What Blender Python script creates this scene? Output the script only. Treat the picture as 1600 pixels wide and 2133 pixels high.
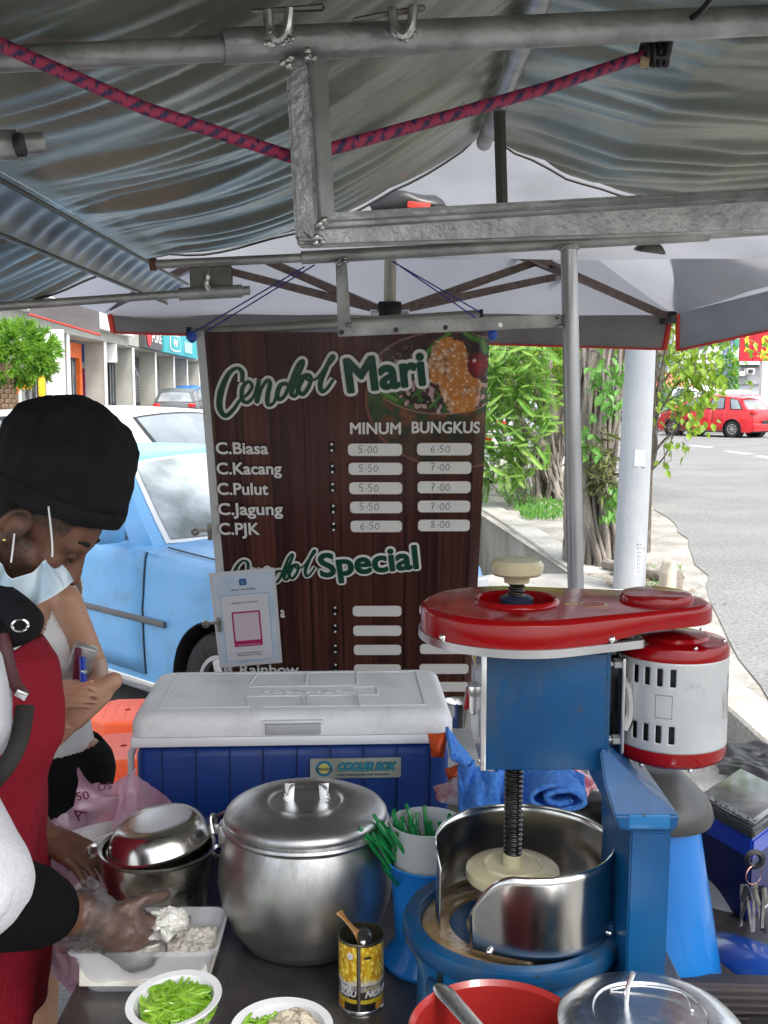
import bpy, bmesh, math, random
from math import sin, cos, tan, pi, sqrt, atan2, radians
from mathutils import Vector, Matrix, noise, Euler

# ------------------------------------------------------------------ camera, world, sun
SC = bpy.context.scene
for o in list(bpy.data.objects):
    bpy.data.objects.remove(o)
COL = SC.collection
F, HH, PITCH = 2200.0, 1.65, math.atan(246.5 / 2200.0)
cd = bpy.data.cameras.new('camera')
cam = bpy.data.objects.new('camera', cd)
COL.objects.link(cam)
cam.location = (0, 0, HH)
cam.rotation_euler = (pi / 2 - PITCH, 0, 0)
cd.sensor_fit = 'VERTICAL'
cd.sensor_height = 24
cd.lens = 24 * F / 2133.0
cd.clip_start = .05
cd.clip_end = 2000
SC.camera = cam
W_ = bpy.data.worlds.new('World')
SC.world = W_
W_.use_nodes = True
wn = W_.node_tree.nodes
wl = W_.node_tree.links
wn.clear()
sky = wn.new('ShaderNodeTexSky')
sky.sky_type = 'NISHITA'
sky.sun_disc = False
sky.sun_elevation = radians(58)
sky.sun_rotation = radians(140)
sky.air_density = 1.2
sky.dust_density = 4.0
sky.ozone_density = 1.0
hs = wn.new('ShaderNodeHueSaturation')
hs.inputs['Saturation'].default_value = .4
bg = wn.new('ShaderNodeBackground')
bg.inputs['Strength'].default_value = .14
wo = wn.new('ShaderNodeOutputWorld')
wl.new(sky.outputs[0], hs.inputs['Color'])
wl.new(hs.outputs[0], bg.inputs[0])
wl.new(bg.outputs[0], wo.inputs[0])
sd = bpy.data.lights.new('sun', 'SUN')
sd.energy = 1.0
sd.angle = radians(12)
sd.color = (1, .96, .9)
sun = bpy.data.objects.new('sun', sd)
COL.objects.link(sun)
# sun direction: azimuth (from +Y clockwise) 140 deg, elevation 58 deg
el, az = radians(58), radians(140)
sv = Vector((sin(az) * cos(el), cos(az) * cos(el), sin(el)))
sun.rotation_euler = sv.to_track_quat('Z', 'Y').to_euler()
SC.view_settings.view_transform = 'Standard'
SC.view_settings.look = 'None'
SC.view_settings.gamma = 1
SC.view_settings.use_curve_mapping = False
SC.view_settings.exposure = 1.68
SC.render.engine = 'CYCLES'
SC.cycles.max_bounces = 8
SC.cycles.transparent_max_bounces = 12
SC.cycles.use_denoising = True

# ------------------------------------------------------------------ measuring helpers: a photograph pixel and a real distance give a place
def P(px, py, Y):
    a = (px - 800) / F
    b = (1066.5 - py) / F
    d = Vector((a, cos(PITCH) + b * sin(PITCH), -sin(PITCH) + b * cos(PITCH)))
    t = Y / d.y
    return Vector((0, 0, HH)) + d * t
def PZ(px, py, z):
    a = (px - 800) / F
    b = (1066.5 - py) / F
    d = Vector((a, cos(PITCH) + b * sin(PITCH), -sin(PITCH) + b * cos(PITCH)))
    t = (z - HH) / d.z
    return Vector((0, 0, HH)) + d * t

# ------------------------------------------------------------------ materials
MATS = {}
def M(name, col=(.5, .5, .5), rough=.5, metal=0., var=.12, scale=6., bump=0., bscale=40., alpha=1., trans=0., coat=0.,
      col2=None, emit=None, translucent=0., stretch=(1, 1, 1), spec=.5, rvar=0., detail=4., lo=.35, hi=.65, sheen=0.):
    if name in MATS:
        return MATS[name]
    m = bpy.data.materials.new(name)
    m.use_nodes = True
    nt = m.node_tree
    n, l = nt.nodes, nt.links
    b = n['Principled BSDF']
    b.inputs['Roughness'].default_value = rough
    b.inputs['Metallic'].default_value = metal
    b.inputs['Specular IOR Level'].default_value = spec
    b.inputs['Coat Weight'].default_value = coat
    b.inputs['Coat Roughness'].default_value = .06
    b.inputs['Sheen Weight'].default_value = sheen
    b.inputs['Transmission Weight'].default_value = trans
    b.inputs['Alpha'].default_value = alpha
    tc = n.new('ShaderNodeTexCoord')
    mp = n.new('ShaderNodeMapping')
    mp.inputs['Scale'].default_value = stretch
    l.new(tc.outputs['Object'], mp.inputs['Vector'])
    nz = n.new('ShaderNodeTexNoise')
    nz.inputs['Scale'].default_value = scale
    nz.inputs['Detail'].default_value = detail
    l.new(mp.outputs[0], nz.inputs['Vector'])
    cr = n.new('ShaderNodeValToRGB')
    c1 = col
    c2 = col2 if col2 else tuple(min(1, c * (1 + var)) for c in col)
    if not col2:
        c1 = tuple(c * (1 - var) for c in col)
    cr.color_ramp.elements[0].position = lo
    cr.color_ramp.elements[1].position = hi
    cr.color_ramp.elements[0].color = (*c1, 1)
    cr.color_ramp.elements[1].color = (*c2, 1)
    l.new(nz.outputs['Fac'], cr.inputs[0])
    l.new(cr.outputs[0], b.inputs['Base Color'])
    if rvar:
        mr = n.new('ShaderNodeMapRange')
        mr.inputs['To Min'].default_value = max(0, rough - rvar)
        mr.inputs['To Max'].default_value = min(1, rough + rvar)
        n2 = n.new('ShaderNodeTexNoise')
        n2.inputs['Scale'].default_value = scale * 2.3
        n2.inputs['Detail'].default_value = 6
        l.new(mp.outputs[0], n2.inputs['Vector'])
        l.new(n2.outputs['Fac'], mr.inputs['Value'])
        l.new(mr.outputs[0], b.inputs['Roughness'])
    if bump:
        n3 = n.new('ShaderNodeTexNoise')
        n3.inputs['Scale'].default_value = bscale
        n3.inputs['Detail'].default_value = 3
        l.new(mp.outputs[0], n3.inputs['Vector'])
        bp = n.new('ShaderNodeBump')
        bp.inputs['Strength'].default_value = bump
        bp.inputs['Distance'].default_value = .01
        l.new(n3.outputs['Fac'], bp.inputs['Height'])
        l.new(bp.outputs[0], b.inputs['Normal'])
    if emit:
        b.inputs['Emission Color'].default_value = (*emit[:3], 1)
        b.inputs['Emission Strength'].default_value = emit[3]
    if translucent:
        tr = n.new('ShaderNodeBsdfTranslucent')
        l.new(cr.outputs[0], tr.inputs['Color'])
        mx = n.new('ShaderNodeMixShader')
        mx.inputs[0].default_value = translucent
        out = n['Material Output']
        l.new(b.outputs[0], mx.inputs[1])
        l.new(tr.outputs[0], mx.inputs[2])
        l.new(mx.outputs[0], out.inputs[0])
    MATS[name] = m
    return m

def attr_mat(name, rough=.4, coat=0., bump=0., bscale=60, attr='print', sheen=0.):
    m = M(name, rough=rough, coat=coat, bump=bump, bscale=bscale, sheen=sheen)
    nt = m.node_tree
    a = nt.nodes.new('ShaderNodeAttribute')
    a.attribute_name = attr
    nt.links.new(a.outputs['Color'], nt.nodes['Principled BSDF'].inputs['Base Color'])
    return m

# ------------------------------------------------------------------ object helpers
def link(o):
    COL.objects.link(o)
    return o
def thing(name, label, cat, loc=(0, 0, 0), rz=0., group=None, rot=None):
    o = bpy.data.objects.new(name, None)
    o.empty_display_size = .1
    link(o)
    o.location = loc
    o.rotation_euler = rot if rot else (0, 0, rz)
    o['label'] = label
    o['category'] = cat
    if group:
        o['group'] = group
    return o
def tag(o, label=None, cat=None, group=None, kind=None):
    if label: o['label'] = label
    if cat: o['category'] = cat
    if group: o['group'] = group
    if kind: o['kind'] = kind
    return o
class MB:
    """collects shapes in one bmesh"""
    def __init__(s):
        s.bm = bmesh.new()
    def box(s, c, d, rot=None, bev=0., seg=2, taper=None):
        b = bmesh.new()
        bmesh.ops.create_cube(b, size=1)
        for v in b.verts:
            v.co = Vector((v.co.x * d[0], v.co.y * d[1], v.co.z * d[2]))
            if taper and v.co.z > 0:
                v.co.x *= taper[0]; v.co.y *= taper[1]
        if bev:
            bmesh.ops.bevel(b, geom=b.edges[:] , offset=bev, segments=seg, affect='EDGES', profile=.5)
        mt = Matrix.Translation(c)
        if rot is not None:
            mt = mt @ (Euler(rot).to_matrix().to_4x4() if not isinstance(rot, Matrix) else rot.to_4x4())
        s._add(b, mt)
        return s
    def _add(s, b, mt=None):
        if mt is not None:
            bmesh.ops.transform(b, matrix=mt, verts=b.verts)
        me = bpy.data.meshes.new('tmp')
        b.to_mesh(me)
        b.free()
        s.bm.from_mesh(me)
        bpy.data.meshes.remove(me)
    def tube(s, pts, r, n=10, caps=True, flat=None):
        """sweep along points; r number or list; flat=(sx,sy) squashes the section"""
        pts = [Vector(p) for p in pts]
        rs = r if isinstance(r, (list, tuple)) else [r] * len(pts)
        bm = s.bm
        rings = []
        t0 = (pts[1] - pts[0]).normalized()
        up = Vector((0, 0, 1)) if abs(t0.z) < .95 else Vector((0, 1, 0))
        u = t0.cross(up).normalized()
        for i, p in enumerate(pts):
            if i == 0: t = (pts[1] - pts[0])
            elif i == len(pts) - 1: t = (pts[-1] - pts[-2])
            else: t = (pts[i + 1] - pts[i]).normalized() + (pts[i] - pts[i - 1]).normalized()
            t = t.normalized() if t.length > 1e-9 else t0
            u = (u - t * u.dot(t))
            u = u.normalized() if u.length > 1e-6 else t.orthogonal().normalized()
            w = t.cross(u).normalized()
            fx, fy = flat if flat else (1, 1)
            rings.append([bm.verts.new(p + (u * cos(2 * pi * k / n) * fx + w * sin(2 * pi * k / n) * fy) * rs[i]) for k in range(n)])
        for a, b in zip(rings, rings[1:]):
            for k in range(n):
                f = bm.faces.new((a[k], a[(k + 1) % n], b[(k + 1) % n], b[k]))
                f.smooth = True
        if caps:
            bm.faces.new(rings[0][::-1])
            bm.faces.new(rings[-1])
        return s
    def lathe(s, prof, c=(0, 0, 0), n=32, a0=0., a1=2 * pi, rot=None, sx=1., sy=1., smooth=True):
        bm = s.bm
        mt = Matrix.Translation(c) @ (Euler(rot).to_matrix().to_4x4() if rot is not None else Matrix())
        full = abs(a1 - a0 - 2 * pi) < 1e-6
        cols = n if full else n + 1
        rings = []
        for (r, z) in prof:
            if r < 1e-6 and full:
                rings.append([bm.verts.new(mt @ Vector((0, 0, z)))])
            else:
                rings.append([bm.verts.new(mt @ Vector((r * cos(a0 + (a1 - a0) * k / n) * sx, r * sin(a0 + (a1 - a0) * k / n) * sy, z))) for k in range(cols)])
        for A, B in zip(rings, rings[1:]):
            rng = range(n)
            for k in rng:
                k2 = (k + 1) % cols
                try:
                    if len(A) == 1 and len(B) == 1: continue
                    if len(A) == 1: f = bm.faces.new((A[0], B[k2], B[k]))
                    elif len(B) == 1: f = bm.faces.new((A[k], A[k2], B[0]))
                    else: f = bm.faces.new((A[k], A[k2], B[k2], B[k]))
                    f.smooth = smooth
                except ValueError:
                    pass
        return s
    def ball(s, c, r, n=16, rot=None):
        b = bmesh.new()
        bmesh.ops.create_uvsphere(b, u_segments=n, v_segments=max(6, n // 2), radius=1)
        r = r if isinstance(r, (list, tuple)) else (r, r, r)
        for v in b.verts:
            v.co = Vector((v.co.x * r[0], v.co.y * r[1], v.co.z * r[2]))
        for f in b.faces: f.smooth = True
        mt = Matrix.Translation(c) @ (Euler(rot).to_matrix().to_4x4() if rot is not None else Matrix())
        s._add(b, mt)
        return s
    def cap(s, a, b, ra, rb, n=14):
        """tapered capsule"""
        a, b = Vector(a), Vector(b)
        d = (b - a)
        L = d.length
        t = d.normalized()
        pts, rs = [], []
        for k in range(5):
            an = pi / 2 * k / 4
            pts.append(a - t * ra * cos(an)); rs.append(max(ra * sin(an), ra * .05))
        for k in range(5):
            an = pi / 2 * k / 4
            pts.append(b + t * rb * sin(an)); rs.append(max(rb * cos(an), rb * .05))
        s.tube(pts, rs, n)
        return s
    def prism(s, poly, z0, z1, mt=None, bev=0.):
        """polygon in xy between z0 and z1"""
        b = bmesh.new()
        lo = [b.verts.new((x, y, z0)) for x, y in poly]
        hi = [b.verts.new((x, y, z1)) for x, y in poly]
        b.faces.new(lo[::-1])
        b.faces.new(hi)
        n = len(poly)
        for k in range(n):
            b.faces.new((lo[k], lo[(k + 1) % n], hi[(k + 1) % n], hi[k]))
        bmesh.ops.recalc_face_normals(b, faces=b.faces)
        if bev:
            bmesh.ops.bevel(b, geom=b.edges[:], offset=bev, segments=2, affect='EDGES', profile=.5)
        s._add(b, mt)
        return s
    def grid(s, fn, nu, nv, smooth=True, cu=False):
        bm = s.bm
        V = [[bm.verts.new(fn(i / nu, j / nv)) for j in range(nv + 1)] for i in range(nu + (0 if cu else 1))]
        m = len(V)
        for i in range(nu):
            for j in range(nv):
                f = bm.faces.new((V[i][j], V[(i + 1) % m][j], V[(i + 1) % m][j + 1], V[i][j + 1]))
                f.smooth = smooth
        return s
    def quad(s, *p):
        s.bm.faces.new([s.bm.verts.new(q) for q in p])
        return s
    def noise_move(s, amp, sc, seed=0):
        for v in s.bm.verts:
            v.co += noise.noise_vector(v.co * sc + Vector((seed, seed * .7, 0))) * amp
        return s
    def build(s, name, mat, parent=None, world=False, smooth=None, thick=0., merge=0., recenter=False, angle=35, sub=0):
        bm = s.bm
        if merge:
            bmesh.ops.remove_doubles(bm, verts=bm.verts, dist=merge)
        bmesh.ops.recalc_face_normals(bm, faces=bm.faces)
        if smooth is not None:
            for f in bm.faces: f.smooth = smooth
        off = Vector((0, 0, 0))
        if world and parent is not None:
            p = parent
            while p is not None:
                off += p.location
                p = p.parent
        if recenter and parent is None:
            xs = [v.co.x for v in bm.verts]; ys = [v.co.y for v in bm.verts]; zs = [v.co.z for v in bm.verts]
            off = Vector(((min(xs) + max(xs)) / 2, (min(ys) + max(ys)) / 2, min(zs)))
        if off.length:
            bmesh.ops.translate(bm, verts=bm.verts, vec=-off)
        me = bpy.data.meshes.new(name)
        bm.to_mesh(me)
        bm.free()
        me.materials.append(mat)
        o = bpy.data.objects.new(name, me)
        link(o)
        if parent is not None: o.parent = parent
        elif recenter: o.location = off
        if thick:
            md = o.modifiers.new('solid', 'SOLIDIFY')
            md.thickness = thick
            md.offset = 0
        if sub:
            md = o.modifiers.new('sub', 'SUBSURF'); md.levels = sub; md.render_levels = sub
        if smooth is not False and angle:
            try:
                me.set_sharp_from_angle(angle=radians(angle))
            except Exception:
                pass
        return o

def remesh(mb, voxel, iters=4, factor=.5):
    """union the overlapping shapes of mb into one smooth continuous skin"""
    me = bpy.data.meshes.new('raw')
    bmesh.ops.recalc_face_normals(mb.bm, faces=mb.bm.faces)
    mb.bm.to_mesh(me)
    o = bpy.data.objects.new('raw', me)
    link(o)
    r = o.modifiers.new('r', 'REMESH'); r.mode = 'VOXEL'; r.voxel_size = voxel; r.use_smooth_shade = True
    s = o.modifiers.new('s', 'SMOOTH'); s.iterations = iters; s.factor = factor
    dg = bpy.context.evaluated_depsgraph_get()
    dg.update()
    ev = o.evaluated_get(dg)
    out = MB()
    out.bm.free()
    out.bm = bmesh.new()
    m2 = bpy.data.meshes.new_from_object(ev)
    out.bm.from_mesh(m2)
    bpy.data.objects.remove(o)
    bpy.data.meshes.remove(m2); bpy.data.meshes.remove(me)
    for f in out.bm.faces: f.smooth = True
    return out

def text(body, name, mat, parent, mtx, size=.05, off=0., xs=1., ext=.0004, align='LEFT', shear=0., ay='BOTTOM_BASELINE', space=1.):
    fat, off = off, 0
    cu = bpy.data.curves.new(name, 'FONT')
    cu.body = body
    cu.size = size
    cu.offset = off
    cu.extrude = ext
    cu.align_x = align
    cu.align_y = ay
    cu.shear = shear
    cu.space_character = space
    cu.resolution_u = 4
    o = bpy.data.objects.new(name, cu)
    link(o)
    dg = bpy.context.evaluated_depsgraph_get()
    me = bpy.data.meshes.new_from_object(o.evaluated_get(dg))
    bpy.data.objects.remove(o)
    me.transform(Matrix.Diagonal((xs, 1, 1, 1)))
    if fat > size * .008:
        # heavier strokes: the letter shifted round a small circle, every copy a hair deeper
        b = bmesh.new()
        nn = 16
        for k in range(nn):
            m2 = me.copy(); a = 2 * pi * k / nn
            m2.transform(Matrix.Translation((fat * cos(a), fat * sin(a), -.000012 * (k + 1))))
            b.from_mesh(m2); bpy.data.meshes.remove(m2)
        b.from_mesh(me); b.to_mesh(me); b.free()
    me.transform(mtx)
    me.materials.clear()
    me.materials.append(mat)
    me.name = name
    ob = bpy.data.objects.new(name, me)
    link(ob)
    ob.parent = parent
    return ob

def smoothpath(pts, k=6):
    """Catmull-Rom"""
    pts = [Vector(p) for p in pts]
    out = []
    n = len(pts)
    for i in range(n - 1):
        p0, p1, p2, p3 = pts[max(i - 1, 0)], pts[i], pts[i + 1], pts[min(i + 2, n - 1)]
        for j in range(k):
            t = j / k
            out.append(.5 * ((2 * p1) + (p2 - p0) * t + (2 * p0 - 5 * p1 + 4 * p2 - p3) * t * t + (3 * p1 - p0 - 3 * p2 + p3) * t ** 3))
    out.append(pts[-1])
    return out
def lerp(a, b, t): return a + (b - a) * t
def interp(x, pts):
    if x <= pts[0][0]: return pts[0][1]
    for (x0, y0), (x1, y1) in zip(pts, pts[1:]):
        if x <= x1:
            return y0 + (y1 - y0) * (x - x0) / (x1 - x0)
    return pts[-1][1]
R = random.Random(7)
TZ = .75          # table top height

def grime(m, amt=.5, col=(.05, .04, .03), sc=9, lo=.52, hi=.72, rough=.25, streak=(1, 1, 1)):
    """dirt and scuffs: blotches that change colour and gloss"""
    nt = m.node_tree; n, l = nt.nodes, nt.links
    b = n['Principled BSDF']; src = b.inputs['Base Color'].links[0].from_socket
    tc = n.new('ShaderNodeTexCoord'); mp = n.new('ShaderNodeMapping'); mp.inputs['Scale'].default_value = streak
    mp.inputs['Location'].default_value = (3.1, 1.7, .4)
    nz_ = n.new('ShaderNodeTexNoise'); nz_.inputs['Scale'].default_value = sc; nz_.inputs['Detail'].default_value = 12; nz_.inputs['Roughness'].default_value = .72
    l.new(tc.outputs['Object'], mp.inputs[0]); l.new(mp.outputs[0], nz_.inputs['Vector'])
    mr = n.new('ShaderNodeMapRange'); mr.inputs['From Min'].default_value = lo; mr.inputs['From Max'].default_value = hi; mr.inputs['To Max'].default_value = amt
    l.new(nz_.outputs['Fac'], mr.inputs['Value'])
    mx = n.new('ShaderNodeMix'); mx.data_type = 'RGBA'
    l.new(mr.outputs[0], mx.inputs['Factor']); l.new(src, mx.inputs['A']); mx.inputs['B'].default_value = (*col, 1)
    l.new(mx.outputs['Result'], b.inputs['Base Color'])
    if rough:
        ri = b.inputs['Roughness']; ma = n.new('ShaderNodeMath'); ma.operation = 'MULTIPLY_ADD'
        l.new(mr.outputs[0], ma.inputs[0]); ma.inputs[1].default_value = rough / max(amt, .05)
        if ri.links: l.new(ri.links[0].from_socket, ma.inputs[2])
        else: ma.inputs[2].default_value = ri.default_value
        l.new(ma.outputs[0], ri)
    return m
# shared materials
galv = M('galvanised_steel', (.25, .255, .25), .45, .6, col2=(.42, .425, .42), scale=14, rvar=.15, bump=.25, bscale=60, detail=8)
steel = M('stainless_steel', (.55, .55, .54), .26, 1., col2=(.72, .72, .71), scale=5, rvar=.07, bump=.02, bscale=200)
alu = M('worn_aluminium', (.5, .5, .51), .3, .95, col2=(.66, .66, .67), scale=9, rvar=.12, bump=.08, bscale=30)
alu_b = M('brushed_aluminium', (.55, .55, .55), .32, 1., var=.1, scale=30)
chrome = M('bright_metal', (.8, .8, .78), .12, 1., var=.03)
black = M('black_plastic', (.012, .012, .013), .35, 0, var=.3, scale=30)
rubber = M('black_rubber', (.02, .02, .02), .75, 0, var=.3, scale=30, bump=.2)
white_p = M('white_plastic', (.78, .79, .8), .35, 0, var=.03)
brownbar = M('brown_painted_steel', (.1, .065, .05), .45, .2, var=.3, scale=30)
# ================================================================== SETTING: ground, road, verge
asph = M('asphalt', (.13, .13, .128), .9, col2=(.24, .24, .235), scale=2.2, bump=.7, bscale=120, detail=10)
# fine speckle on asphalt and concrete
def speckle(m, sc=140, amt=.35):
    nt = m.node_tree; n, l = nt.nodes, nt.links
    b = n['Principled BSDF']
    src = b.inputs['Base Color'].links[0].from_socket
    tc = n.new('ShaderNodeTexCoord')
    nz = n.new('ShaderNodeTexNoise'); nz.inputs['Scale'].default_value = sc; nz.inputs['Detail'].default_value = 2
    l.new(tc.outputs['Object'], nz.inputs['Vector'])
    mr = n.new('ShaderNodeMapRange'); mr.inputs['From Min'].default_value = .3; mr.inputs['From Max'].default_value = .7
    mr.inputs['To Min'].default_value = 1 - amt; mr.inputs['To Max'].default_value = 1 + amt
    l.new(nz.outputs['Fac'], mr.inputs['Value'])
    mx = n.new('ShaderNodeVectorMath'); mx.operation = 'SCALE'
    l.new(src, mx.inputs[0]); l.new(mr.outputs[0], mx.inputs['Scale'])
    l.new(mx.outputs[0], b.inputs['Base Color'])
    return m
speckle(asph, 90)
conc = speckle(M('concrete', (.24, .235, .215), .9, col2=(.37, .36, .335), scale=3, bump=.5, bscale=50, detail=10), 60, .2)
conc_d = speckle(M('stained_concrete', (.13, .13, .11), .95, col2=(.32, .31, .28), scale=2.5, bump=.5, bscale=40, detail=10, stretch=(1, 1, .3)), 60, .2)
roadm = speckle(M('road_asphalt', (.165, .165, .163), .9, col2=(.205, .205, .20), scale=.9, bump=.5, bscale=90, detail=12), 38, .30)  # even grey asphalt with fine grain
dirt = speckle(M('dusty_verge', (.22, .205, .18), .95, col2=(.36, .345, .31), scale=1.8, bump=.8, bscale=30, detail=10), 50, .3)
def sheet(name, poly, mat, kind='structure', nz=0):
    mb = MB()
    mb.bm.faces.new([mb.bm.verts.new(p) for p in poly])
    o = mb.build(name, mat, smooth=False)
    o['kind'] = kind
    return o
RZ = .1   # level of the road side
# car park (left and under the stall), with a gentle rise to the shops; open trench cut between wall and slab
mb = MB()
def gz(x, y): return 0 if y < 14 else min((y - 14) / 30 * .4, .4)
def patch(x0, x1, y0, y1, nu=1, nv=1):
    mb.grid(lambda u, v: Vector((lerp(x0, x1, u), lerp(y0, y1, v), gz(0, lerp(y0, y1, v)))), nu, nv, smooth=False)
patch(-60, 1.56, -6, 7.6)
patch(-60, .2, 7.6, 9.05)
patch(.2, 1.2, 7.6, 9.05)
patch(-60, .2, 9.05, 14)
patch(-60, 1.2, 14, 44, 1, 3)
patch(-60, 1.2, 44, 400)
o = mb.build('parking_ground', asph, smooth=False, merge=.001); o['kind'] = 'structure'
# concrete apron by the lamp post
mb = MB()
mb.box((1.9, 8.33, RZ / 2 - .054), (1.4, 1.44, RZ + .1))
o = mb.build('concrete_apron', conc); o['kind'] = 'structure'
mb = MB(); mb.grid(lambda u, v: Vector((lerp(.2, 1.21, u), lerp(7.6, 9.05, v), lerp(.003, RZ, min(1, u * 1.2)))), 6, 2)
o = mb.build('apron_slope', conc); o['kind'] = 'structure'
sheet('trench_floor', [(.2, 9.05, -.75), (1.9, 9.05, -.75), (1.9, 14, -.75), (.2, 14, -.75)], conc_d)
mb = MB(); mb.box((.15, 11.5, -.38), (.1, 4.9, .74)); mb.box((.9, 14.05, -.38), (1.6, .1, .74))
mb.box((.7, 9.0, -.4), (1.0, .1, .78))
o = mb.build('trench_sides', conc_d); o['kind'] = 'structure'
# verge and road
sheet('verge', [(1.62, -6, RZ - .008), (4.2, -6, RZ - .008), (4.6, 9, RZ - .008), (6.4, 30, RZ - .008), (9, 46, RZ - .008), (1.2, 46, RZ - .008), (1.22, 14, RZ - .008), (1.62, 9.05, RZ - .008), (1.62, 7.6, RZ - .008)], dirt)
mb = MB()
edge = [(1.76, -6), (1.78, 4), (2.15, 6.5), (2.75, 9), (3.4, 12), (4.2, 18), (5.2, 28), (6.0, 40)]
def road_fn(u, v):
    # left edge wanders a little
    y = lerp(-6, 40, u)
    x0 = interp(y, [(b, a) for a, b in edge]) + .12 * noise.noise(Vector((y * 1.3, 0, 0)))
    return Vector((lerp(x0, 90, v), y, RZ))
mb.grid(road_fn, 80, 1, smooth=False)
mb.quad((6.0, 40, RZ), (90, 40, RZ), (90, 400, RZ), (1.2, 400, RZ))
o = mb.build('road', roadm, smooth=False); o['kind'] = 'structure'
paint = M('road_paint', (.7, .7, .68), .8, var=.1, scale=3)
for (a, b) in [((1440, 928), (1480, 932)), ((1515, 940), (1562, 946)), ((1580, 950), (1640, 960))]:
    p, q = PZ(a[0], a[1], RZ), PZ(b[0], b[1], RZ)
    d = (q - p).normalized(); w = Vector((-d.y, d.x, 0)) * .12
    z = Vector((0, 0, .004))
    o = sheet('lane_marking', [p - w + z, q - w + z, q + w + z, p + w + z], paint)
# low wall between stall and road
w = thing('low_concrete_wall', 'low pale concrete kerb wall along the road right of the motor', 'wall', (1.65, 6, 0))
mb = MB()
def wallsec(path, wd, z0, z1):
    for (a, b) in zip(path, path[1:]):
        pass
    pts = path
    mb.grid(lambda u, v: Vector((0, 0, 0)), 1, 1) if False else None
    L = []
    for i, (x, y) in enumerate(pts):
        L.append([Vector((x, y, z0)), Vector((x, y, z1 - .012)), Vector((x + .012, y, z1)), Vector((x + wd - .012, y, z1)), Vector((x + wd, y, z1 - .012)), Vector((x + wd, y, z0))])
    V = [[mb.bm.verts.new(p + noise.noise_vector(p * 3) * .008) for p in r] for r in L]
    for A, B in zip(V, V[1:]):
        for k in range(5):
            mb.bm.faces.new((A[k], A[k + 1], B[k + 1], B[k]))
    mb.bm.faces.new(V[0]); mb.bm.faces.new(V[-1][::-1])
def seg(a, b, n): return [(lerp(a[0], b[0], i / n), lerp(a[1], b[1], i / n)) for i in range(n + 1)]
wallsec(seg((1.57, 1.5), (1.55, 7.55), 40), .21, -.01, .24)
mb.build('wall_body', speckle(M('kerb_concrete', (.28, .265, .225), .92, col2=(.43, .41, .36), scale=2.2, bump=.7, bscale=35, detail=10), 50, .2), w, world=True, smooth=False)
w = thing('retaining_wall', 'long pale retaining wall with stained inner face running back beside the trees', 'wall', (1.5, 11, -.75))
mb = MB()
wallsec([(1.66, 8.97), (1.62, 9.6), (1.55, 10.8), (1.46, 12.2), (1.3, 14.2), (1.25, 16), (1.22, 20)], .3, -.76, RZ + .02)
mb.build('wall_body', speckle(M('wall_concrete', (.25, .245, .21), .92, col2=(.45, .44, .40), scale=1.6, bump=.7, bscale=30, detail=10, stretch=(1, 1, .35)), 40, .2), w, world=True, smooth=False)

# ================================================================== SHOP ROW (left background)
XF = -8.0
def fx(y): return XF - .0273 * y   # facade line, nearly parallel to the view
shopwall = M('shop_render', (.36, .36, .33), .85, var=.12, scale=1.2)
shopwhite = M('white_render', (.72, .72, .7), .8, var=.04, scale=1.2)
dark_int = M('shop_interior', (.05, .055, .06), .3, var=.5, scale=2.)
glassy = M('shop_glass', (.1, .12, .14), .08, var=.5, scale=1.4)
def g2(z): return z
SH = thing('shop_row', 'long grey concrete shop row with recessed shopfronts behind the parked cars', 'building', (fx(40), 40, .4))
FL = 1.15
mb = MB(); mb.box((fx(44) - 1.0, 42, FL / 2 - .02), (4.8, 44, FL)); mb.build('raised_walkway', conc, SH, world=True)
mb = MB(); mb.box((fx(30) - 3.1, 42, 4.2), (.3, 44, 6.6)); mb.build('back_wall', shopwall, SH, world=True)
mb = MB()
a, b = Vector((fx(20), 20, 0)), Vector((fx(64), 64, 0))
def fac(x0, x1, y0, y1, z0, z1, name, mat, bev=0.):
    m_ = MB()
    m_.prism([(fx(y0) + x0, y0), (fx(y1) + x0, y1), (fx(y1) + x1, y1), (fx(y0) + x1, y0)], z0, z1, bev=bev)
    return m_.build(name, mat, SH, world=True, smooth=False)
fac(-.25, .06, 20, 37.4, 3.3, 3.62, 'beam', shopwall)
fac(-.3, .3, 20, 37.3, 3.62, 6.9, 'upper_wall', shopwhite)
fac(-.25, .06, 37.4, 64, 3.35, 6.9, 'upper_wall', shopwall)
fac(-3, .0, 20, 64, 3.28, 3.34, 'soffit', shopwall)
fins = [21.0, 25.3, 29.6, 34, 38.3, 42.6, 46.9, 50.6, 54.5]
for k, y in enumerate(fins):
    fac(-.62, 0, y, y + .22, FL, 3.3, 'pillar', shopwall)
    fac(0.003, .035, y - .03, y + .26, FL, 3.3, 'pillar_edge', shopwhite)
# shopfronts, each its own window or door in the recessed wall
cols = [(.6, .45, .05), (.55, .1, .02), (.03, .08, .3), (.05, .06, .07), (.07, .07, .07), (.06, .07, .08), (.1, .1, .1), (.05, .05, .05)]
for k in range(len(fins) - 1):
    y0, y1 = fins[k] + .3, fins[k + 1] - .1
    fr = fac(-2.1, -2.0, y0, y1, FL, 3.25, 'shopfront', M('shopfront_%d' % k, cols[k], .5, var=.15))
    for j in range(3):
        ya, yb = lerp(y0, y1, .08 + j * .3), lerp(y0, y1, .34 + j * .3)
        m_ = MB(); m_.prism([(fx(ya) - 1.99, ya), (fx(yb) - 1.99, yb), (fx(yb) - 1.96, yb), (fx(ya) - 1.96, ya)], FL + .15, 2.75 if j else 3.0)
        m_.build('window', glassy, SH, world=True, smooth=False)
        m_ = MB()
        for t in (0, .5, 1):
            yc = lerp(ya, yb, t)
            m_.box((fx(yc) - 1.94, yc, (FL + 2.9) / 2), (.03, .06, 1.6))
        m_.build('window_frame', shopwhite, SH, world=True, smooth=False)
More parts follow.
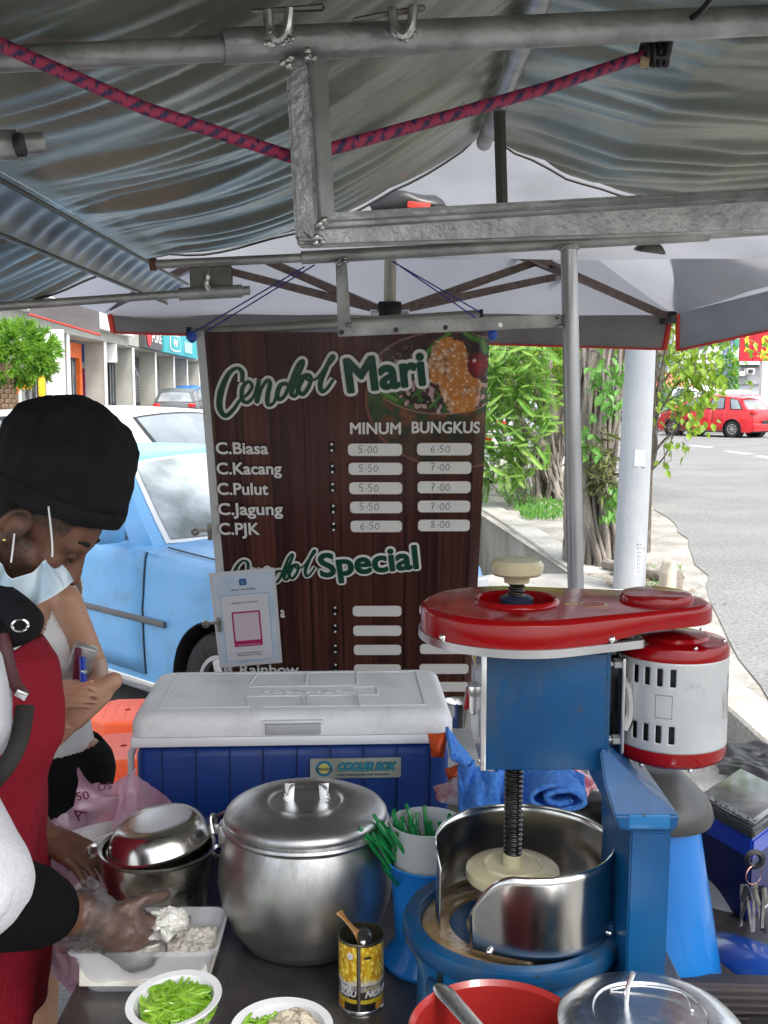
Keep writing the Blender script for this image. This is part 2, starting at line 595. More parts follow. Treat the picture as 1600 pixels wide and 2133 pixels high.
# orange frame of the second bay and partition shops near it
fac(-.9, -.5, 30.2, 30.35, FL, 3.2, 'door_frame', M('orange_frame', (.75, .14, .02), .5))
m_ = MB()
orr = M('orange_frame')
y0, y1 = 31.0, 33.6
for (ya, yb, za, zb) in [(y0, y1, 2.75, 3.2), (y1 - .3, y1, FL, 2.75), (y0, y0 + .15, FL, 2.75)]:
    m_.prism([(fx(ya) - .72, ya), (fx(yb) - .72, yb), (fx(yb) - .6, yb), (fx(ya) - .6, ya)], za, zb)
m_.build('orange_surround', orr, SH, world=True, smooth=False)
# stair rail behind a bay
m_ = MB()
for i in range(8):
    m_.box((fx(45) - 1.2, 44 + i * .25, 2.2 - i * .12), (.9, .25, .06))
m_.build('staircase', shopwhite, SH, world=True, smooth=False)
MB().tube([(fx(45) - 1.2, 44, 3.0), (fx(45) - 1.2, 46, 2.0)], .03, 6).build('stair_rail', shopwhite, SH, world=True)
# upper slatted panel
m_ = MB()
for i in range(14):
    m_.box((fx(34.6) + .33, 34.9, 4.4 + i * .11), (.04, .9, .05))
m_.build('louvre', shopwhite, SH, world=True, smooth=False)

def facade_mtx(y, z, xo):
    # text plane facing +X (towards road), running away from the camera = to the right
    ex = Vector((fx(y + 1) - fx(y), 1, 0)).normalized()
    ez = Vector((0, 0, 1)); n = ex.cross(ez)
    m = Matrix.Identity(4)
    m.col[0] = (*ex, 0); m.col[1] = (*ez, 0); m.col[2] = (*n, 0); m.col[3] = (fx(y) + xo, y, z, 1)
    return m
def facade_sign(name, label, y0, y1, z0, z1, mat, th=.2):
    t = thing(name, label, 'sign', (fx(y0) + .08, y0, z0))
    m_ = MB(); m_.prism([(fx(y0) + .08, y0), (fx(y1) + .08, y1), (fx(y1) + .08 + th, y1), (fx(y0) + .08 + th, y0)], z0, z1)
    m_.build('sign_panel', mat, t, world=True, smooth=False)
    return t
def off(m, t):
    return Matrix.Translation(-Vector(t.location)) @ m
wl_ = M('sign_white', (.85, .86, .86), .5, var=.02)
s = facade_sign('shop_sign', 'dark shop sign with red leaf mark and white letters', 39.3, 42.9, 3.35, 4.15, M('sign_charcoal', (.06, .06, .065), .5))
text('PURE', 'lettering', wl_, s, off(facade_mtx(40.6, 3.62, .3), s), .55, .01, xs=1.6)
m_ = MB(); m_.prism([(.32 * cos(a) * (1.3), .36 * sin(a)) for a in [i * 2 * pi / 16 for i in range(16)]], 0, .02, mt=facade_mtx(40.0, 3.78, .3)); m_.build('leaf_mark', M('sign_red', (.6, .03, .02), .5), s, world=True)
s = facade_sign('shop_sign', 'teal shop sign with a rounded white letter badge', 43.2, 52.4, 3.34, 4.25, M('sign_teal', (.02, .36, .4), .5))
m_ = MB()
def rrect(w, h, r, n=5):
    pts = []
    for (cx, cy, a0) in ((w / 2 - r, h / 2 - r, 0), (-w / 2 + r, h / 2 - r, pi / 2), (-w / 2 + r, -h / 2 + r, pi), (w / 2 - r, -h / 2 + r, 3 * pi / 2)):
        for i in range(n + 1):
            a = a0 + pi / 2 * i / n
            pts.append((cx + r * cos(a), cy + r * sin(a)))
    return pts
m_.prism(rrect(2.6, .66, .22), 0, .01, mt=facade_mtx(45.8, 3.8, .3)); m_.build('badge_outline', wl_, s, world=True)
m_ = MB(); m_.prism(rrect(2.3, .56, .18), 0, .01, mt=facade_mtx(45.8, 3.8, .315)); m_.build('badge', M('sign_teal'), s, world=True)
text('W', 'lettering', wl_, s, off(facade_mtx(45.1, 3.62, .34), s), .5, .015, xs=2.3)
text('watsons', 'lettering', wl_, s, off(facade_mtx(44.9, 3.42, .34), s), .14, .0, xs=3)
m_ = MB(); m_.prism(rrect(2.2, .5, .1), 0, .01, mt=facade_mtx(49.4, 3.75, .3)); m_.build('badge', M('sign_pale_teal', (.35, .62, .65), .5), s, world=True)
s = thing('hanging_sign', 'white and blue hanging shop banner between the grey pillars', 'sign', (fx(35), 35.2, 2.7))
m_ = MB(); m_.box((fx(35.2) - .3, 35.3, 2.98), (.85, .06, .6)); m_.build('sign_panel', wl_, s, world=True)
m_ = MB(); m_.box((fx(35.2) - .95, 35.28, 2.98), (.4, .06, .6)); m_.build('blue_panel', M('sign_blue', (.04, .12, .5), .5), s, world=True)
s = tag(MB().box((fx(36) - 1.1, 36.4, 2.0), (.8, .2, 1.0)).build('shop_display', M('magenta_display', (.35, .02, .12), .6), recenter=True), 'magenta and red display hanging in the shopfront under the white banner', 'display')
for (px, py, Yd, w_, h_, c, lab) in [(45, 790, 15, .3, .28, (.8, .3, .0), 'amber road sign board beside the palm trunk'),
                                     (87, 798, 20, .13, .5, (.8, .5, .02), 'narrow yellow upright board beside the grey pillar'),
                                     (22, 805, 18, .3, .25, (.7, .2, .06), 'orange low board behind the palm trunk')]:
    p = P(px, py, Yd)
    t = thing('sign_board', lab, 'sign', (p.x, p.y, gz(0, Yd)))
    MB().box((p.x, p.y, p.z), (w_, .03, h_), bev=.01).build('board', M('board_%d' % px, c, .5), t, world=True)
    MB().tube([(p.x, p.y + .03, gz(0, Yd)), (p.x, p.y + .03, p.z)], .02).build('post', galv, t, world=True)
o = MB().box((P(116, 770, 21).x, 21, 2.2), (.35, .1, 1.4)).build('door_panel', shopwhite, SH, world=True)
# ================================================================== CARS
def make_car(name, label, loc, rz, col, L=4.0, W=1.68, H=1.4, belt=.92, hood=.88, tail=.92, ws=(.75, .1), rg=(-1.55, -1.2), wr=.29,
             xf=1.25, xr=-1.25, glass=None, trim=True, kind='sedan', detail=True, group=None, chromey=False, paint=None, nose=.55):
    t = thing(name, label, 'car', loc, rz, group)
    paint = paint or M('paint_' + name + '_%d' % int(100 * col[0] + 10 * col[1]) , col, .28, 0, var=.05, scale=2, coat=.6)
    glass = glass or M('car_glass', (.10, .12, .13), .04, 0, col2=(.3, .34, .36), scale=1.2, spec=.8)
    blk = M('car_black_trim', (.02, .02, .022), .5)
    prof = [(-L / 2, tail - .28), (-L / 2 + .05, tail - .04), (-L / 2 + .25, tail), (rg[0], belt), (ws[0], belt), (L / 2 - .5, hood - .06), (L / 2 - .1, hood - .14), (L / 2, nose)]
    sill = .19
    ra = wr + .055
    def top(x): return interp(x, prof)
    def bot(x):
        for xw in (xf, xr):
            if abs(x - xw) < ra:
                return max(sill, wr + sqrt(ra * ra - (x - xw) ** 2))
        return sill if abs(x) < L / 2 - .1 else sill + .05
    def hw(x): return W / 2 * (1 - .16 * (abs(x) / (L / 2)) ** 7)
    xs = [-L / 2 + L * i / 110 for i in range(111)]
    for xw in (xf, xr):
        xs += [xw - ra, xw - ra + .002, xw + ra - .002, xw + ra, xw - ra * .97, xw + ra * .97]
    xs = sorted(xs)
    ns = 9
    def side(x, s, out=0.):
        zb, zt = bot(x), top(x)
        pts = []
        for k in range(ns):
            q = k / (ns - 1)
            z = lerp(zb, zt - .05, q)
            w = hw(x) * (1 - .05 * ((z - .5) / .45) ** 2) + out
            if abs(z - .62) < .05: w += .004
            pts.append(Vector((x, s * w, z)))
        w = hw(x) * (1 - .05 * ((zt - .05 - .5) / .45) ** 2)
        pts.append(Vector((x, s * (w - .012 + out), zt - .02)))
        pts.append(Vector((x, s * (w - .05 + out), zt - .003)))
        return pts
    mb = MB()
    V = []
    for x in xs:
        l_ = side(x, 1); r_ = side(x, -1)
        zt = top(x); w = abs(l_[-1].y)
        mid = [Vector((x, w * q, zt + .02 * (1 - q * q))) for q in (.6, .2, -.2, -.6)]
        V.append([mb.bm.verts.new(p) for p in l_ + mid + r_[::-1]])
    for A, B in zip(V, V[1:]):
        for k in range(len(A) - 1):
            f = mb.bm.faces.new((A[k], A[k + 1], B[k + 1], B[k])); f.smooth = True
    mb.bm.faces.new(V[0]); mb.bm.faces.new(V[-1][::-1])
    body = mb.build('body', paint, t, angle=40)
    # cabin
    wb, wt = W / 2 * .93, W / 2 * .72
    zr = H - .045
    def cabpt(u, s, v):
        """u 0 rear..1 front, v 0 belt..1 roof"""
        xb = lerp(rg[0], ws[0], u); xt = lerp(rg[1], ws[1], u)
        x = lerp(xb, xt, v)
        w = lerp(wb, wt, v ** 1.15) * (1 - .05 * (2 * u - 1) ** 4)
        z = lerp(belt - .01, zr - (.11 if kind == 'hatch' else .03) * abs(2 * u - 1.1) ** 2.2, v)
        return Vector((x, s * w, z))
    mb = MB()
    N = 14
    for s in (1, -1):
        mb.grid(lambda u, v: cabpt(u, s, v), N, 4)
    def roof(u, v):
        p, q = cabpt(u, 1, 1), cabpt(u, -1, 1)
        r = p.lerp(q, v)
        r.z += .04 * (1 - (2 * v - 1) ** 2)
        if u in (0, 1): pass
        return r
    mb.grid(roof, N, 8)
    def wind(u, v, uu):
        p, q = cabpt(uu, 1, v), cabpt(uu, -1, v)
        r = p.lerp(q, u)
        b = .09 * (1 - (2 * u - 1) ** 2)
        r.x += (b * (1 - v) if uu > .5 else -b * (1 - v) * .5)
        r.z += .04 * (1 - (2 * u - 1) ** 2) * v
        return r
    mb.grid(lambda u, v: wind(u, v, 1.), 10, 4)
    mb.grid(lambda u, v: wind(u, v, 0.), 10, 4)
    mb.build('cabin', paint, t, merge=.0005, angle=50)
    def glasspane(nm, fn, nrm, mt=glass, e=.004, nu=6, nv=4):
        m_ = MB(); m_.grid(lambda u, v: fn(u, v) + nrm * e, nu, nv); return m_.build(nm, mt, t, angle=60)
    fwd = Vector((.6, 0, .7)).normalized(); bwd = Vector((-.8, 0, .5)).normalized()
    glasspane('windscreen_seal', lambda u, v: wind(lerp(.05, .95, u), lerp(.03, .95, v), 1.), fwd, M('white_trim', (.6, .62, .64), .35, .3) if chromey else blk, .004, 10, 4)
    glasspane('windscreen', lambda u, v: wind(lerp(.075, .925, u), lerp(.07, .92, v), 1.), fwd, glass, .009, 10, 4)
    glasspane('rear_window', lambda u, v: wind(lerp(.08, .92, u), lerp(.08, .9, v), 0.), bwd, glass, .006, 10, 4)
    doors = [(.50, .9), (.1, .46)] if kind != 'two' else [(.3, .9)]
    if kind == 'hatch': doors = [(.56, .93), (.29, .52), (.05, .2)]
    for s in (1, -1):
        for (u0, u1) in doors:
            glasspane('side_window_seal', lambda u, v: cabpt(lerp(u0 - .01, u1 + .01, u), s, lerp(.05, .93, v)), Vector((0, s, .2)), blk, .003)
            glasspane('side_window', lambda u, v: cabpt(lerp(u0 + .012, u1 - .012, u), s, lerp(.11, .86, v)), Vector((0, s, .2)), glass, .008)
        # doors: panels a few millimetres proud
        dd = [(-.42 + ws[0] * 0, ws[0] - .12)] + ([(rg[0] + .55 if kind != 'two' else -9, -.45)] if kind != 'two' else [])
        for (x0, x1) in [(max(xr + ra + .08, -.38), min(ws[0] + .02, xf - ra - .12))] + ([(xr + ra * .75, -.41)] if kind != 'two' else []):
            if x1 - x0 < .2: continue
            m_ = MB()
            cx = [lerp(x0, x1, i / 8) for i in range(9)]
            V = [[m_.bm.verts.new(p) for p in side(x, s, .006)[1:-1]] for x in cx]
            for A, B in zip(V, V[1:]):
                for k in range(len(A) - 1):
                    f = m_.bm.faces.new((A[k], A[k + 1], B[k + 1], B[k])); f.smooth = True
            d_ = m_.build('door', paint, t, thick=.008)
            xh = x0 + .16
            MB().box((xh, s * (hw(xh) + .018), top(xh) - .14), (.15, .022, .026), bev=.006).build('door_handle', chrome if chromey else paint, d_)
            m_ = MB()
            for xx in (x0 - .004, x1 + .004):
                m_.tube([p + Vector((0, s * .003, 0)) for p in side(xx, s, 0)[1:-1]], .0035, 5)
            m_.build('door_gap', blk, t)
        if trim:
            m_ = MB()
            pts = [Vector((x, s * (hw(x) * (1 - .05 * ((.55 - .5) / .45) ** 2) + .012), .55)) for x in [lerp(xr + ra + .03, xf - ra - .03, i / 12) for i in range(13)]]
            m_.tube(pts, .017, 8, flat=(.6, 1))
            m_.build('side_moulding', M('car_grey_trim', (.12, .12, .125), .5), t)
        # sill
        m_ = MB(); m_.box((0, s * (W / 2 - .03), sill + .02), (xf - xr - 2 * ra - .02, .05, .06), bev=.01); m_.build('sill', chrome if chromey else blk, t)
        # arch liner
        for xw in (xf, xr):
            m_ = MB(); m_.lathe([(ra + .012, -.01), (ra + .012, .01), (ra - .004, .012), (ra - .004, -.3), (.001, -.3)], (xw, s * (hw(xw) - .01), wr), 28, rot=(-pi / 2 * s, 0, 0))
            o_ = m_.build('wheel_well', blk, t)
        m_ = MB(); m_.box((ws[0] - .16, s * (W / 2 + .07), belt + .07), (.08, .16, .11), bev=.02); m_.build('mirror', paint, t)
    for s in (1, -1):
        m_ = MB(); m_.tube([(x, s * (W / 2 - .10) * (1 - .1 * ((x - ws[0]) / (L / 2 - ws[0])) ** 2), top(x) + .0085) for x in [lerp(ws[0] + .1, L / 2 - .12, i / 8) for i in range(9)]], .004, 5); m_.build('bonnet_gap', blk, t)
    m_ = MB(); m_.box((0, 0, .24), (L - .3, W - .5, .12)); m_.build('underside', blk, t)
    for s in (1, -1):
        for xw in (xf, xr):
            wh = bpy.data.objects.new('wheel', None); link(wh); wh.parent = t
            wh.location = (xw, s * (hw(xw) - .105), wr); wh.rotation_euler = (0, 0, 0 if s > 0 else pi)
            m_ = MB(); m_.lathe([(wr * .62, -.08), (wr * .93, -.085), (wr, -.06), (wr, .06), (wr * .95, .083), (wr * .8, .092), (wr * .62, .08)], rot=(-pi / 2, 0, 0), n=36)
            m_.build('tyre', rubber, wh)
            m_ = MB(); m_.lathe([(wr * .63, -.07), (wr * .63, .075), (wr * .56, .075), (wr * .54, .03), (0, .02)], rot=(-pi / 2, 0, 0), n=32)
            m_.build('rim', M('rim_dark', (.1, .1, .1), .4, .6), wh)
            m_ = MB()
            for k in range(8 if kind == 'hatch' else 5):
                a = 2 * pi * k / (8 if kind == 'hatch' else 5)
                m_.box((cos(a) * wr * .3, .062, sin(a) * wr * .3), (wr * .56, .025, wr * (.1 if kind == 'hatch' else .2)), rot=(0, -a, 0), bev=.006)
            m_.lathe([(.05, .04), (.05, .078), (.03, .085), (0, .085)], rot=(-pi / 2, 0, 0), n=16)
            m_.lathe([(wr * .6, .055), (wr * .62, .08), (wr * .55, .08), (wr * .53, .05)], rot=(-pi / 2, 0, 0), n=32)
            m_.build('spokes', M('rim_alloy', (.55, .55, .55), .3, .8), wh)
    red = M('tail_lamp', (.55, .01, .01), .15, coat=.5)
    wl2 = M('head_lamp', (.7, .72, .74), .1, .3)
    for s in (1, -1):
        MB().box((-L / 2 + .05, s * (W / 2 - .22), tail - .12), (.16, .26, .14), bev=.02).build('tail_light', red, t)
        MB().box((L / 2 - .1, s * (W / 2 - .25), nose + .1), (.14, .3, .12), bev=.02).build('headlight', wl2, t)
    MB().box((L / 2 - .02, 0, .4), (.12, W * .86, .18), bev=.03).build('front_bumper', paint, t)
    MB().box((-L / 2 + .02, 0, .42), (.12, W * .86, .2), bev=.03).build('rear_bumper', paint, t)
    MB().box((-L / 2 - .045, 0, .55), (.012, .5, .12)).build('number_plate', white_p if kind != 'hatch' else blk, t)
    return t
# faded blue saloon near the stall
bluep = M('faded_blue_paint', (.11, .36, .68), .34, 0, col2=(.17, .44, .76), scale=1.6, coat=.35, rvar=.12, detail=8)
hd = radians(-43)
def place_wheel(px, py, Y, xw, yw, h):   # location so that the wheel (xw,yw) sits at the wanted spot
    p = P(px, py, Y)
    return (p.x - (xw * cos(h) - yw * sin(h)), p.y - (xw * sin(h) + yw * cos(h)), 0)
grime(bluep, .55, (.16, .2, .22), 5, .5, .75, .3)
def blue_trim(t):
    # wiper, A pillar trims, rust and scuffs on the door
    m_ = MB(); m_.tube([(.86, -.25, .925), (.8, -.28, .96), (.55, .1, 1.06), (.42, .36, 1.12)], .011, 6)
    m_.tube([(.62, -.3, 1.02), (.55, .1, 1.07), (.48, .45, 1.06)], .008, 6)
    m_.build('wiper', black, t)
loc = place_wheel(448, 1440, 4.72, 1.2, -.76, hd)
BC = make_car('parked_car', 'faded light blue old saloon parked behind the banner and stools', loc, hd, (.12, .42, .76), L=3.44, W=1.52, H=1.36, belt=.9, hood=.92, tail=.9,
              ws=(.62, .1), rg=(-1.4, -.95), wr=.28, xf=1.2, xr=-1.2, paint=bluep, chromey=True,
              glass=M('windscreen_reflections', (.10, .13, .13), .08, 0, col2=(.42, .47, .49), scale=2.3, spec=.6, detail=9, lo=.42, hi=.6))  # pale and dark blotches paint sky and tree reflections into the glass
blue_trim(BC)
# white car behind
p = P(330, 900, 8.3)
make_car('parked_car', 'white car whose roof shows behind the blue saloon', (p.x - .2, 8.6, 0), radians(-28), (.75, .76, .76), L=4.3, W=1.75, H=1.56, belt=1.0, hood=1.0, ws=(1.0, .35), rg=(-1.8, -1.35), wr=.32, trim=False)
# grey hatchback and blue car in front of the shops
p = P(355, 830, 40)
make_car('parked_car', 'dark grey hatchback parked tail towards us by the shop row', (p.x, 42, .38), radians(94), (.08, .085, .09), L=4.0, W=1.75, H=1.5, kind='hatch', belt=.95, trim=False, rg=(-1.85, -1.5), tail=.95)
p = P(396, 815, 47)
make_car('parked_car', 'bright blue car beyond the grey hatchback', (p.x - .1, 49, .42), radians(80), (.03, .16, .5), L=4.3, W=1.75, H=1.62, belt=1.0, trim=False, ws=(.8, .2), rg=(-1.9, -1.6), kind='hatch')
# red hatchback crossing the road
RC = make_car('parked_car', 'red five-door hatchback with alloy wheels across the road', (P(1500, 905, 38.3).x, 38.9, RZ), radians(130), (.62, .012, .02), L=3.95, W=1.72, H=1.53, belt=.98, hood=.98, tail=1.0,
              ws=(1.3, .6), rg=(-1.72, -1.35), wr=.3, xf=1.25, xr=-1.2, kind='hatch', trim=False, nose=.62)
MB().box((-1.42, 0, 1.5), (.22, 1.15, .03), bev=.01).build('roof_spoiler', M('paint_parked_car_62'), RC)
p = P(1470, 826, 44)
make_car('parked_car', 'white van-like car with roof rails behind the red hatchback', (p.x, 46, RZ), radians(95), (.72, .73, .73), L=4.4, W=1.85, H=1.85, belt=1.1, trim=False, wr=.34, rg=(-2.0, -1.75), kind='hatch')
p = P(1560, 826, 46)
make_car('parked_car', 'silver car with dark rear window at the right behind the red hatchback', (p.x, 49, RZ), radians(92), (.5, .51, .52), L=4.4, W=1.85, H=1.75, belt=1.1, trim=False, wr=.34, rg=(-2.0, -1.5), kind='hatch')
for i, (px, Yd, c, lab) in enumerate([(1385, 56, (.07, .08, .09), 'dark car parked farthest behind the leaves right of the lamp post'), (1330, 60, (.3, .32, .33), 'grey car half hidden behind the white lamp post')]):
    p = P(px, 826, Yd)
    make_car('parked_car', lab, (p.x, Yd, RZ), radians(20 + 30 * i), c, trim=False, kind='hatch')
p = P(1045, 960, 18)
make_car('parked_car', 'white car behind the fern leaves beside the banner', (p.x - .9, 20, 0), radians(88), (.7, .72, .73), L=4.3, W=1.75, H=1.5, trim=False, kind='hatch', tail=1.0, belt=.98, rg=(-1.9, -1.6))
p = P(1180, 900, 26)
make_car('parked_car', 'silver car showing between the two tree trunks', (p.x, 28, RZ), radians(60), (.45, .47, .5), trim=False, kind='hatch')
# ================================================================== RIGHT BACKGROUND: shop building with signs
YB = 62
def bw(px, py): return P(px, py, YB)
gb = thing('shop_building', 'pale grey shop building with tall lilac sign strip across the road', 'building', (bw(1540, 800).x, YB + 4, RZ))
pale = M('pale_wall', (.5, .52, .55), .8, var=.05, scale=.6)
a, b = bw(1395, 700), bw(1900, 700)
m_ = MB(); m_.box(((a.x + b.x) / 2, YB + 4.2, 4), (b.x - a.x, 8, 7.9)); m_.build('wall', pale, gb, world=True, smooth=False)
a2 = bw(1200, 700)
m_ = MB(); m_.box(((a.x + a2.x) / 2 + .0, YB + 6.2, 4), (a.x - a2.x, 8, 7.9)); m_.build('wall', M('navy_front', (.2, .23, .32), .7), gb, world=True, smooth=False)
def bq(x0, y0, x1, y1, nm, mt, d=.06, parent=gb, th=.1, YY=YB):
    p, q = P(x0, y0, YY), P(x1, y1, YY)
    return MB().box(((p.x + q.x) / 2, YY + .1 - d, (p.z + q.z) / 2), (abs(q.x - p.x), th, abs(p.z - q.z))).build(nm, mt, parent, world=True, smooth=False)
wht = M('white_render')
bq(1405, 690, 1500, 757, 'white_cladding', wht, .1)
bq(1530, 748, 1590, 800, 'shop_bay', M('bay_grey', (.32, .33, .35), .6), .1)
bq(1540, 760, 1578, 765, 'window', dark_int, .2)
bq(1497, 765, 1508, 800, 'door', dark_int, .1)
bq(1530, 756, 1600, 760, 'ledge', wht, .3, th=.5)
for (x0, y0, x1, y1) in [(1390, 722, 1415, 734), (1425, 720, 1455, 733), (1458, 712, 1470, 726), (1545, 720, 1560, 745)]:
    bq(x0, y0, x1, y1, 'window', M('far_window', (.08, .12, .2), .2), .2)
for i in range(4): bq(1406, 700 + i * 12, 1499, 701 + i * 12, 'cladding_joint', M('joint_grey', (.35, .36, .38), .7), .12)
ac = thing('air_conditioner', 'boxy white air conditioner unit on the pale shop wall', 'air conditioner', tuple(bw(1556, 784)))
bq(1547, 768, 1562, 780, 'casing', wht, .6, ac, .6); bq(1549, 770, 1558, 778, 'grille', dark_int, .93, ac, .06)
ac = thing('air_conditioner', 'small white wall unit left of the boxy air conditioner', 'air conditioner', tuple(bw(1540, 784)))
bq(1533, 774, 1545, 783, 'casing', wht, .5, ac, .5)
def bm_(px, py, YY, d, rot=0.):
    p = P(px, py, YY)
    return Matrix.Translation((p.x, YY + .1 - d, p.z)) @ Matrix.Rotation(pi / 2, 4, 'X') @ Matrix.Rotation(rot, 4, 'Z')
s = thing('shop_sign', 'tall lilac strip sign with sideways letters on the pale building', 'sign', tuple(bw(1513, 757)))
bq(1502, 600, 1526, 757, 'sign_panel', M('lilac', (.42, .44, .66), .6), .16, s)
text('careRx', 'lettering', M('sign_violet', (.12, .12, .32), .6), s, off(bm_(1508, 700, YB, .26, -pi / 2), s), 1.0, .01, xs=1.15)
s = thing('shop_sign', 'green and white clinic sign between lilac strip and red sign', 'sign', tuple(bw(1545, 750)))
bq(1527, 690, 1545, 750, 'sign_panel', wht, .16, s)
bq(1528, 706, 1543, 722, 'green_panel', M('sign_green', (.05, .25, .17), .6), .2, s)
text('Farmasi', 'lettering', M('grey_letter', (.3, .32, .34), .6), s, off(bm_(1528, 740, YB, .3), s), .3, 0)
bq(1530, 742, 1544, 748, 'green_strip', M('sign_lightgreen', (.2, .4, .25), .6), .2, s)
redS = M('red_sign', (.5, .008, .02), .45); yel = M('yellow_letter', (.95, .62, .03), .5)
YS = 40
s = thing('shop_sign', 'narrow red sign with yellow letters one above another', 'sign', tuple(P(1557, 752, YS)))
bq(1546, 640, 1567, 752, 'sign_panel', redS, 0, s, .15, YS)
for i, ch in enumerate('PURA'):
    text(ch, 'letter', yel, s, off(bm_(1556.5, 702 + i * 15.0 - 15 + 0, YS, .1), s), .33, .008, align='CENTER')
s = thing('shop_sign', 'wide red sign with big yellow letters at the right edge', 'sign', tuple(P(1600, 752, YS)))
bq(1573, 640, 1660, 752, 'sign_panel', redS, 0, s, .15, YS)
text('SAPURA', 'lettering', yel, s, off(bm_(1585, 737, YS, .1), s), .95, .02, xs=.7)
text('Rawatan', 'lettering', yel, s, off(bm_(1583, 747, YS, .1), s), .25, .003, xs=.9)
bp_ = thing('sign_post', 'thick white post carrying the red signs right of the red hatchback', 'post', (P(1593, 800, YS).x, YS, RZ))
bq(1588, 752, 1600, 822, 'post', wht, .0, bp_, .3, YS)
t = thing('market_umbrella', 'faded orange umbrella roof far behind the lamp post', 'umbrella', (P(1390, 800, 52).x, 52, RZ))
p = P(1392, 790, 52)
m_ = MB(); m_.lathe([(1.3, 0), (.7, .4), (0, .75)], (p.x, 52, p.z - .35), 8, smooth=False); m_.build('canopy', M('orange_cloth', (.75, .2, .1), .7), t, world=True)
MB().tube([(p.x, 52, RZ), (p.x, 52, p.z)], .04).build('pole', galv, t, world=True)
# pale building behind trees in the middle and a low white skyline building to the left of it
t = thing('far_building', 'pale low building seen in gaps between the tree trunks', 'building', (6, 75, 0))
MB().box((9, 76, 3.3), (26, 6, 6.4)).build('wall', M('far_wall', (.6, .6, .6), .8), t, world=True, smooth=False)
for i in range(9):
    MB().box((-2 + i * 2.7, 72.9, 4.6), (1.4, .2, 1.1)).build('window', M('far_window'), t, world=True, smooth=False)
    MB().box((-2 + i * 2.7, 72.9, 1.6), (1.9, .2, 2.2)).build('window', M('far_window'), t, world=True, smooth=False)

# ================================================================== LAMP POST
lp = thing('lamp_post', 'thick white octagonal concrete lamp post at the kerb', 'lamp post', (P(1310, 1222, 8.35).x, 8.35, RZ))
lpm = speckle(M('post_concrete', (.27, .29, .31), .75, col2=(.37, .39, .41), scale=2.4, bump=.25, bscale=20, detail=10, stretch=(1, 1, .3)), 80, .06)
x0 = P(1310, 1222, 8.35).x; x1 = P(1334, 735, 8.35).x; z1_ = P(1334, 735, 8.35).z
m_ = MB()
m_.tube([(x0, 8.35, RZ - .02), (x0 + (x1 - x0) * 2.6, 8.35, RZ + (z1_ - RZ) * 2.6)], [.128, .098], 20)
m_.build('shaft', lpm, lp, world=True)
MB().tube([(x0 + (x1 - x0) * 2.5, 8.35, z1_ * 2.5), (x0 + 1.2, 8.3, z1_ * 2.6 + .3)], .04).build('lamp_arm', galv, lp, world=True)
MB().box((x0 + 1.4, 8.3, z1_ * 2.6 + .3), (.6, .2, .12), bev=.03).build('lamp_head', galv, lp, world=True)
MB().box((x0 + .035, 8.231, 1.15), (.09, .006, .13), rot=(0, .05, 0)).build('number_patch', M('patch_grey', (.42, .45, .48), .8), lp, world=True)
nt_ = thing('notice', 'white typed paper notice pasted low on the lamp post', 'notice', tuple(P(1337, 1190, 8.2)))
p = P(1334, 1164, 8.2)
m_ = MB(); m_.box((p.x, 8.236, p.z), (.055, .004, .27), rot=(0, .05, .3)); m_.build('paper', M('paper', (.82, .82, .84), .7, var=.02), nt_, world=True)
inkm = M('dark_ink', (.06, .06, .09), .7)
for i, (tx, sz) in enumerate([('BILIK', .03), ('SEWA', .03), ('RM 350', .018), ('sebulan', .018), ('016-', .02), ('2254', .02), ('Ahmad', .016), ('hubungi', .014)]):
    text(tx, 'lettering', inkm, nt_, Matrix.Translation(Vector((p.x - .022, 8.2255, p.z + .1 - i * .03)) - Vector(nt_.location)) @ Matrix.Rotation(.3, 4, 'Z') @ Matrix.Rotation(pi / 2, 4, 'X'), sz * .8, 0)

# ================================================================== TREES
barkm = speckle(M('fig_bark', (.10, .085, .07), .9, col2=(.30, .265, .23), scale=7, bump=1.2, bscale=30, detail=10, stretch=(1, 1, .25)), 60, .25)
twig = M('twig_bark', (.09, .07, .055), .85, col2=(.17, .15, .12), scale=20)
leafA = M('leaf_bright', (.14, .28, .02), .45, col2=(.34, .48, .05), scale=9, translucent=.45, detail=1)
leafB = M('leaf_green', (.08, .23, .04), .4, col2=(.18, .40, .07), scale=9, translucent=.35, detail=1)
leafC = M('fern_green', (.15, .34, .06), .5, col2=(.34, .52, .13), scale=7, translucent=.45, detail=1)
leafD = M('orchid_leaf', (.06, .09, .02), .5, col2=(.16, .17, .05), scale=9, translucent=.2)
def leaf_geo(mb, c, d, up, L, w):
    """one folded leaf with a pointed tip"""
    d = d.normalized(); s_ = d.cross(up)
    s_ = s_.normalized() if s_.length > .01 else Vector((1, 0, 0))
    n_ = s_.cross(d)
    bm = mb.bm
    p = [c, c + d * L * .35 + s_ * w + n_ * w * .3, c + d * L * .7 + s_ * w * .7 + n_ * w * .1, c + d * L - n_ * L * .12, c + d * L * .7 - s_ * w * .7 + n_ * w * .1, c + d * L * .35 - s_ * w + n_ * w * .3, c + d * L * .4, c + d * L * .7 - n_ * L * .03]
    v = [bm.verts.new(q) for q in p]
    for f in ((0, 1, 6), (1, 2, 7, 6), (2, 3, 7), (3, 4, 7), (4, 5, 6, 7), (5, 0, 6)):
        bm.faces.new([v[k] for k in f])
def rv(r=R): return Vector((r.uniform(-1, 1), r.uniform(-1, 1), r.uniform(-1, 1)))
lm = MB(); leaf_geo(lm, Vector((0, 0, 0)), Vector((1, 0, 0)), Vector((0, 0, 1)), 1., .3)
leaf_me = bpy.data.meshes.new('leaf'); lm.bm.to_mesh(leaf_me); lm.bm.free()
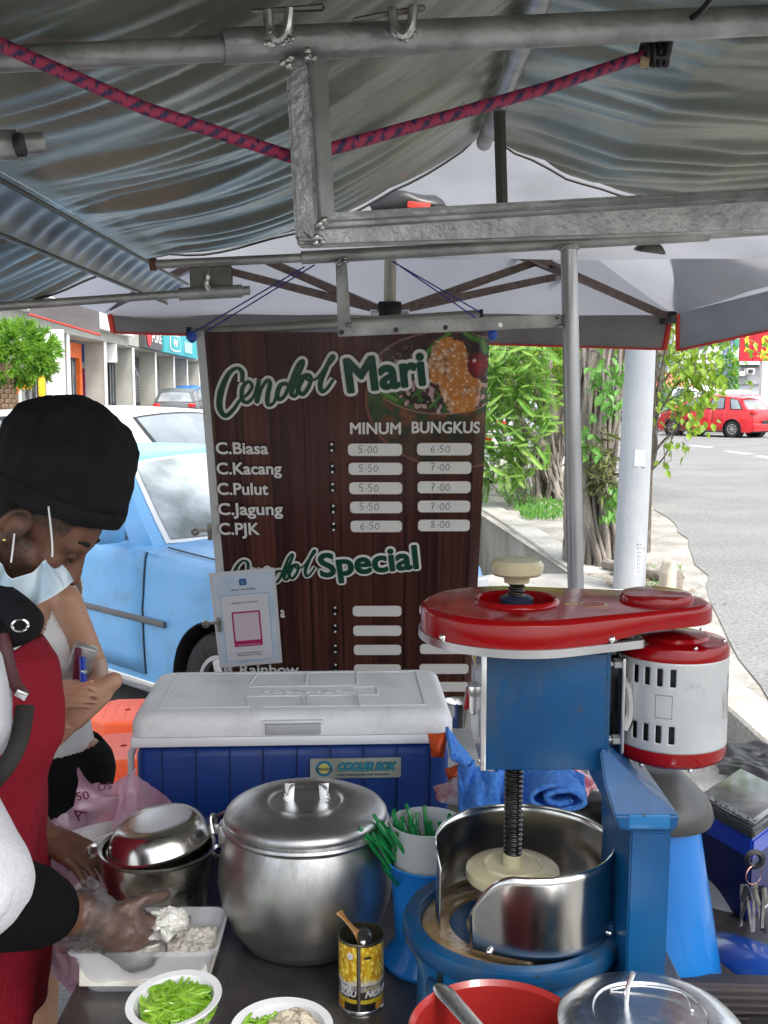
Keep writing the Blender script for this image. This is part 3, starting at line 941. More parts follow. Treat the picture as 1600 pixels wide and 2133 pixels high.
def leaf_obj(parent, c, d, L, mat, roll):
    me = LEAFM.get(mat.name)
    if me is None:
        me = leaf_me.copy(); me.materials.append(mat); LEAFM[mat.name] = me
    o = bpy.data.objects.new('leaf', me); link(o); o.parent = parent
    q = d.to_track_quat('X', 'Z')
    o.rotation_mode = 'QUATERNION'
    o.rotation_quaternion = q @ Euler((roll, 0, 0)).to_quaternion()
    o.location = c - Vector(parent.location)
    o.scale = (L, L * 1.05, L)
    return o
LEAFM = {}
def fig_tree(label, base, h, r, seed, lean=(0, 0), strands=26, rootflare=1.3):
    rr = random.Random(seed)
    t = thing('fig_tree', label, 'tree', base)
    bx_, by_, bz_ = base
    def axis(z):
        q = z / h
        return Vector((bx_ + lean[0] * q + .06 * sin(q * 5 + seed), by_ + lean[1] * q, bz_ + z))
    m_ = MB()
    # core
    m_.tube([axis(z) for z in [h * i / 14 for i in range(15)]], [r * (.5 + .1 * sin(i * 1.7)) * (1.15 if i < 2 else 1) for i in range(15)], 12)
    # aerial root strands winding round the core
    for k in range(strands):
        a = 2 * pi * k / strands + rr.uniform(-.15, .15)
        tw = rr.uniform(-.9, .9); z0 = 0; z1 = h * rr.uniform(.55, 1)
        pts, rs = [], []
        w0 = rr.uniform(.012, .05) * (r / .32)
        for i in range(18):
            q = i / 17; z = lerp(z0, z1, q)
            rad = r * (rootflare - .45 * min(1, q * 4) + .12 * sin(q * 7 + k)) * rr.uniform(.94, 1.04) * .92
            aa = a + tw * q * .9 + .12 * sin(q * 9 + k)
            pts.append(axis(z) + Vector((cos(aa) * rad, sin(aa) * rad, 0)))
            rs.append(w0 * (1.15 - .6 * q) * rr.uniform(.85, 1.15))
        m_.tube(smoothpath(pts, 2), [rs[min(i // 2, 17)] for i in range(35)], 7)
    m_.build('trunk', barkm, t, world=True)
    return t, axis, rr
# --- nearest fig tree, right of the pole
b1 = PZ(1243, 1172, RZ)
T1, ax1, r1 = fig_tree('thick fig tree with hanging aerial roots just left of the lamp post', (b1.x, b1.y, RZ), 2.6, .25, 3, lean=(-.0, .1), strands=46)
# --- second fig tree further back
b2 = PZ(1150, 1040, RZ)
T2, ax2, r2 = fig_tree('grey fig tree with twisted trunk standing behind the pole', (b2.x, b2.y, RZ), 1.15, .25, 9, lean=(-.05, .1), strands=34)
def limbs(t, start, dirs, mat=barkm, r0=.07, nm='limb', seed=1, length=2.5, drop=0.):
    rr = random.Random(seed); tips = []
    for (dx, dy, dz) in dirs:
        m_ = MB()
        p = Vector(start) + rv(rr) * .05; d = Vector((dx, dy, dz)).normalized()
        pts = [p.copy()]
        for i in range(9):
            d = (d + rv(rr) * .22 + Vector((0, 0, -drop))).normalized()
            p = p + d * length / 9
            pts.append(p.copy())
            if i > 2: tips.append((p.copy(), d.copy()))
        m_.tube(smoothpath(pts, 2), [lerp(r0, r0 * .25, i / 18) for i in range(19)], 8)
        # twigs
        for i in range(3, 9):
            for _ in range(2):
                q = pts[i]; dd = (d + rv(rr) * 1.1).normalized(); q2 = q + dd * rr.uniform(.2, .55)
                q3 = q2 + (dd + rv(rr) * .5).normalized() * .2
                m_.tube([q, q2, q3], [r0 * .25, r0 * .14, .003], 5)
                tips.append((q2, dd)); tips.append((q3, dd))
        m_.build(nm, mat, t, world=True)
    return tips
tips1 = limbs(T1, ax1(2.2), [(-.5, 0, 1), (.35, .1, 1), (.0, .3, 1), (-.9, -.1, .6), (.7, 0, .8)], length=2.4, seed=4)
limbs(T1, ax1(1.5), [(-.35, 0, 1), (.25, -.1, 1), (-.1, .1, 1)], length=1.3, seed=14, r0=.045)
tips2 = limbs(T2, ax2(1.05), [(-.7, 0, .9), (.35, .1, 1), (-.3, .2, 1), (-1, -.2, .7), (.1, 0, 1), (.6, 0, .9)], length=2.9, seed=5, r0=.11)
tips2 += limbs(T2, ax2(.7), [(-.8, -.2, .9), (.45, -.1, 1)], length=2.4, seed=15, r0=.08)
def foliage(t, pts, n, L, mat, name='foliage', seed=3, spread=.25, droop=.7, kind='stuff'):
    rr = random.Random(seed); m_ = MB()
    for i in range(n):
        c, d = pts[rr.randrange(len(pts))]
        c = c + Vector((rr.gauss(0, spread), rr.gauss(0, spread), rr.gauss(0, spread)))
        dd = (rv(rr) + Vector((0, 0, -droop)))
        leaf_geo(m_, c, dd, rv(rr), L * rr.uniform(.6, 1.15), L * rr.uniform(.26, .36))
    o = m_.build(name, mat, t, world=True, smooth=False)
    if kind: o['kind'] = kind
    return o
foliage(T1, tips1, 2600, .11, leafA, seed=6, spread=.16)
foliage(T1, tips1, 1500, .11, leafB, seed=7, spread=.25)
foliage(T2, tips2, 2200, .12, leafA, seed=8, spread=.3)
foliage(T2, tips2, 1400, .12, leafB, seed=9, spread=.35)
# leafy sprays on tree 1: individually built large leaves at where the photo shows them
def spray(t, spots, mat, L, seed, dens=1.):
    rr = random.Random(seed); tw = MB()
    for (px, py, Y, sx, sy, n) in spots:
        c = P(px, py, Y); k = Y / F
        tw.tube([c + Vector((0, .05, sy * k * 1.1)), c + Vector((0, 0, 0)), c - Vector((0, 0, sy * k * .7))], [.006, .004, .002], 5)
        for i in range(int(n * dens)):
            p = c + Vector((rr.gauss(0, sx * k * .5), rr.gauss(0, .1), rr.gauss(0, sy * k * .5)))
            d = Vector((rr.uniform(-.7, .7), rr.uniform(-.8, .3), -rr.uniform(.3, 1))).normalized()
            leaf_obj(t, p, d, L * rr.uniform(.7, 1.15), mat, rr.uniform(-1.3, 1.3))
    tw.build('twigs', twig, t, world=True)['kind'] = 'stuff'
spray(T1, [(1262, 790, 9.2, 45, 60, 75), (1275, 840, 9.2, 30, 20, 20), (1275, 1030, 9.3, 26, 40, 32), (1232, 930, 9.3, 22, 22, 16), (1270, 1065, 9.3, 20, 16, 10), (1215, 900, 9.3, 18, 30, 14)], leafB, .105, 2)
# orchid clump on the trunk
m_ = MB(); rr = random.Random(5)
for i in range(170):
    p = P(1255 + rr.gauss(0, 22), 975 + rr.gauss(0, 38), 9.35) + Vector((0, rr.uniform(-.1, .1), 0))
    leaf_geo(m_, p, Vector((rr.uniform(-1, 1), rr.uniform(-1, .2), rr.uniform(-1.2, .5))), rv(rr), rr.uniform(.1, .2), .012)
o = m_.build('orchid_clump', leafD, T1, world=True, smooth=False); o['kind'] = 'stuff'
# dead twigs clump and thin stems right of the lamp post: a shrub of its own
sb = PZ(1352, 985, RZ)
SB = thing('roadside_shrub', 'thin stemmed shrub with drooping yellow-green leaves right of the lamp post', 'shrub', (P(1345, 1000, 9.6).x, 9.6, RZ))
def stem(pts, r0, nm='stem'):
    MB().tube(smoothpath([P(x, y, Y) for x, y, Y in pts], 4), [lerp(r0, r0 * .3, i / ((len(pts) - 1) * 4)) for i in range((len(pts) - 1) * 4 + 1)], 7).build(nm, twig, SB, world=True)
stem([(1345, 1150, 9.6), (1352, 960, 9.6), (1362, 880, 9.6), (1375, 800, 9.6), (1392, 700, 9.6), (1400, 560, 9.6)], .045)
stem([(1348, 1000, 9.6), (1365, 930, 9.6), (1358, 860, 9.6), (1366, 780, 9.6), (1370, 640, 9.6)], .03)
stem([(1352, 960, 9.6), (1385, 915, 9.5), (1430, 880, 9.4), (1440, 830, 9.4)], .014)
stem([(1350, 985, 9.6), (1385, 950, 9.5), (1410, 890, 9.4), (1425, 905, 9.3)], .01)
stem([(1362, 880, 9.6), (1385, 840, 9.5), (1420, 790, 9.4), (1480, 770, 9.3)], .012)
stem([(1375, 800, 9.6), (1410, 760, 9.5), (1450, 700, 9.4)], .01)
stem([(1366, 850, 9.6), (1400, 830, 9.5), (1450, 815, 9.4), (1470, 850, 9.3)], .008)
rr = random.Random(31); m_ = MB()
for i in range(90):
    p = P(1408 + rr.gauss(0, 13), 878 + rr.gauss(0, 15), 9.4)
    q = p + rv(rr) * .06
    m_.tube([p, (p + q) / 2 + rv(rr) * .03, q], .0025, 4)
for i in range(60):
    p = P(1375 + rr.gauss(0, 25), 800 + rr.gauss(0, 60), 9.6); q = p + Vector((rr.uniform(-.15, .3), 0, rr.uniform(-.1, .35)))
    m_.tube([p, (p + q) / 2 + rv(rr) * .04, q], .003, 4)
o = m_.build('dead_twigs', twig, SB, world=True); o['kind'] = 'stuff'
spray(SB, [(1440, 770, 9.4, 70, 60, 60), (1402, 690, 9.4, 18, 40, 22), (1395, 735, 9.4, 20, 22, 14), (1425, 765, 9.4, 28, 28, 26), (1420, 785, 9.4, 18, 16, 8), (1470, 745, 9.3, 26, 40, 30), (1450, 790, 9.3, 36, 34, 34), (1485, 790, 9.3, 25, 28, 20), (1435, 840, 9.3, 40, 24, 30),
           (1440, 880, 9.2, 34, 24, 22), (1465, 830, 9.2, 20, 18, 10), (1400, 925, 9.3, 28, 16, 8), (1385, 955, 9.3, 12, 26, 6), (1425, 930, 9.2, 14, 8, 3), (1365, 845, 9.4, 12, 30, 6), (1492, 815, 9.3, 16, 16, 7)], leafA, .088, 12)
# fern-like shrub left of the second tree
FB = thing('feathery_shrub', 'bright green feathery leaved shrub between the banner and the fig tree', 'shrub', (1.85, 14.5, RZ))
m_ = MB(); rr = random.Random(77); st = MB()
base = Vector((1.85, 14.5, RZ))
for k in range(330):
    px, py = rr.uniform(985, 1150), rr.uniform(700, 1000)
    if px > 1120 and py > 930: continue
    c = P(px, py, 14.5 + rr.uniform(-.5, .5))
    d = Vector((rr.uniform(-1, 1), rr.uniform(-.7, .3), rr.uniform(-.8, .3))).normalized()
    if k % 14 == 0: st.tube(smoothpath([base + Vector((rr.uniform(-.12, .3), 0, 0)), base.lerp(c, .5) + Vector((0, 0, .2)), c], 4), .005, 5)
    L = rr.uniform(.18, .36); n_ = 10
    s_ = d.cross(Vector((0, 0, 1))).normalized()
    for i in range(n_):
        q = c + d * L * i / n_ + Vector((0, 0, -.15 * (i / n_) ** 2 * L))
        l_ = .10 * sin(pi * (i + 1.2) / (n_ + 2)) + .02
        for sg in (1, -1):
            leaf_geo(m_, q, (s_ * sg + d * .5 + Vector((0, 0, -.25))), Vector((0, 0, 1)), l_, .018)
o = m_.build('foliage', leafC, FB, world=True, smooth=False); o['kind'] = 'stuff'
st.build('stems', twig, FB, world=True)
# broad-leaf background greenery between and behind the trees
def bush(label, px, py, Y, rx, rz_, n, mat, L, seed, base=None, name='bush'):
    c = P(px, py, Y)
    t = thing(name, label, name, (c.x, Y, gz(0, Y) if c.x < 1 else RZ))
    rr = random.Random(seed); m_ = MB()
    for i in range(n):
        v = Vector((rr.gauss(0, 1), rr.gauss(0, 1), rr.gauss(0, 1))).normalized() * rr.uniform(.4, 1) ** .5
        p = c + Vector((v.x * rx, v.y * rx * .7, v.z * rz_)) * (1 + .3 * noise.noise(v * 2.3 + Vector((seed, 0, 0))))
        leaf_geo(m_, p, v + rv(rr) * .8 + Vector((0, 0, -.3)), rv(rr), L * rr.uniform(.6, 1.2), L * .25)
    o = m_.build('foliage', mat, t, world=True, smooth=False); o['kind'] = 'stuff'
    m_ = MB()
    for k in range(5):
        e = c + Vector((rr.uniform(-.5, .5) * rx, 0, rr.uniform(-.2, .5) * rz_))
        m_.tube(smoothpath([Vector((c.x + rr.uniform(-.1, .1), Y, t.location.z)), c.lerp(e, .3) - Vector((0, 0, rz_ * .5)), e], 4), .02, 6)
    m_.build('stems', twig, t, world=True)
    return t
bush('leafy tree crown high behind the fig trees', 1090, 690, 17, 1.7, .9, 2400, leafA, .14, 41, name='background_tree')
bush('green bush crown between the two fig trunks', 1200, 760, 18, .5, .8, 900, leafA, .13, 42, name='background_tree')
bush('pale green tree behind the lamp post', 1170, 600, 19, 2.2, .8, 1800, leafB, .15, 43, name='background_tree')
bush('low round shrub by the far building wall right of the leaves', 1515, 785, 50, .45, 1.3, 500, leafB, .25, 44)
bush('dark hedge far behind the red hatchback', 1370, 850, 44, 1.3, .5, 700, leafB, .25, 45, name='hedge')
# left round tree with bright needles and scaly trunk
LT = thing('round_palm_tree', 'bright green spiky crowned tree with scaly trunk at the left edge', 'tree', (P(5, 800, 13).x, 13, 0))
c0 = P(30, 735, 13); rr = random.Random(8); m_ = MB()
for k in range(230):
    v = Vector((rr.gauss(0, 1), rr.gauss(0, 1), rr.gauss(0, 1))).normalized()
    p = c0 + Vector((v.x * .50, v.y * .5, v.z * .34)) * rr.uniform(.5, 1.05)
    for i in range(22):
        d = v * 1.2 + rv(rr) * 1.0
        leaf_geo(m_, p, d, rv(rr), rr.uniform(.09, .17), .012)
o = m_.build('foliage', M('palm_green', (.09, .24, .02), .5, col2=(.24, .44, .05), scale=6, translucent=.4), LT, world=True, smooth=False); o['kind'] = 'stuff'
tb = P(12, 800, 13)
sc_ = M('scaly_trunk', (.22, .13, .08), .9, col2=(.42, .3, .2), scale=20, bump=.6)
MB().tube([(tb.x, 13, 0), (tb.x, 13, tb.z + .25)], [.13, .1], 12).build('trunk', sc_, LT, world=True)
me_ = None
for row in range(15):
    for k in range(9):
        a = 2 * pi * (k + .5 * (row % 2)) / 9
        z = tb.z - .75 + row * .06
        m2 = MB(); 
        if me_ is None:
            m2.box((0, 0, 0), (.03, .07, .06), bev=.01, seg=1)
            s0 = m2.build('bark_scale', sc_, LT); me_ = s0.data; s1 = s0
        else:
            m2.bm.free(); s1 = bpy.data.objects.new('bark_scale', me_); link(s1); s1.parent = LT
        s1.location = Vector((tb.x + cos(a) * .12, 13 + sin(a) * .12, z)) - Vector(LT.location); s1.rotation_euler = (0, .4, a)
# logs, stump slabs, litter
def log(label, p0, p1, r, cat='log'):
    t = thing('cut_log', label, cat, (p0[0], p0[1], RZ))
    m_ = MB(); m_.tube(smoothpath([Vector(p0), (Vector(p0) + Vector(p1)) / 2 + Vector((.02, 0, .01)), Vector(p1)], 3), r, 10); m_.noise_move(.008, 12)
    m_.build('wood', barkm, t, world=True)
    for q, s_ in ((Vector(p0), -1), (Vector(p1), 1)):
        d = (Vector(p1) - Vector(p0)).normalized()
        MB().tube([q + d * s_ * -.005, q + d * s_ * .006], r * .9, 10).build('cut_end', M('cut_wood', (.3, .22, .13), .8, col2=(.45, .35, .22), scale=30), t, world=True)
g = PZ(1262, 1182, RZ + .03); g2_ = PZ(1290, 1200, RZ + .03)
log('short cut log lying at the foot of the fig tree', (g.x, g.y, RZ + .06), (g2_.x + .12, g2_.y - .15, RZ + .05), .05)
g = PZ(1345, 1205, RZ); log('bark covered log piece right of the lamp post foot', (g.x, g.y, RZ + .05), (g.x + .2, g.y - .3, RZ + .04), .055)
wedge = thing('tree_stump_slab', 'upright wedge of split stump standing at the road edge', 'stump', (PZ(1393, 1232, RZ).x, PZ(1393, 1232, RZ).y, RZ))
L0 = wedge.location
m_ = MB(); m_.prism([(-.075, 0), (.05, 0), (.05, .16), (.035, .235), (.0, .255), (-.03, .24), (-.06, .15)], -.05, .05, mt=Matrix.Rotation(.5, 4, 'Z') @ Matrix.Rotation(pi / 2, 4, 'X'), bev=.01)
m_.build('split_face', M('cut_wood_pale', (.34, .3, .24), .85, col2=(.52, .46, .38), scale=12, bump=.4, bscale=30, stretch=(1, 1, .2)), wedge, smooth=False)
m_ = MB(); m_.prism([(.03, 0), (.1, 0), (.1, .16), (.035, .18)], -.06, .045, mt=Matrix.Rotation(.3, 4, 'Z') @ Matrix.Rotation(pi / 2, 4, 'X'), bev=.01)
m_.build('bark_side', barkm, wedge, smooth=False)
# fallen leaves, twigs, weeds
m_ = MB(); rr = random.Random(3)
for i in range(900):
    y = rr.uniform(7.6, 15); x = rr.gauss(0, .15) + 1.9 + (y - 8) * .12
    if y < 8.4: x = 1.95 + rr.gauss(0, .12) + abs(rr.gauss(0, .2)); 
    if x < 1.78 and y < 9.1: x = 2.1
    d = rv(rr); d.z = 0
    leaf_geo(m_, Vector((x, y, RZ + .012)), d, Vector((0, 0, 1)), rr.uniform(.03, .07), .014)
o = m_.build('fallen_leaves', M('dry_leaf', (.18, .09, .04), .8, col2=(.42, .26, .13), scale=5), smooth=False); tag(o, 'dry brown leaves scattered on the verge and kerb', 'fallen leaves', kind='stuff')
m_ = MB()
for i in range(1600):
    p = PZ(rr.uniform(1030, 1230), rr.uniform(1020, 1085), RZ)
    if p.x < 1.75: p.x += .35
    leaf_geo(m_, p, Vector((rr.uniform(-.6, .6), rr.uniform(-.6, .6), 1)), rv(rr), rr.uniform(.04, .13), .01)
for i in range(400):
    p = PZ(rr.uniform(1330, 1420), rr.uniform(1180, 1240), RZ)
    leaf_geo(m_, p, Vector((rr.uniform(-.6, .6), rr.uniform(-.6, .6), 1)), rv(rr), rr.uniform(.01, .05), .006)
o = m_.build('weeds', leafB, smooth=False); tag(o, 'low green weeds growing along the top of the retaining wall', 'weeds', kind='stuff')
# ================================================================== SILVER TARPAULIN OVER THE STALL
def tarp_mat():
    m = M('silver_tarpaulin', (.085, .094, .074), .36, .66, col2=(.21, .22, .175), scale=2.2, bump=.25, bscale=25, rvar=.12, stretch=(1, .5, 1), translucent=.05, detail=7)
    return m
tarpm = tarp_mat()
RX, RZT = .275, 2.37     # ridge
YF, YN = 3.08, .55
def prof_z(x):
    if x < -.66: return interp(x, [(-2.2, 1.62), (-1.4, 1.83), (-1.1, 1.875), (-.66, 2.03)])
    if x < RX:
        q = (x + .66) / (RX + .66)
        return lerp(2.03, RZT, q) - .09 * sin(pi * q)
    return interp(x, [(RX, RZT), (.58, 2.22), (.8, 2.17), (1.1, 2.145), (1.6, 2.13), (2.4, 2.1)])
def wr_amp(x, y, side):
    p = Vector((x, y, 0))
    # creases run obliquely over the slope
    if side < 0:
        s = (y * .95 + x * .32) ; l = (x * .95 - y * .3)
    else:
        s = (y * .8 + x * .6); l = (x * .8 - y * .6)
    n1 = noise.noise(Vector((s * 5.0, l * .8, 1.7))); n2 = noise.noise(Vector((s * 11, l * 1.3, 5.1))); n3 = noise.noise(Vector((s * 24, l * 2.5, 9.)))
    ridge = 1 - abs(n1) * 2
    return .024 * n1 + .014 * (1 - 2 * abs(n2)) + .003 * n3
T = thing('tarpaulin', 'silver grey wrinkled tarpaulin stretched over the ridge pole above the stall', 'tarpaulin', (RX, 1.3, 1.9))
def slope(x0, x1, nu, nv, side, name, fade0=True):
    m_ = MB()
    def fn(u, v):
        x = lerp(x0, x1, u); y = lerp(YN, YF, v)
        e = 1.
        d = min(abs(x - RX), abs(x + .66)) / .12
        e = min(1, d)
        zz = prof_z(x) + wr_amp(x, y, side) * ((.25 + .75 * e) if abs(x - RX) < abs(x + .66) else e)
        # far hem curves in from ridge to eave
        if v > .9:
            xx = (x - RX)
            y -= (v - .9) * 10 * .10 * (abs(sin(xx * 5)) * .4)
        return Vector((x, y, zz))
    m_.grid(fn, nu, nv)
    return m_.build(name, tarpm, T, world=True, angle=180)
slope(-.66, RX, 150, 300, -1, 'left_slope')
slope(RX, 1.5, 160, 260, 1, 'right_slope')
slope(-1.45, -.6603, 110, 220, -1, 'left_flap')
hemm = M('dark_hem', (.02, .022, .02), .6)
m_ = MB()
m_.tube([Vector((lerp(-1.45, 1.5, i / 60), YF - .002, prof_z(lerp(-1.45, 1.5, i / 60)) + wr_amp(lerp(-1.45, 1.5, i / 60), YF, -1 if i < 35 else 1) - .004)) for i in range(61)], .004, 6)
m_.build('hem', hemm, T, world=True)
# ruffled seam tube along the left eave
EV = thing('ruffled_strap', 'ruffled silver seam band with black edges along the left eave', 'strap', (-.66, 1.5, 2.0))
m_ = MB()
def ruf(u, v):
    y = lerp(-.5, YF + .35, u)
    w = .068 * (v - .5)
    fade = .35 + .65 * abs(noise.noise(Vector((y * 1.3, 3, 0)))) * 1.6
    z = 2.0 + w * .9 + .010 * sin(y * 62 + 3 * noise.noise(Vector((y * 2.2, 0, 0)))) * cos(pi * (v - .5)) * fade
    return Vector((-.66 + w * 1.0 - .01 * sin(pi * v), y, z - .03))
m_.grid(ruf, 900, 8)
m_.build('band', M('band_silver', (.17, .18, .18), .38, .6, col2=(.28, .285, .28), scale=8), EV, world=True, angle=180)
for s_ in (0, 1):
    MB().tube([ruf(i / 120, s_) + Vector((0, 0, -.004)) for i in range(121)], .0045, 6).build('cord_edge', black, EV, world=True)
rp = thing('ridge_pole', 'galvanised round ridge pole holding up the tarpaulin', 'pole', (RX, 2.8, RZT - .03))
MB().tube([(RX - .01, .2, RZT - .035), (RX + .0, 3.0, RZT - .035)], .021, 16).build('tube', galv, rp, world=True)
MB().tube([P(1040, 222, 2.6), P(1046, 425, 2.6)], .014, 4).build('upright_tube', M('olive_steel', (.12, .12, .105), .5, .5), rp, world=True)

# ================================================================== POP-UP TENT BEHIND
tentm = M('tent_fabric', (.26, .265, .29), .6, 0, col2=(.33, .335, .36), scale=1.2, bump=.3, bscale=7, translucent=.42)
tented = M('tent_valance', (.12, .113, .11), .7, 0, col2=(.19, .178, .172), scale=3, bump=.3, bscale=16, translucent=.1)
redt = M('red_trim', (.6, .05, .03), .6, var=.1, translucent=.3)
TX0, TX1, TY0, TY1 = P(226, 645, 5.2).x, P(1405, 660, 5.2).x, 3.22, 5.2
TZ0 = 2.03; PK = Vector(((TX0 + TX1) / 2, 4.2, 2.85))
TN = thing('pop_up_tent', 'grey pop-up tent with red trimmed valance behind the menu banner', 'tent', (PK.x, 4.2, 0))
def tent_face(a, b, name, sag=.06, mat=None):
    a, b = Vector(a), Vector(b)
    def fn(u, v):
        p = a.lerp(b, u).lerp(PK, v)
        p.z -= sag * 4 * v * (1 - v) * .7 + .05 * (4 * u * (1 - u)) * (1 - v) * 0
        p.z += .008 * noise.noise(p * 3.)
        return p
    m_ = MB(); m_.grid(fn, 24, 24)
    return m_.build(name, mat or tentm, TN, world=True, merge=.0005, angle=180)
A_, B_, C_, D_ = (TX0, TY0, TZ0 + .02), (TX1, TY0, TZ0 + .02), (TX1, TY1, TZ0), (TX0, TY1, TZ0)
tent_face(A_, B_, 'front_panel', mat=M('toned_down_fabric', (.10, .105, .115), .6, col2=(.16, .165, .18), scale=2.5, bump=.3, bscale=7, detail=8, translucent=.15)); tent_face(D_, C_, 'back_panel'); tent_face(A_, D_, 'left_panel'); tent_face(B_, C_, 'right_panel')  # front panel colour darkened to offset the sun and sky falling on it
def valance(a, b, name, zt=TZ0, zb=TZ0 - .17, cut0=0., cut1=0., seed=0, blow=.02):
    a, b = Vector(a), Vector(b)
    def fn(u, v):
        uu = u + (cut0 * (1 - u) - cut1 * u) * v * 0
        p = a.lerp(b, u); p.z = lerp(zt, zb, v)
        n_ = (b - a).cross(Vector((0, 0, 1))).normalized()
        p += n_ * blow * v * noise.noise(Vector((u * 4, seed, 0)))
        p += (b - a).normalized() * (cut0 * (1 - u) - cut1 * u) * v
        return p
    m_ = MB(); m_.grid(fn, 30, 3); m_.build(name, tented, TN, world=True, angle=180)
    m_ = MB(); m_.tube([fn(i / 40, 1.) for i in range(41)], .011, 6, flat=(1, .5)); m_.tube([fn(0, j / 4) for j in range(5)], .010, 6); m_.tube([fn(1, j / 4) for j in range(5)], .010, 6)
    m_.build('red_trim', redt, TN, world=True)
def val2(u, v):
    a = P(226, 640, 5.2).lerp(P(1398, 657, 5.2), u); b_ = P(236, 693, 5.2).lerp(P(1384, 728, 5.2), u)
    p = a.lerp(b_, v); p.y += .03 * v * noise.noise(Vector((u * 5, 1, 0))); return p
m_ = MB(); m_.grid(val2, 40, 3); m_.build('valance', tented, TN, world=True, angle=180)
m_ = MB(); m_.tube([val2(i / 40, 1.) for i in range(41)], .011, 6, flat=(1, .5)); m_.tube([val2(0, j / 4) for j in range(5)], .014, 6); m_.tube([val2(1, j / 4) for j in range(5)], .014, 6)
m_.build('red_trim', redt, TN, world=True)
# neighbour tent flaps right and left, lifted a little by the wind
NT = thing('neighbour_tent', 'second grey tent roof joining on the right with red trimmed edge', 'tent', (2.6, 5, 0))
c0 = Vector((TX1 + .02, TY1, TZ0 + .01)); 
def nf(u, v):
    p = P(lerp(1412, 1850, u), lerp(652, 546, u), lerp(5.2, 4.5, u))
    q = P(lerp(1395, 2100, u), lerp(470, 280, u), lerp(3.9, 3.3, u))
    r_ = p.lerp(q, v); r_.z -= .1 * sin(pi * v) * 1. * u - .02 * sin(v * 9) * (1 - u) 
    return r_
m_ = MB(); m_.grid(nf, 30, 24); m_.build('roof_panel', tentm, NT, world=True, angle=180)
def nv_(u, v):
    return P(lerp(1412, 1850, u), lerp(lerp(652, 546, u), lerp(730, 634, u), v), lerp(5.2, 4.5, u))
m_ = MB(); m_.grid(nv_, 20, 2); m_.build('valance', M('blue_grey_valance', (.17, .18, .20), .6, translucent=.25), NT, world=True)
m_ = MB(); m_.tube([nv_(i / 20, 1) for i in range(21)], .012, 6, flat=(1, .5)); m_.tube([nv_(0, j / 3) for j in range(4)], .012, 6); m_.build('red_trim', redt, NT, world=True)
NL = thing('neighbour_tent', 'grey tent valance with red edge at the left in front of the shops', 'tent', (-1.9, 5.3, 0))
def nl(u, v):
    p = P(lerp(60, 207, u), lerp(610, 645, u), 5.4)
    zb = P(lerp(60, 205, u), lerp(655, 698, u), 5.4).z
    p.z = lerp(p.z, zb, v); return p
m_ = MB(); m_.grid(nl, 12, 2); m_.build('valance', tented, NL, world=True)
m_ = MB(); m_.tube([nl(i / 12, 1) for i in range(13)], .012, 6, flat=(1, .5)); m_.build('red_trim', redt, NL, world=True)
# frame: mast, hub, trusses
hubp = P(812, 645, 4.2)
MB().tube([hubp, (hubp.x + .01, 4.2, 2.8)], .024, 12).build('mast', M('cream_tube', (.42, .41, .33), .5, .3), TN, world=True)
MB().box(hubp, (.095, .095, .06), bev=.012).build('hub', black, TN, world=True)
for s_ in (-1, 1):
    MB().tube([hubp + Vector((s_ * .03, -.03, -.015)), hubp + Vector((s_ * .075, -.04, -.015))], .012, 10).build('hub_bolt', chrome, TN, world=True)
def bar(a, b, r=.012, nm='truss_bar'):
    a, b = Vector(a), Vector(b)
    d = (b - a); rot = d.to_track_quat('X', 'Z').to_matrix()
    MB().box((a + b) / 2, (d.length, r * 2, r * 2.6), rot=rot).build(nm, brownbar, TN, world=True)
h1 = hubp + Vector((-.04, 0, 0)); h2 = hubp + Vector((.04, 0, 0))
bar(h1, P(560, 545, 4.6)); bar(h1, P(440, 555, 4.8)); bar(h2, P(1175, 525, 4.6)); bar(h2, P(1165, 575, 5.0))
bar(P(1085, 525, 4.4), P(1395, 662, 5.15)); bar(P(1070, 528, 4.9), P(1180, 570, 4.4))
bar(P(226, 640, 5.1), P(420, 545, 4.6))
MB().box(P(1392, 662, 5.15), (.07, .07, .06), bev=.01).build('corner_bracket', black, TN, world=True)
MB().box(P(1168, 572, 4.9), (.05, .04, .05), bev=.01).build('slider_bracket', galv, TN, world=True)
bk = tag(MB().box(P(1355, 516, 2.4), (.07, .05, .022), rot=(.2, .1, .2), taper=(.6, .6), bev=.008).build('clip_lamp', M('plate_dark', (.14, .14, .13), .5, .6, col2=(.22, .22, .21), scale=20), recenter=True), 'small angular metal clip hanging under the right pipe', 'clip')
# black bag with red print lying on tent fabric behind the beam
bgm = MB(); bgm.ball(P(850, 428, 3.35), (.12, .05, .035)); bgm.noise_move(.02, 14)
tag(bgm.build('black_bundle', M('black_vinyl', (.01, .01, .01), .4), recenter=True), 'black folded bundle seen between tarpaulin and beam', 'bundle')
bgm = MB(); bgm.box(P(872, 428, 3.28), (.07, .02, .018), rot=(0, .1, 0)); bgm.noise_move(.01, 20)
tag(bgm.build('red_cloth_scrap', redt, recenter=True), 'red cloth scrap beside the black bundle', 'cloth')

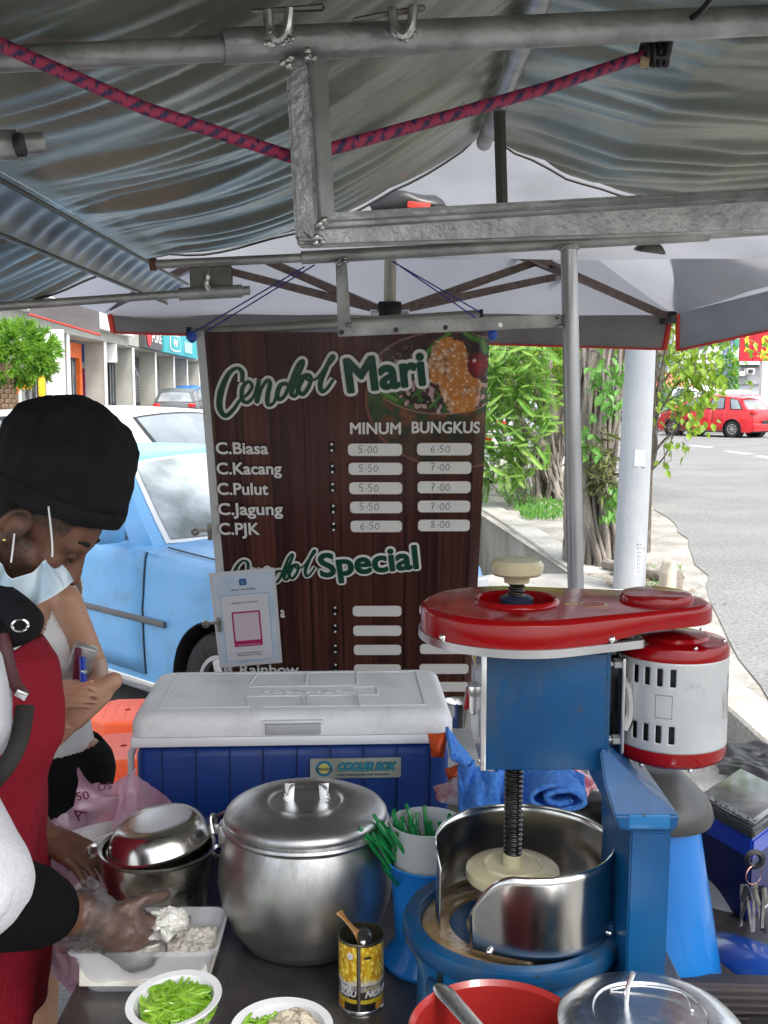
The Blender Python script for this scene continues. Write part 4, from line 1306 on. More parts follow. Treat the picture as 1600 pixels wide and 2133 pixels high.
# ================================================================== STEEL FRAME OVER THE COUNTER
FR = thing('overhead_frame', 'galvanised steel frame with thick top pipe and hanging angle beam', 'frame', (0, 1.4, 2.05))
def pipe(a, b, r, nm, parent=FR, n=20, mat=galv, cap_in=True):
    m_ = MB(); m_.tube([a, b], r, n); return m_.build(nm, mat, parent, world=True)
a0, a1 = P(-60, 127, 1.30), P(470, 101, 1.33)
b0, b1 = P(462, 97, 1.33), P(1720, 36, 1.62)
def rpx(px, p): return px / F * (p.y * cos(PITCH) + (HH - p.z) * sin(PITCH)) / 2
r_thin = rpx(52, a1); r_fat = rpx(72, b0)
pipe(a0, a1, r_thin, 'thin_pipe'); 
pipe(b0, b1, r_fat, 'sleeve_pipe')
def strip(name, pts4, th, mat=galv, parent=FR, bev=.002):
    """flat bar from 4 corners (front face) given thickness backwards"""
    p = [Vector(q) for q in pts4]
    n_ = (p[1] - p[0]).cross(p[3] - p[0]).normalized()
    if n_.y < 0: n_ = -n_
    m_ = MB(); b = m_.bm
    f_ = [b.verts.new(q) for q in p]; k_ = [b.verts.new(q + n_ * th) for q in p]
    b.faces.new(f_[::-1]); b.faces.new(k_)
    for i in range(4): b.faces.new((f_[i], f_[(i + 1) % 4], k_[(i + 1) % 4], k_[i]))
    bmesh.ops.recalc_face_normals(b, faces=b.faces)
    if bev: bmesh.ops.bevel(b, geom=b.edges[:], offset=bev, segments=2, affect='EDGES')
    return m_.build(name, mat, parent, world=True, smooth=False)
galvr = M('galvanised_rough', (.24, .245, .24), .42, .6, col2=(.36, .365, .36), scale=26, rvar=.12, bump=.28, bscale=110, detail=3)
# hanging box section post
YH = 1.33
strip('hanger_post', [P(594, 120, YH), P(645, 120, YH), P(664, 500, YH), P(615, 500, YH)], .03, galvr, bev=.004)
strip('hanger_post_edge', [P(642, 118, YH - .003), P(652, 112, YH - .008), P(668, 455, YH - .008), P(662, 470, YH - .003)], .028, M('galv_edge_highlight', (.3, .3, .3), .35, .8, col2=(.42, .42, .42), scale=14, rvar=.1))  # lighter strip paints the highlight along the post's rounded edge
# angle beam: vertical face, top flange and lower lip
yA, yB = 1.335, 1.62
strip('angle_beam', [P(617, 470, yA), P(1660, 410, yB), P(1660, 478, yB), P(622, 512, yA)], .006, galvr)
strip('beam_top_flange', [P(680, 440, yA), P(1660, 385, yB), P(1660, 412, yB - .008), P(660, 471, yA - .008)], .03, galv, bev=.006)
strip('beam_lower_lip', [P(622, 509, yA - .003), P(1660, 474, yB - .003), P(1660, 480, yB - .003), P(630, 515, yA - .003)], .004, galv, bev=.001)
for (px, py, f_) in [(918, 475, alu), (1180, 462, alu), (1438, 439, black), (640, 490, steel)]:
    q = P(px, py, lerp(yA, yB, (px - 617) / 1043)); 
    MB().lathe([(0, .004), (.0062, .004), (.0066, 0)], q + Vector((0, -.001, 0)), 14, rot=(pi / 2, 0, -.25)).build('rivet_hole', f_, FR, world=True)
q = P(640, 490, yA); MB().box(q + Vector((0, -.006, 0)), (.011, .002, .0015), rot=(0, .7, 0)).build('screw_slot', black, FR, world=True)
# weld beads
weld = M('weld_metal', (.45, .45, .44), .25, .9, var=.3, scale=60)
def welds(spots, parent=FR, s=.006):
    rr = random.Random(5)
    for (px, py, Y) in spots:
        m_ = MB()
        c = P(px, py, Y)
        for k in range(7): m_.ball(c + rv(rr) * s, s * rr.uniform(.4, .8), 8)
        m_.build('weld_bead', weld, parent, world=True)
welds([(600, 128, YH - .01), (648, 118, YH - .012), (560, 80, YH - .03), (600, 78, YH - .03), (668, 465, YH - .012), (668, 500, YH - .006), (820, 60, 1.37), (862, 62, 1.38), (838, 78, 1.37)])
# flat tabs welded on top pipe with hooks
for (x0, y0, x1, y1, hx, hy, Y) in [(522, 24, 676, 14, 580, 62, 1.33), (733, 42, 886, 15, 838, 55, 1.37)]:
    strip('top_tab', [P(x0, y0 - 6, Y - .02), P(x1, y1 - 8, Y - .02), P(x1, y1 + 8, Y - .02), P(x0, y0 + 4, Y - .02)], .004, M('rusty_tab', (.2, .17, .14), .5, .5, col2=(.35, .34, .31), scale=30))
    c = P(hx, hy, Y - .03)
    m_ = MB(); m_.tube(smoothpath([c + Vector((-.012, 0, .022)), c + Vector((-.01, 0, 0)), c + Vector((0, 0, -.012)), c + Vector((.01, 0, 0)), c + Vector((.014, 0, .024))], 4), .006, 8)
    m_.build('welded_hook', weld, FR, world=True)
# second, lower frame at the back of the counter
F2 = thing('counter_pole_frame', 'lower galvanised pole frame with round post standing behind the shaver', 'frame', (P(1190, 800, 2.05).x, 2.05, 0))
YL0, YL1 = 2.0, 2.2
pl0, pl1, pl2 = P(318, 551, YL0), P(632, 537, YL0 + .04), P(1475, 490, YL1)
m_ = MB(); m_.tube([pl0, pl1 + (pl1 - pl0) * .05], rpx(19, pl0), 16); m_.build('thin_pipe', galv, F2, world=True)
m_ = MB(); m_.tube([P(628, 537, YL0 + .04), pl2], rpx(27, pl1), 16); m_.build('sleeve_pipe', galv, F2, world=True)
m_ = MB(); m_.tube([P(1470, 490, YL1), P(1700, 475, YL1 + .06)], rpx(17, pl2), 16); m_.build('thin_pipe', galv, F2, world=True)
MB().tube([P(318, 551, YL0) + Vector((-.004, 0, 0)), P(326, 551, YL0)], rpx(26, pl0), 14).build('rusty_end', M('rust', (.12, .05, .03), .8), F2, world=True)
pt, pb = P(1185, 512, 2.11), P(1200, 1240, 2.11)
d_ = (pb - pt); pz0 = pt + d_ * ((0 - pt.z) / d_.z)
MB().tube([pt, (pz0.x, pz0.y, 0)], .0165, 18).build('round_post', M('post_galv', (.3, .31, .32), .35, .75, col2=(.5, .51, .53), scale=10, rvar=.12, stretch=(1, 1, .2)), F2, world=True)
YM = 2.05
strip('drop_bar', [P(699, 545, YM), P(722, 543, YM), P(730, 668, YM), P(704, 690, YM)], .02, galv)
strip('cross_bar', [P(704, 674, YM), P(1170, 654, YM + .06), P(1170, 680, YM + .06), P(705, 701, YM)], .02, galv)
for (px, py, f_) in [(712, 692, black), (825, 687, black), (928, 682, black), (1042, 677, alu)]:
    MB().lathe([(0, .003), (.0045, .003), (.005, 0)], P(px, py, YM - .001), 12, rot=(pi / 2, 0, 0)).build('rivet_hole', f_, F2, world=True)
welds([(705, 545, YM - .01), (722, 543, YM - .01), (727, 672, YM - .01), (1168, 660, 2.1), (1170, 518, 2.1), (1200, 516, 2.1), (1168, 682, 2.1)], F2, .0045)
MB().tube([P(1185, 512, 2.11), P(1185, 520, 2.11)], .021, 16).build('post_collar', galv, F2, world=True)
# left stub and lower left pipe with plate bracket
S1 = thing('pipe_stub', 'short galvanised pipe stub poking in at the left edge', 'pipe', tuple(P(-20, 305, 1.3)))
a, b = P(-80, 306, 1.3), P(38, 302, 1.32)
MB().tube([a, b], rpx(62, b), 18).build('sleeve', galv, S1, world=True)
e = P(92, 297, 1.33)
m_ = MB(); r_ = rpx(44, e); m_.tube([b + (a - b) * .1, e], r_, 18, caps=False); m_.tube([e, e + (b - e) * .5], r_ * .85, 18, caps=False); m_.build('inner_tube', galv, S1, world=True)
MB().lathe([(r_ * 1.0, 0), (r_ * .85, .001)], e, 18, rot=(0, pi / 2, 0)).build('tube_rim', alu, S1, world=True)
MB().tube([P(34, 303, 1.3) , P(48, 301, 1.3)], rpx(50, b), 14).build('dark_collar', black, S1, world=True)
S2 = thing('eave_pipe', 'lower left galvanised eave pipe ending in a sleeve under a plate', 'pipe', tuple(P(400, 612, 1.95)))
MB().tube([P(-80, 644, 1.75), P(380, 612, 1.95)], rpx(17, P(380, 612, 1.95)), 14).build('thin_pipe', galv, S2, world=True)
MB().tube([P(372, 613, 1.95), P(505, 606, 1.97)], rpx(27, P(380, 612, 1.95)), 16).build('sleeve', galv, S2, world=True)
MB().tube([P(500, 606, 1.97), P(521, 605, 1.97)], rpx(19, P(380, 612, 1.95)), 14).build('inner_tube', galv, S2, world=True)
strip('plate', [P(394, 556, 1.97), P(484, 553, 1.97), P(485, 598, 1.97), P(396, 602, 1.97)], .004, M('plate_dark', (.14, .14, .13), .5, .6, col2=(.22, .22, .21), scale=20), S2)
m_ = MB(); m_.tube(smoothpath([P(428, 556, 1.955), P(432, 575, 1.95), P(430, 590, 1.95), P(438, 604, 1.95)], 3), .006, 8); m_.build('weld_bead', weld, S2, world=True)

# ================================================================== BUNGEE ROPE, CORDS
def rope_mat():
    m = M('bungee_red', (.30, .02, .06), .6, var=.1)
    nt = m.node_tree; n, l = nt.nodes, nt.links
    a = n.new('ShaderNodeAttribute'); a.attribute_name = 'print'
    l.new(a.outputs['Color'], n['Principled BSDF'].inputs['Base Color'])
    return m
ropem = rope_mat()
BR = thing('bungee_rope', 'red elastic rope with navy flecks slung under the hanger post', 'rope', tuple(P(610, 325, 1.35)))
def rope(pts, r, nm, steps):
    m_ = MB(); bm = m_.bm
    pts = [Vector(p) for p in pts]; N = 12
    rings = []
    for i in range(steps + 1):
        t = i / steps * (len(pts) - 1); k = min(int(t), len(pts) - 2)
        rings.append(pts[k].lerp(pts[k + 1], t - k))
    m_.tube(rings, r, N)
    o = m_.build(nm, ropem, BR, world=True, angle=180)
    me = o.data
    at = me.color_attributes.new('print', 'FLOAT_COLOR', 'POINT')
    for vi in range(len(me.vertices)):
        i, k = vi // N, vi % N
        ph = (i * .18 + k * 2 * 1.0) % 4
        dk = (int(i / 9 + k * 4 / N) % 2 == 0) and ((k + i // 9) % 4 > 1 or noise.noise(Vector((i * .2, k * .6, 0))) > .1)
        at.data[vi].color = (.018, .016, .07, 1) if dk else (.33, .025, .075, 1)
    return o
r0 = rpx(27, P(500, 300, 1.36))
rope([P(-60, 66, 1.22), P(300, 225, 1.3), P(608, 327, 1.375)], r0, 'rope', 420)
rope([P(608, 327, 1.375), P(655, 322, 1.375), P(672, 313, 1.375)], r0, 'rope', 40)
rope([P(668, 316, 1.375), P(900, 252, 1.45), P(1150, 180, 1.52), P(1345, 115, 1.58)], r0 * 1.03, 'rope', 420)
kc = P(1362, 112, 1.575)
m_ = MB(); pts = []
for i in range(60):
    a = i / 59 * 2 * pi * 4.2
    pts.append(kc + Vector((lerp(-.016, .022, i / 59), cos(a) * .013, sin(a) * .017)))
m_.tube(pts, .0042, 8); m_.build('wire_coil', black, BR, world=True)
MB().tube([kc + Vector((-.02, -.005, -.012)), kc + Vector((-.008, -.008, -.014))], .008, 10).build('frayed_end', M('frayed', (.35, .27, .15), .8), BR, world=True)
BC_ = thing('tie_wire', 'black rubber cord tied round the rope end and running up over the pipe', 'cord', tuple(kc))
MB().tube(smoothpath([P(1362, 118, 1.565), P(1388, 118, 1.56), P(1396, 90, 1.555), P(1400, 70, 1.55), P(1430, 45, 1.53), P(1465, 18, 1.5), P(1500, -30, 1.45)], 6), .0045, 8).build('cord', black, BC_, world=True)
navy = M('blue_string', (.02, .03, .25), .6)
LC = thing('blue_string', 'thin blue strings tying the left end of the banner rod', 'string', tuple(P(410, 690, 2.5)))
MB().tube([P(404, 692, 2.5), P(634, 556, 2.3)], .0016, 6).build('strand', navy, LC, world=True)
MB().tube([P(430, 690, 2.5), P(655, 552, 2.3)], .0016, 6).build('strand', navy, LC, world=True)
LC = thing('blue_string', 'thin blue strings tying the right end of the banner rod', 'string', tuple(P(1000, 655, 2.5)))
MB().tube([P(1003, 652, 2.52), P(818, 545, 2.35)], .0016, 6).build('strand', navy, LC, world=True)
MB().tube([P(994, 664, 2.5), P(820, 545, 2.35)], .0016, 6).build('strand', navy, LC, world=True)
# ================================================================== MENU BANNER
TL = P(405, 692, 2.51); TRt = P(1022, 692, 2.51)
BM_ = P(709, 1400, 2.87); TM = (TL + TRt) / 2
yd = (BM_ - TM); yd.x = 0; yd.normalize()          # down along the sheet
ex = Vector((1, 0, 0)); ey = -yd; en = ex.cross(ey)
BFm = Matrix.Identity(4)
BFm.col[0] = (*ex, 0); BFm.col[1] = (*ey, 0); BFm.col[2] = (*en, 0); BFm.col[3] = (*TL, 1)
BFi = BFm.inverted()
BW = TRt.x - TL.x; BL = 1.12
def BP(px, py):
    """local sheet coordinates of a photograph pixel"""
    a = (px - 800) / F; b = (1066.5 - py) / F
    d = Vector((a, cos(PITCH) + b * sin(PITCH), -sin(PITCH) + b * cos(PITCH)))
    o = Vector((0, 0, HH)); t = (TL - o).dot(en) / d.dot(en)
    return BFi @ (o + d * t)
def BC4(cx, cy): return BP(400 + cx / 2.5, 660 + cy / 2.5)
BN = thing('menu_banner', 'dark wood patterned cendol menu banner hanging behind the counter', 'banner', tuple(TL), rot=BFm.to_euler())
def topx(v):      # sheet coordinates -> photo px (for laying out the print)
    p = BFm @ Vector((v[0], v[1], 0)) - Vector((0, 0, HH))
    zc = p.y * cos(PITCH) - p.z * sin(PITCH); yc = p.y * sin(PITCH) + p.z * cos(PITCH)
    return 800 + F * p.x / zc, 1066.5 - F * yc / zc
def nz(x, y, s, k=0): return noise.noise(Vector((x * s, y * s, k)))
def mixc(a, b, t):
    t = max(0, min(1, t)); return tuple(a[i] + (b[i] - a[i]) * t for i in range(3))
mound = [(892, 752), (905, 712), (932, 703), (962, 712), (976, 735), (974, 768), (1004, 796), (1000, 838), (982, 858), (940, 860), (920, 830), (914, 805), (894, 792)]
def inpoly(x, y, pl):
    c = False; j = len(pl) - 1
    for i in range(len(pl)):
        if (pl[i][1] > y) != (pl[j][1] > y) and x < (pl[j][0] - pl[i][0]) * (y - pl[i][1]) / (pl[j][1] - pl[i][1]) + pl[i][0]: c = not c
        j = i
    return c
def segd(x, y, a, b):
    dx, dy = b[0] - a[0], b[1] - a[1]; t = max(0, min(1, ((x - a[0]) * dx + (y - a[1]) * dy) / (dx * dx + dy * dy)))
    return sqrt((x - a[0] - t * dx) ** 2 + (y - a[1] - t * dy) ** 2)
def paint_banner(x, y):
    if x < .022: return (.5, .5, .5)
    pl = x / .083
    k = math.floor(pl + .12 * nz(0, y, .6, 3)); fr = pl - k
    r_ = (sin(k * 12.9) * 43758.5) % 1
    g = .5 + .5 * noise.noise(Vector((x * 130 + k * 7, y * 2.2, k))) ; g2 = .5 + .5 * noise.noise(Vector((x * 420, y * 6, k)))
    g3 = .5 + .5 * noise.noise(Vector((x * 28 + k * 3, y * 1.1, 4)))
    v = .25 * r_ + .45 * g * g + .25 * g2 + .35 * g3
    c = mixc((.012, .003, .003), (.17, .055, .034), v * v * 1.0)
    if fr < .035 or fr > .985: c = mixc(c, (.008, .003, .003), .8)
    px, py = topx((x, y))
    if px > 745 and py < 1000:
        # bowl body
        e = ((px - 950) / 190) ** 2 + ((py - 830) / 148) ** 2
        if e < 1 and py > 790 - (px - 780) * .1:
            n1 = nz(px, py, .03, 2) + .5 * nz(px, py, .09, 1)
            body = mixc((.05, .02, .015), (.18, .08, .03), .5 + n1)
            if n1 < -.12 or px < 800 - (py - 830) * .2: body = mixc((.03, .05, .02), (.07, .11, .035), .5 + n1)
            dk = mixc((.012, .018, .01), body, .35)
            t = max(0, min(1, (915 - py) / 60))
            c = mixc(mixc(c, dk, .75), body, t) if e < .94 else mixc(c, (.25, .1, .06), .6)
        # inside of the bowl
        xr = (px - 925); yr = (py - 777) + xr * .02
        e2 = (xr / 152) ** 2 + (yr / 86) ** 2
        if e2 < 1:
            n1 = nz(px, py, .045, 7); n2 = nz(px, py, .075, 8); n3 = nz(px, py, .2, 9)
            c = mixc((.02, .012, .01), (.075, .03, .028), .5 + n1)
            if yr > -25 or px < 860:
                if n2 > .16: c = mixc((.33, .2, .17), (.5, .38, .34), .5 + n3)
                elif n2 < -.2: c = mixc((.02, .07, .015), (.07, .18, .04), .5 + n3)
            if yr < -30 and px < 890: c = mixc(c, (.05, .02, .02), .8)
        if abs(e2 - 1) < .028: c = mixc(c, (.42, .26, .18), .55)
        for (a, b, w) in [((883, 742), (912, 712), 6), ((912, 712), (938, 694), 5), ((975, 700), (1006, 712), 7), ((1006, 712), (1012, 735), 8), ((792, 815), (826, 834), 8), ((895, 850), (915, 828), 3), ((968, 694), (985, 706), 6)]:
            d = segd(px, py, a, b)
            if d < w: c = mixc((.12, .26, .05), (.015, .07, .015), d / w + .3 * nz(px, py, .2, 3))
        if inpoly(px + 5 * nz(px, py, .12, 1), py + 5 * nz(px, py, .12, 5), mound):
            n1 = nz(px, py, .035, 11); n2 = nz(px, py, .09, 12); n3 = nz(px, py, .2, 13)
            c = mixc((.26, .10, .035), (.66, .42, .26), .5 + .9 * n2 + .5 * n3)
            ctr = 1 - min(1, abs(px - 945 - (py - 780) * .18) / 42)
            if n1 + ctr * .5 > .2: c = mixc(c, (.50, .17, .01), .75)
            if n3 > .3 and n2 > 0: c = (.78, .60, .45)
        d = sqrt((px - 996) ** 2 + ((py - 762) * .82) ** 2)
        if d < 22:
            c = mixc((.30, .012, .02), (.10, .006, .01), d / 22 + .4 * nz(px, py, .1, 2))
            if (px - 988) ** 2 + (py - 752) ** 2 < 14: c = (.7, .5, .5)
    return c
NU, NV = 330, 500
m_ = MB()
def bsheet(u, v):
    x, y = u * BW, -v * BL
    z = -.0015
    if u < .05: z += -.012 * ((.05 - u) / .05) ** 1.5 * (1 + .6 * sin(v * 9))
    if u > .96: z += -.010 * ((u - .96) / .04) ** 1.5 * (1 + .6 * sin(v * 7 + 2))
    # side edges draw in a little towards the bottom as the vinyl curls
    return Vector((x, y, z + .0008 * sin(u * 19 + v * 6)))
m_.grid(bsheet, NU, NV)
bmt = attr_mat('banner_print', .36, coat=.15, bump=.06, bscale=9)
o = m_.build('printed_sheet', bmt, BN, angle=180)
at = o.data.color_attributes.new('print', 'FLOAT_COLOR', 'POINT')
buf = []
for v in o.data.vertices:
    buf += [*paint_banner(v.co.x, v.co.y), 1]
at.data.foreach_set('color', buf)
prW = M('print_white', (.68, .67, .64), .35, var=.02, coat=.2)
prG = M('print_green', (.008, .055, .028), .35, var=.05, coat=.2)
prS = M('print_shadow', (.004, .003, .003), .4)
prK = M('marker_ink', (.03, .03, .035), .5)
def T4(cx, cy, z=.001, ang=0.):
    p = BC4(cx, cy)
    return Matrix.Translation((p.x, p.y, z)) @ Matrix.Rotation(ang, 4, 'Z')
def fit(body, cx0, cy, cx1, cap, mat, z=.001, ang=0., off=.0, name='lettering', shadow=None):
    """text fitted between two crop x, with cap height in crop px"""
    a, b = BC4(cx0, cy), BC4(cx1, cy); wdt = (b.x - a.x) / cos(ang); ch = (BC4(cx0, cy - cap).y - a.y)
    size = ch / .70
    cu = bpy.data.curves.new('m', 'FONT'); cu.body = body; cu.size = size; o_ = bpy.data.objects.new('m', cu); link(o_)
    bpy.context.view_layer.update(); w0 = o_.dimensions.x; bpy.data.objects.remove(o_)
    xs = wdt / max(w0, 1e-4)
    if shadow:
        for (mt_, of_, zz) in shadow:
            text(body, name, mt_, BN, T4(cx0, cy, zz, ang), size, of_, xs)
    return text(body, name, mat, BN, T4(cx0, cy, z, ang), size, off, xs)
A65 = radians(6.3)
fit('Mari', 800, 390, 1195, 172, prG, .0042, A65, .0042, shadow=[(prW, .0125, .0024)])
fit('Special', 668, 1350, 1168, 118, prG, .0042, radians(6.0), .0032, shadow=[(prW, .0095, .0024)])
# brush script "Cendol" as strokes of changing width
cen = [[(262, 338, 9), (262, 285, 11), (232, 264, 8), (188, 300, 11), (152, 390, 15), (146, 470, 14), (176, 512, 11), (218, 478, 9), (250, 432, 7), (292, 398, 7), (314, 356, 8), (292, 334, 8), (264, 368, 10), (262, 425, 10), (290, 442, 9), (325, 405, 6), (350, 322, 9)],
       [(350, 322, 10), (343, 380, 11), (340, 440, 10), (362, 372, 7), (392, 328, 8), (408, 342, 10), (396, 400, 11), (396, 452, 10), (425, 446, 7), (446, 395, 8), (468, 348, 9), (500, 346, 9)],
       [(500, 346, 8), (464, 350, 10), (446, 392, 11), (452, 426, 10), (480, 412, 8), (510, 350, 9), (546, 262, 9), (574, 226, 9), (578, 248, 8), (540, 330, 11), (518, 392, 11), (538, 408, 9), (562, 360, 7), (590, 300, 8)],
       [(598, 298, 9), (566, 318, 11), (552, 370, 11), (576, 400, 10), (608, 362, 9), (620, 312, 9), (598, 298, 8), (604, 326, 6), (650, 318, 6), (696, 264, 8), (736, 212, 9), (728, 204, 8), (700, 262, 11), (670, 338, 12), (676, 384, 10), (702, 372, 8), (738, 322, 6)]]
def script(tf, k=1.):
    for lay, (mt_, mul, add, zz, nm) in enumerate([(prW, 1.05, 16, .0022, 'lettering_outline'), (prG, 1.2, 0, .0045, 'lettering')]):
        m_ = MB()
        for si, st in enumerate(cen):
            pts = []; ws = []
            for (x, y, w) in st:
                X, Y_ = tf(x, y); q = BC4(X, Y_)
                pts.append(Vector((q.x, q.y, 0))); ws.append(w)
            sp = smoothpath(pts, 8)
            u_ = BC4(1, 0).x - BC4(0, 0).x
            rs = []
            for i in range(len(sp)):
                t = i / 8; j = min(int(t), len(ws) - 2); w = lerp(ws[j], ws[j + 1], t - j)
                rs.append((w * mul + add) * u_ * k)
            m2 = MB(); m2.tube(sp, rs, 14)
            for v in m2.bm.verts: v.co.z = v.co.z * .03 + zz + .00004 * si
            me = bpy.data.meshes.new('t'); m2.bm.to_mesh(me); m2.bm.free(); m_.bm.from_mesh(me)
        m_.build(nm, mt_, BN, smooth=False)
script(lambda x, y: (x, y))
script(lambda x, y: (640 - (735 - x) * .735, 1215 + (y - 205) * .72 + (735 - x) * .015), .74)
fit('MINUM', 820, 607, 1080, 58, prW, .0025, 0, .0011)
fit('BUNGKUS', 1140, 602, 1490, 58, prW, .0025, 0, .0011)
for i, (tx, x0, x1, y) in enumerate([('C.Biasa', 125, 392, 711), ('C.Kacang', 129, 462, 817), ('C.Pulut', 132, 393, 923), ('C.Jagung', 135, 468, 1028), ('C.PJK', 139, 347, 1131)]):
    fit(tx, x0, y, x1, 60 if i < 9 else 40, prW, .0025, 0, .0011, shadow=[(prS, .0028, .0012)])
fit('C.Rainbow', 166, 1858, 552, 50, prW, .0025, 0, .0009, shadow=[(prS, .003, .0012)])
fit('a', 462, 1562, 482, 58, prW, .0025, 0, .0009)
def cpt(cx, cy, z): p = BC4(cx, cy); return Vector((p.x, p.y, z))
U = BC4(1, 500).x - BC4(0, 500).x
for i, (cx, cy) in enumerate([(728, 678), (731, 791), (733, 886), (736, 999), (738, 1092), (745, 1529), (746, 1622), (747, 1727), (748, 1826)]):
    m_ = MB()
    for s_ in (-16, 16): m_.lathe([(0, .0006), (7 * U, .0006), (7.4 * U, 0)], cpt(cx, cy + s_, .0016), 12)
    m_.build('colon', prW, BN)
    m_ = MB(); m_.prism(rrect(30 * U, 62 * U, 12 * U), 0, .0004, mt=Matrix.Translation(cpt(cx, cy, .0006))); m_.build('colon_shadow', prS, BN)
slots = [(953, 691, 285), (955, 790, 285), (957, 891, 284), (959, 991, 282), (960, 1090, 281), (964, 1531, 279), (965, 1633, 278), (966, 1733, 277), (966, 1834, 276),
         (1314, 688, 288), (1314, 785, 287), (1313, 886, 285), (1312, 986, 284), (1312, 1085, 283), (1312, 1524, 280), (1312, 1625, 280), (1312, 1728, 280), (1312, 1832, 290), (1312, 1925, 290)]
slotm = M('slot_white', (.70, .69, .66), .3, var=.02, coat=.3)
for (cx, cy, w) in slots:
    m_ = MB(); m_.prism(rrect((w + 6) * U, 76 * U, 24 * U), 0, .0004, mt=Matrix.Translation(cpt(cx, cy, .0008))); m_.build('slot_border', M('slot_edge', (.25, .16, .13), .4), BN, smooth=False)
    m_ = MB(); m_.prism(rrect(w * U, 70 * U, 22 * U), 0, .0005, mt=Matrix.Translation(cpt(cx, cy, .0014))); m_.build('price_slot', slotm, BN, smooth=False)
dig = {'5': [[(.75, 1), (.2, .98), (.15, .55), (.55, .6), (.7, .3), (.4, .0), (.05, .05)]], '0': [[(.5, .95), (.1, .6), (.2, .1), (.6, .05), (.85, .5), (.5, .95)]],
       '6': [[(.75, 1), (.25, .6), (.1, .2), (.45, -.02), (.75, .25), (.5, .5), (.15, .3)]], '7': [[(.05, .92), (.75, .98), (.4, .4), (.3, -.05)], [(.2, .5), (.65, .52)]],
       '8': [[(.6, .95), (.2, .8), (.4, .5), (.75, .2), (.4, 0), (.15, .2), (.5, .5), (.75, .8), (.55, .97)]], '.': [[(.25, .35), (.3, .42), (.4, .40), (.36, .33)]]}
def hand(tx, cx, cy, h=36):
    m_ = MB(); x = cx; rr = random.Random(int(cx * 7 + cy))
    for ch in tx:
        for st in dig[ch]:
            pts = [cpt(x + p[0] * h * .75, cy - p[1] * h + rr.uniform(-1, 1), .0022) for p in st]
            m_.tube(smoothpath(pts, 5), 1.7 * U, 6)
        x += h * (.82 if ch != '.' else .5)
    for v in m_.bm.verts: v.co.z = .0022 + (v.co.z - .0022) * .2
    m_.build('handwritten_price', prK, BN)
for i, (a_, b_) in enumerate([('5.00', '6.50'), ('5.50', '7.00'), ('5.50', '7.00'), ('5.50', '7.00'), ('6.50', '8.00')]):
    hand(a_, 866 + (2 * i if i < 4 else 10), [706, 804, 906, 1004, 1104][i]); hand(b_, 1242, [703, 797, 902, 1002, 1096][i])
# rod, hooks
RD = thing('banner_rod', 'grey tube from which the menu banner hangs', 'rod', tuple(P(700, 675, 2.53)))
e0, e1 = P(395, 694, 2.53), P(1002, 656, 2.53)
MB().tube([e0, e1], .0125, 16).build('tube', M('rod_grey', (.3, .3, .29), .45, .4, col2=(.4, .4, .38), scale=14), RD, world=True)
MB().tube([e0 - Vector((.006, 0, 0)), e0 + Vector((.004, 0, -.0005))], .015, 14).build('end_cap', M('navy_cap', (.02, .03, .12), .4), RD, world=True)
MB().tube([e1 - Vector((.004, 0, 0)), e1 + Vector((.004, 0, 0))], .0135, 14).build('end_cap', black, RD, world=True)
for (px, py) in [(400, 702), (1026, 697)]:
    c = P(px, py, 2.5); MB().ball(c, (.012, .01, .014), 10).build('blue_knot', M('blue_knot', (.03, .1, .5), .5), RD, world=True)

# ================================================================== PAYMENT SHEET AND CLIPS
pc = [BC4(82, 1325), BC4(430, 1297), BC4(490, 1785), BC4(140, 1815)]
cn = sum(pc, Vector()) / 4
PW = (pc[1] - pc[0]).length * .985; PH = (pc[3] - pc[0]).length
ang = atan2((pc[1] - pc[0]).y + (pc[2] - pc[3]).y, (pc[1] - pc[0]).x + (pc[2] - pc[3]).x)
PM = BFm @ Matrix.Translation((cn.x, cn.y, .010)) @ Matrix.Rotation(ang, 4, 'Z')
PP = thing('payment_notice', 'laminated pale blue payment notice with pink frame clipped to the banner left side', 'notice', tuple(PM.translation), rot=PM.to_euler())
sk = -.07
def shx(m__):
    for v in m__.bm.verts: v.co.x += -(v.co.y) * sk - 0 * v.co.x
    return m__
def pr(w, h, x, y, z, nm, mt, r_=.002, th=.0004):
    m_ = MB(); m_.prism(rrect(w, h, r_), 0, th, mt=Matrix.Translation((x, y, z)))
    for v in m_.bm.verts: v.co.x += -v.co.y * sk * 1.1
    return m_.build(nm, mt, PP, smooth=False)
pr(PW, PH, 0, 0, 0, 'laminate', M('laminate', (.62, .63, .66), .12, var=.02, coat=.8), .004, .001)
pr(PW * .9, PH * .93, 0, 0, .0011, 'sheet', M('pale_blue_paper', (.42, .55, .68), .4, col2=(.62, .68, .74), scale=9, coat=.4))
pr(PW * .74, PH * .70, 0, -PH * .09, .0016, 'panel_outline', M('outline_blue', (.25, .4, .62), .5, coat=.3))
pr(PW * .725, PH * .69, 0, -PH * .09, .0021, 'white_panel', M('white_panel', (.66, .66, .7), .4, var=.02, coat=.4))
pr(PW * .44, PH * .37, 0, -PH * .1, .0027, 'pink_frame', M('pink_frame', (.42, .01, .10), .4, coat=.3), .003)
pr(PW * .39, PH * .29, 0, -PH * .075, .0033, 'white_field', M('code_blank', (.62, .52, .56), .4, var=.03), .001)
pr(PW * .11, PW * .11, 0, PH * .385, .0018, 'logo_badge', M('logo_blue', (.01, .09, .32), .4, coat=.4), .003)
def pt_(tx, x, y, s, mt, z=.003, al='CENTER', xs=1):
    text(tx, 'lettering', mt, PP, Matrix.Translation((x - y * sk * 1.1, y, z)), s, 0, xs, .0002, al)
pt_('Touch', 0, PH * .385, .0045, prW, .0026); pt_("n Go", 0, PH * .368, .004, prW, .0026)
pt_("Touch 'n Go eWallet", 0, PH * .305, .0075, inkm)
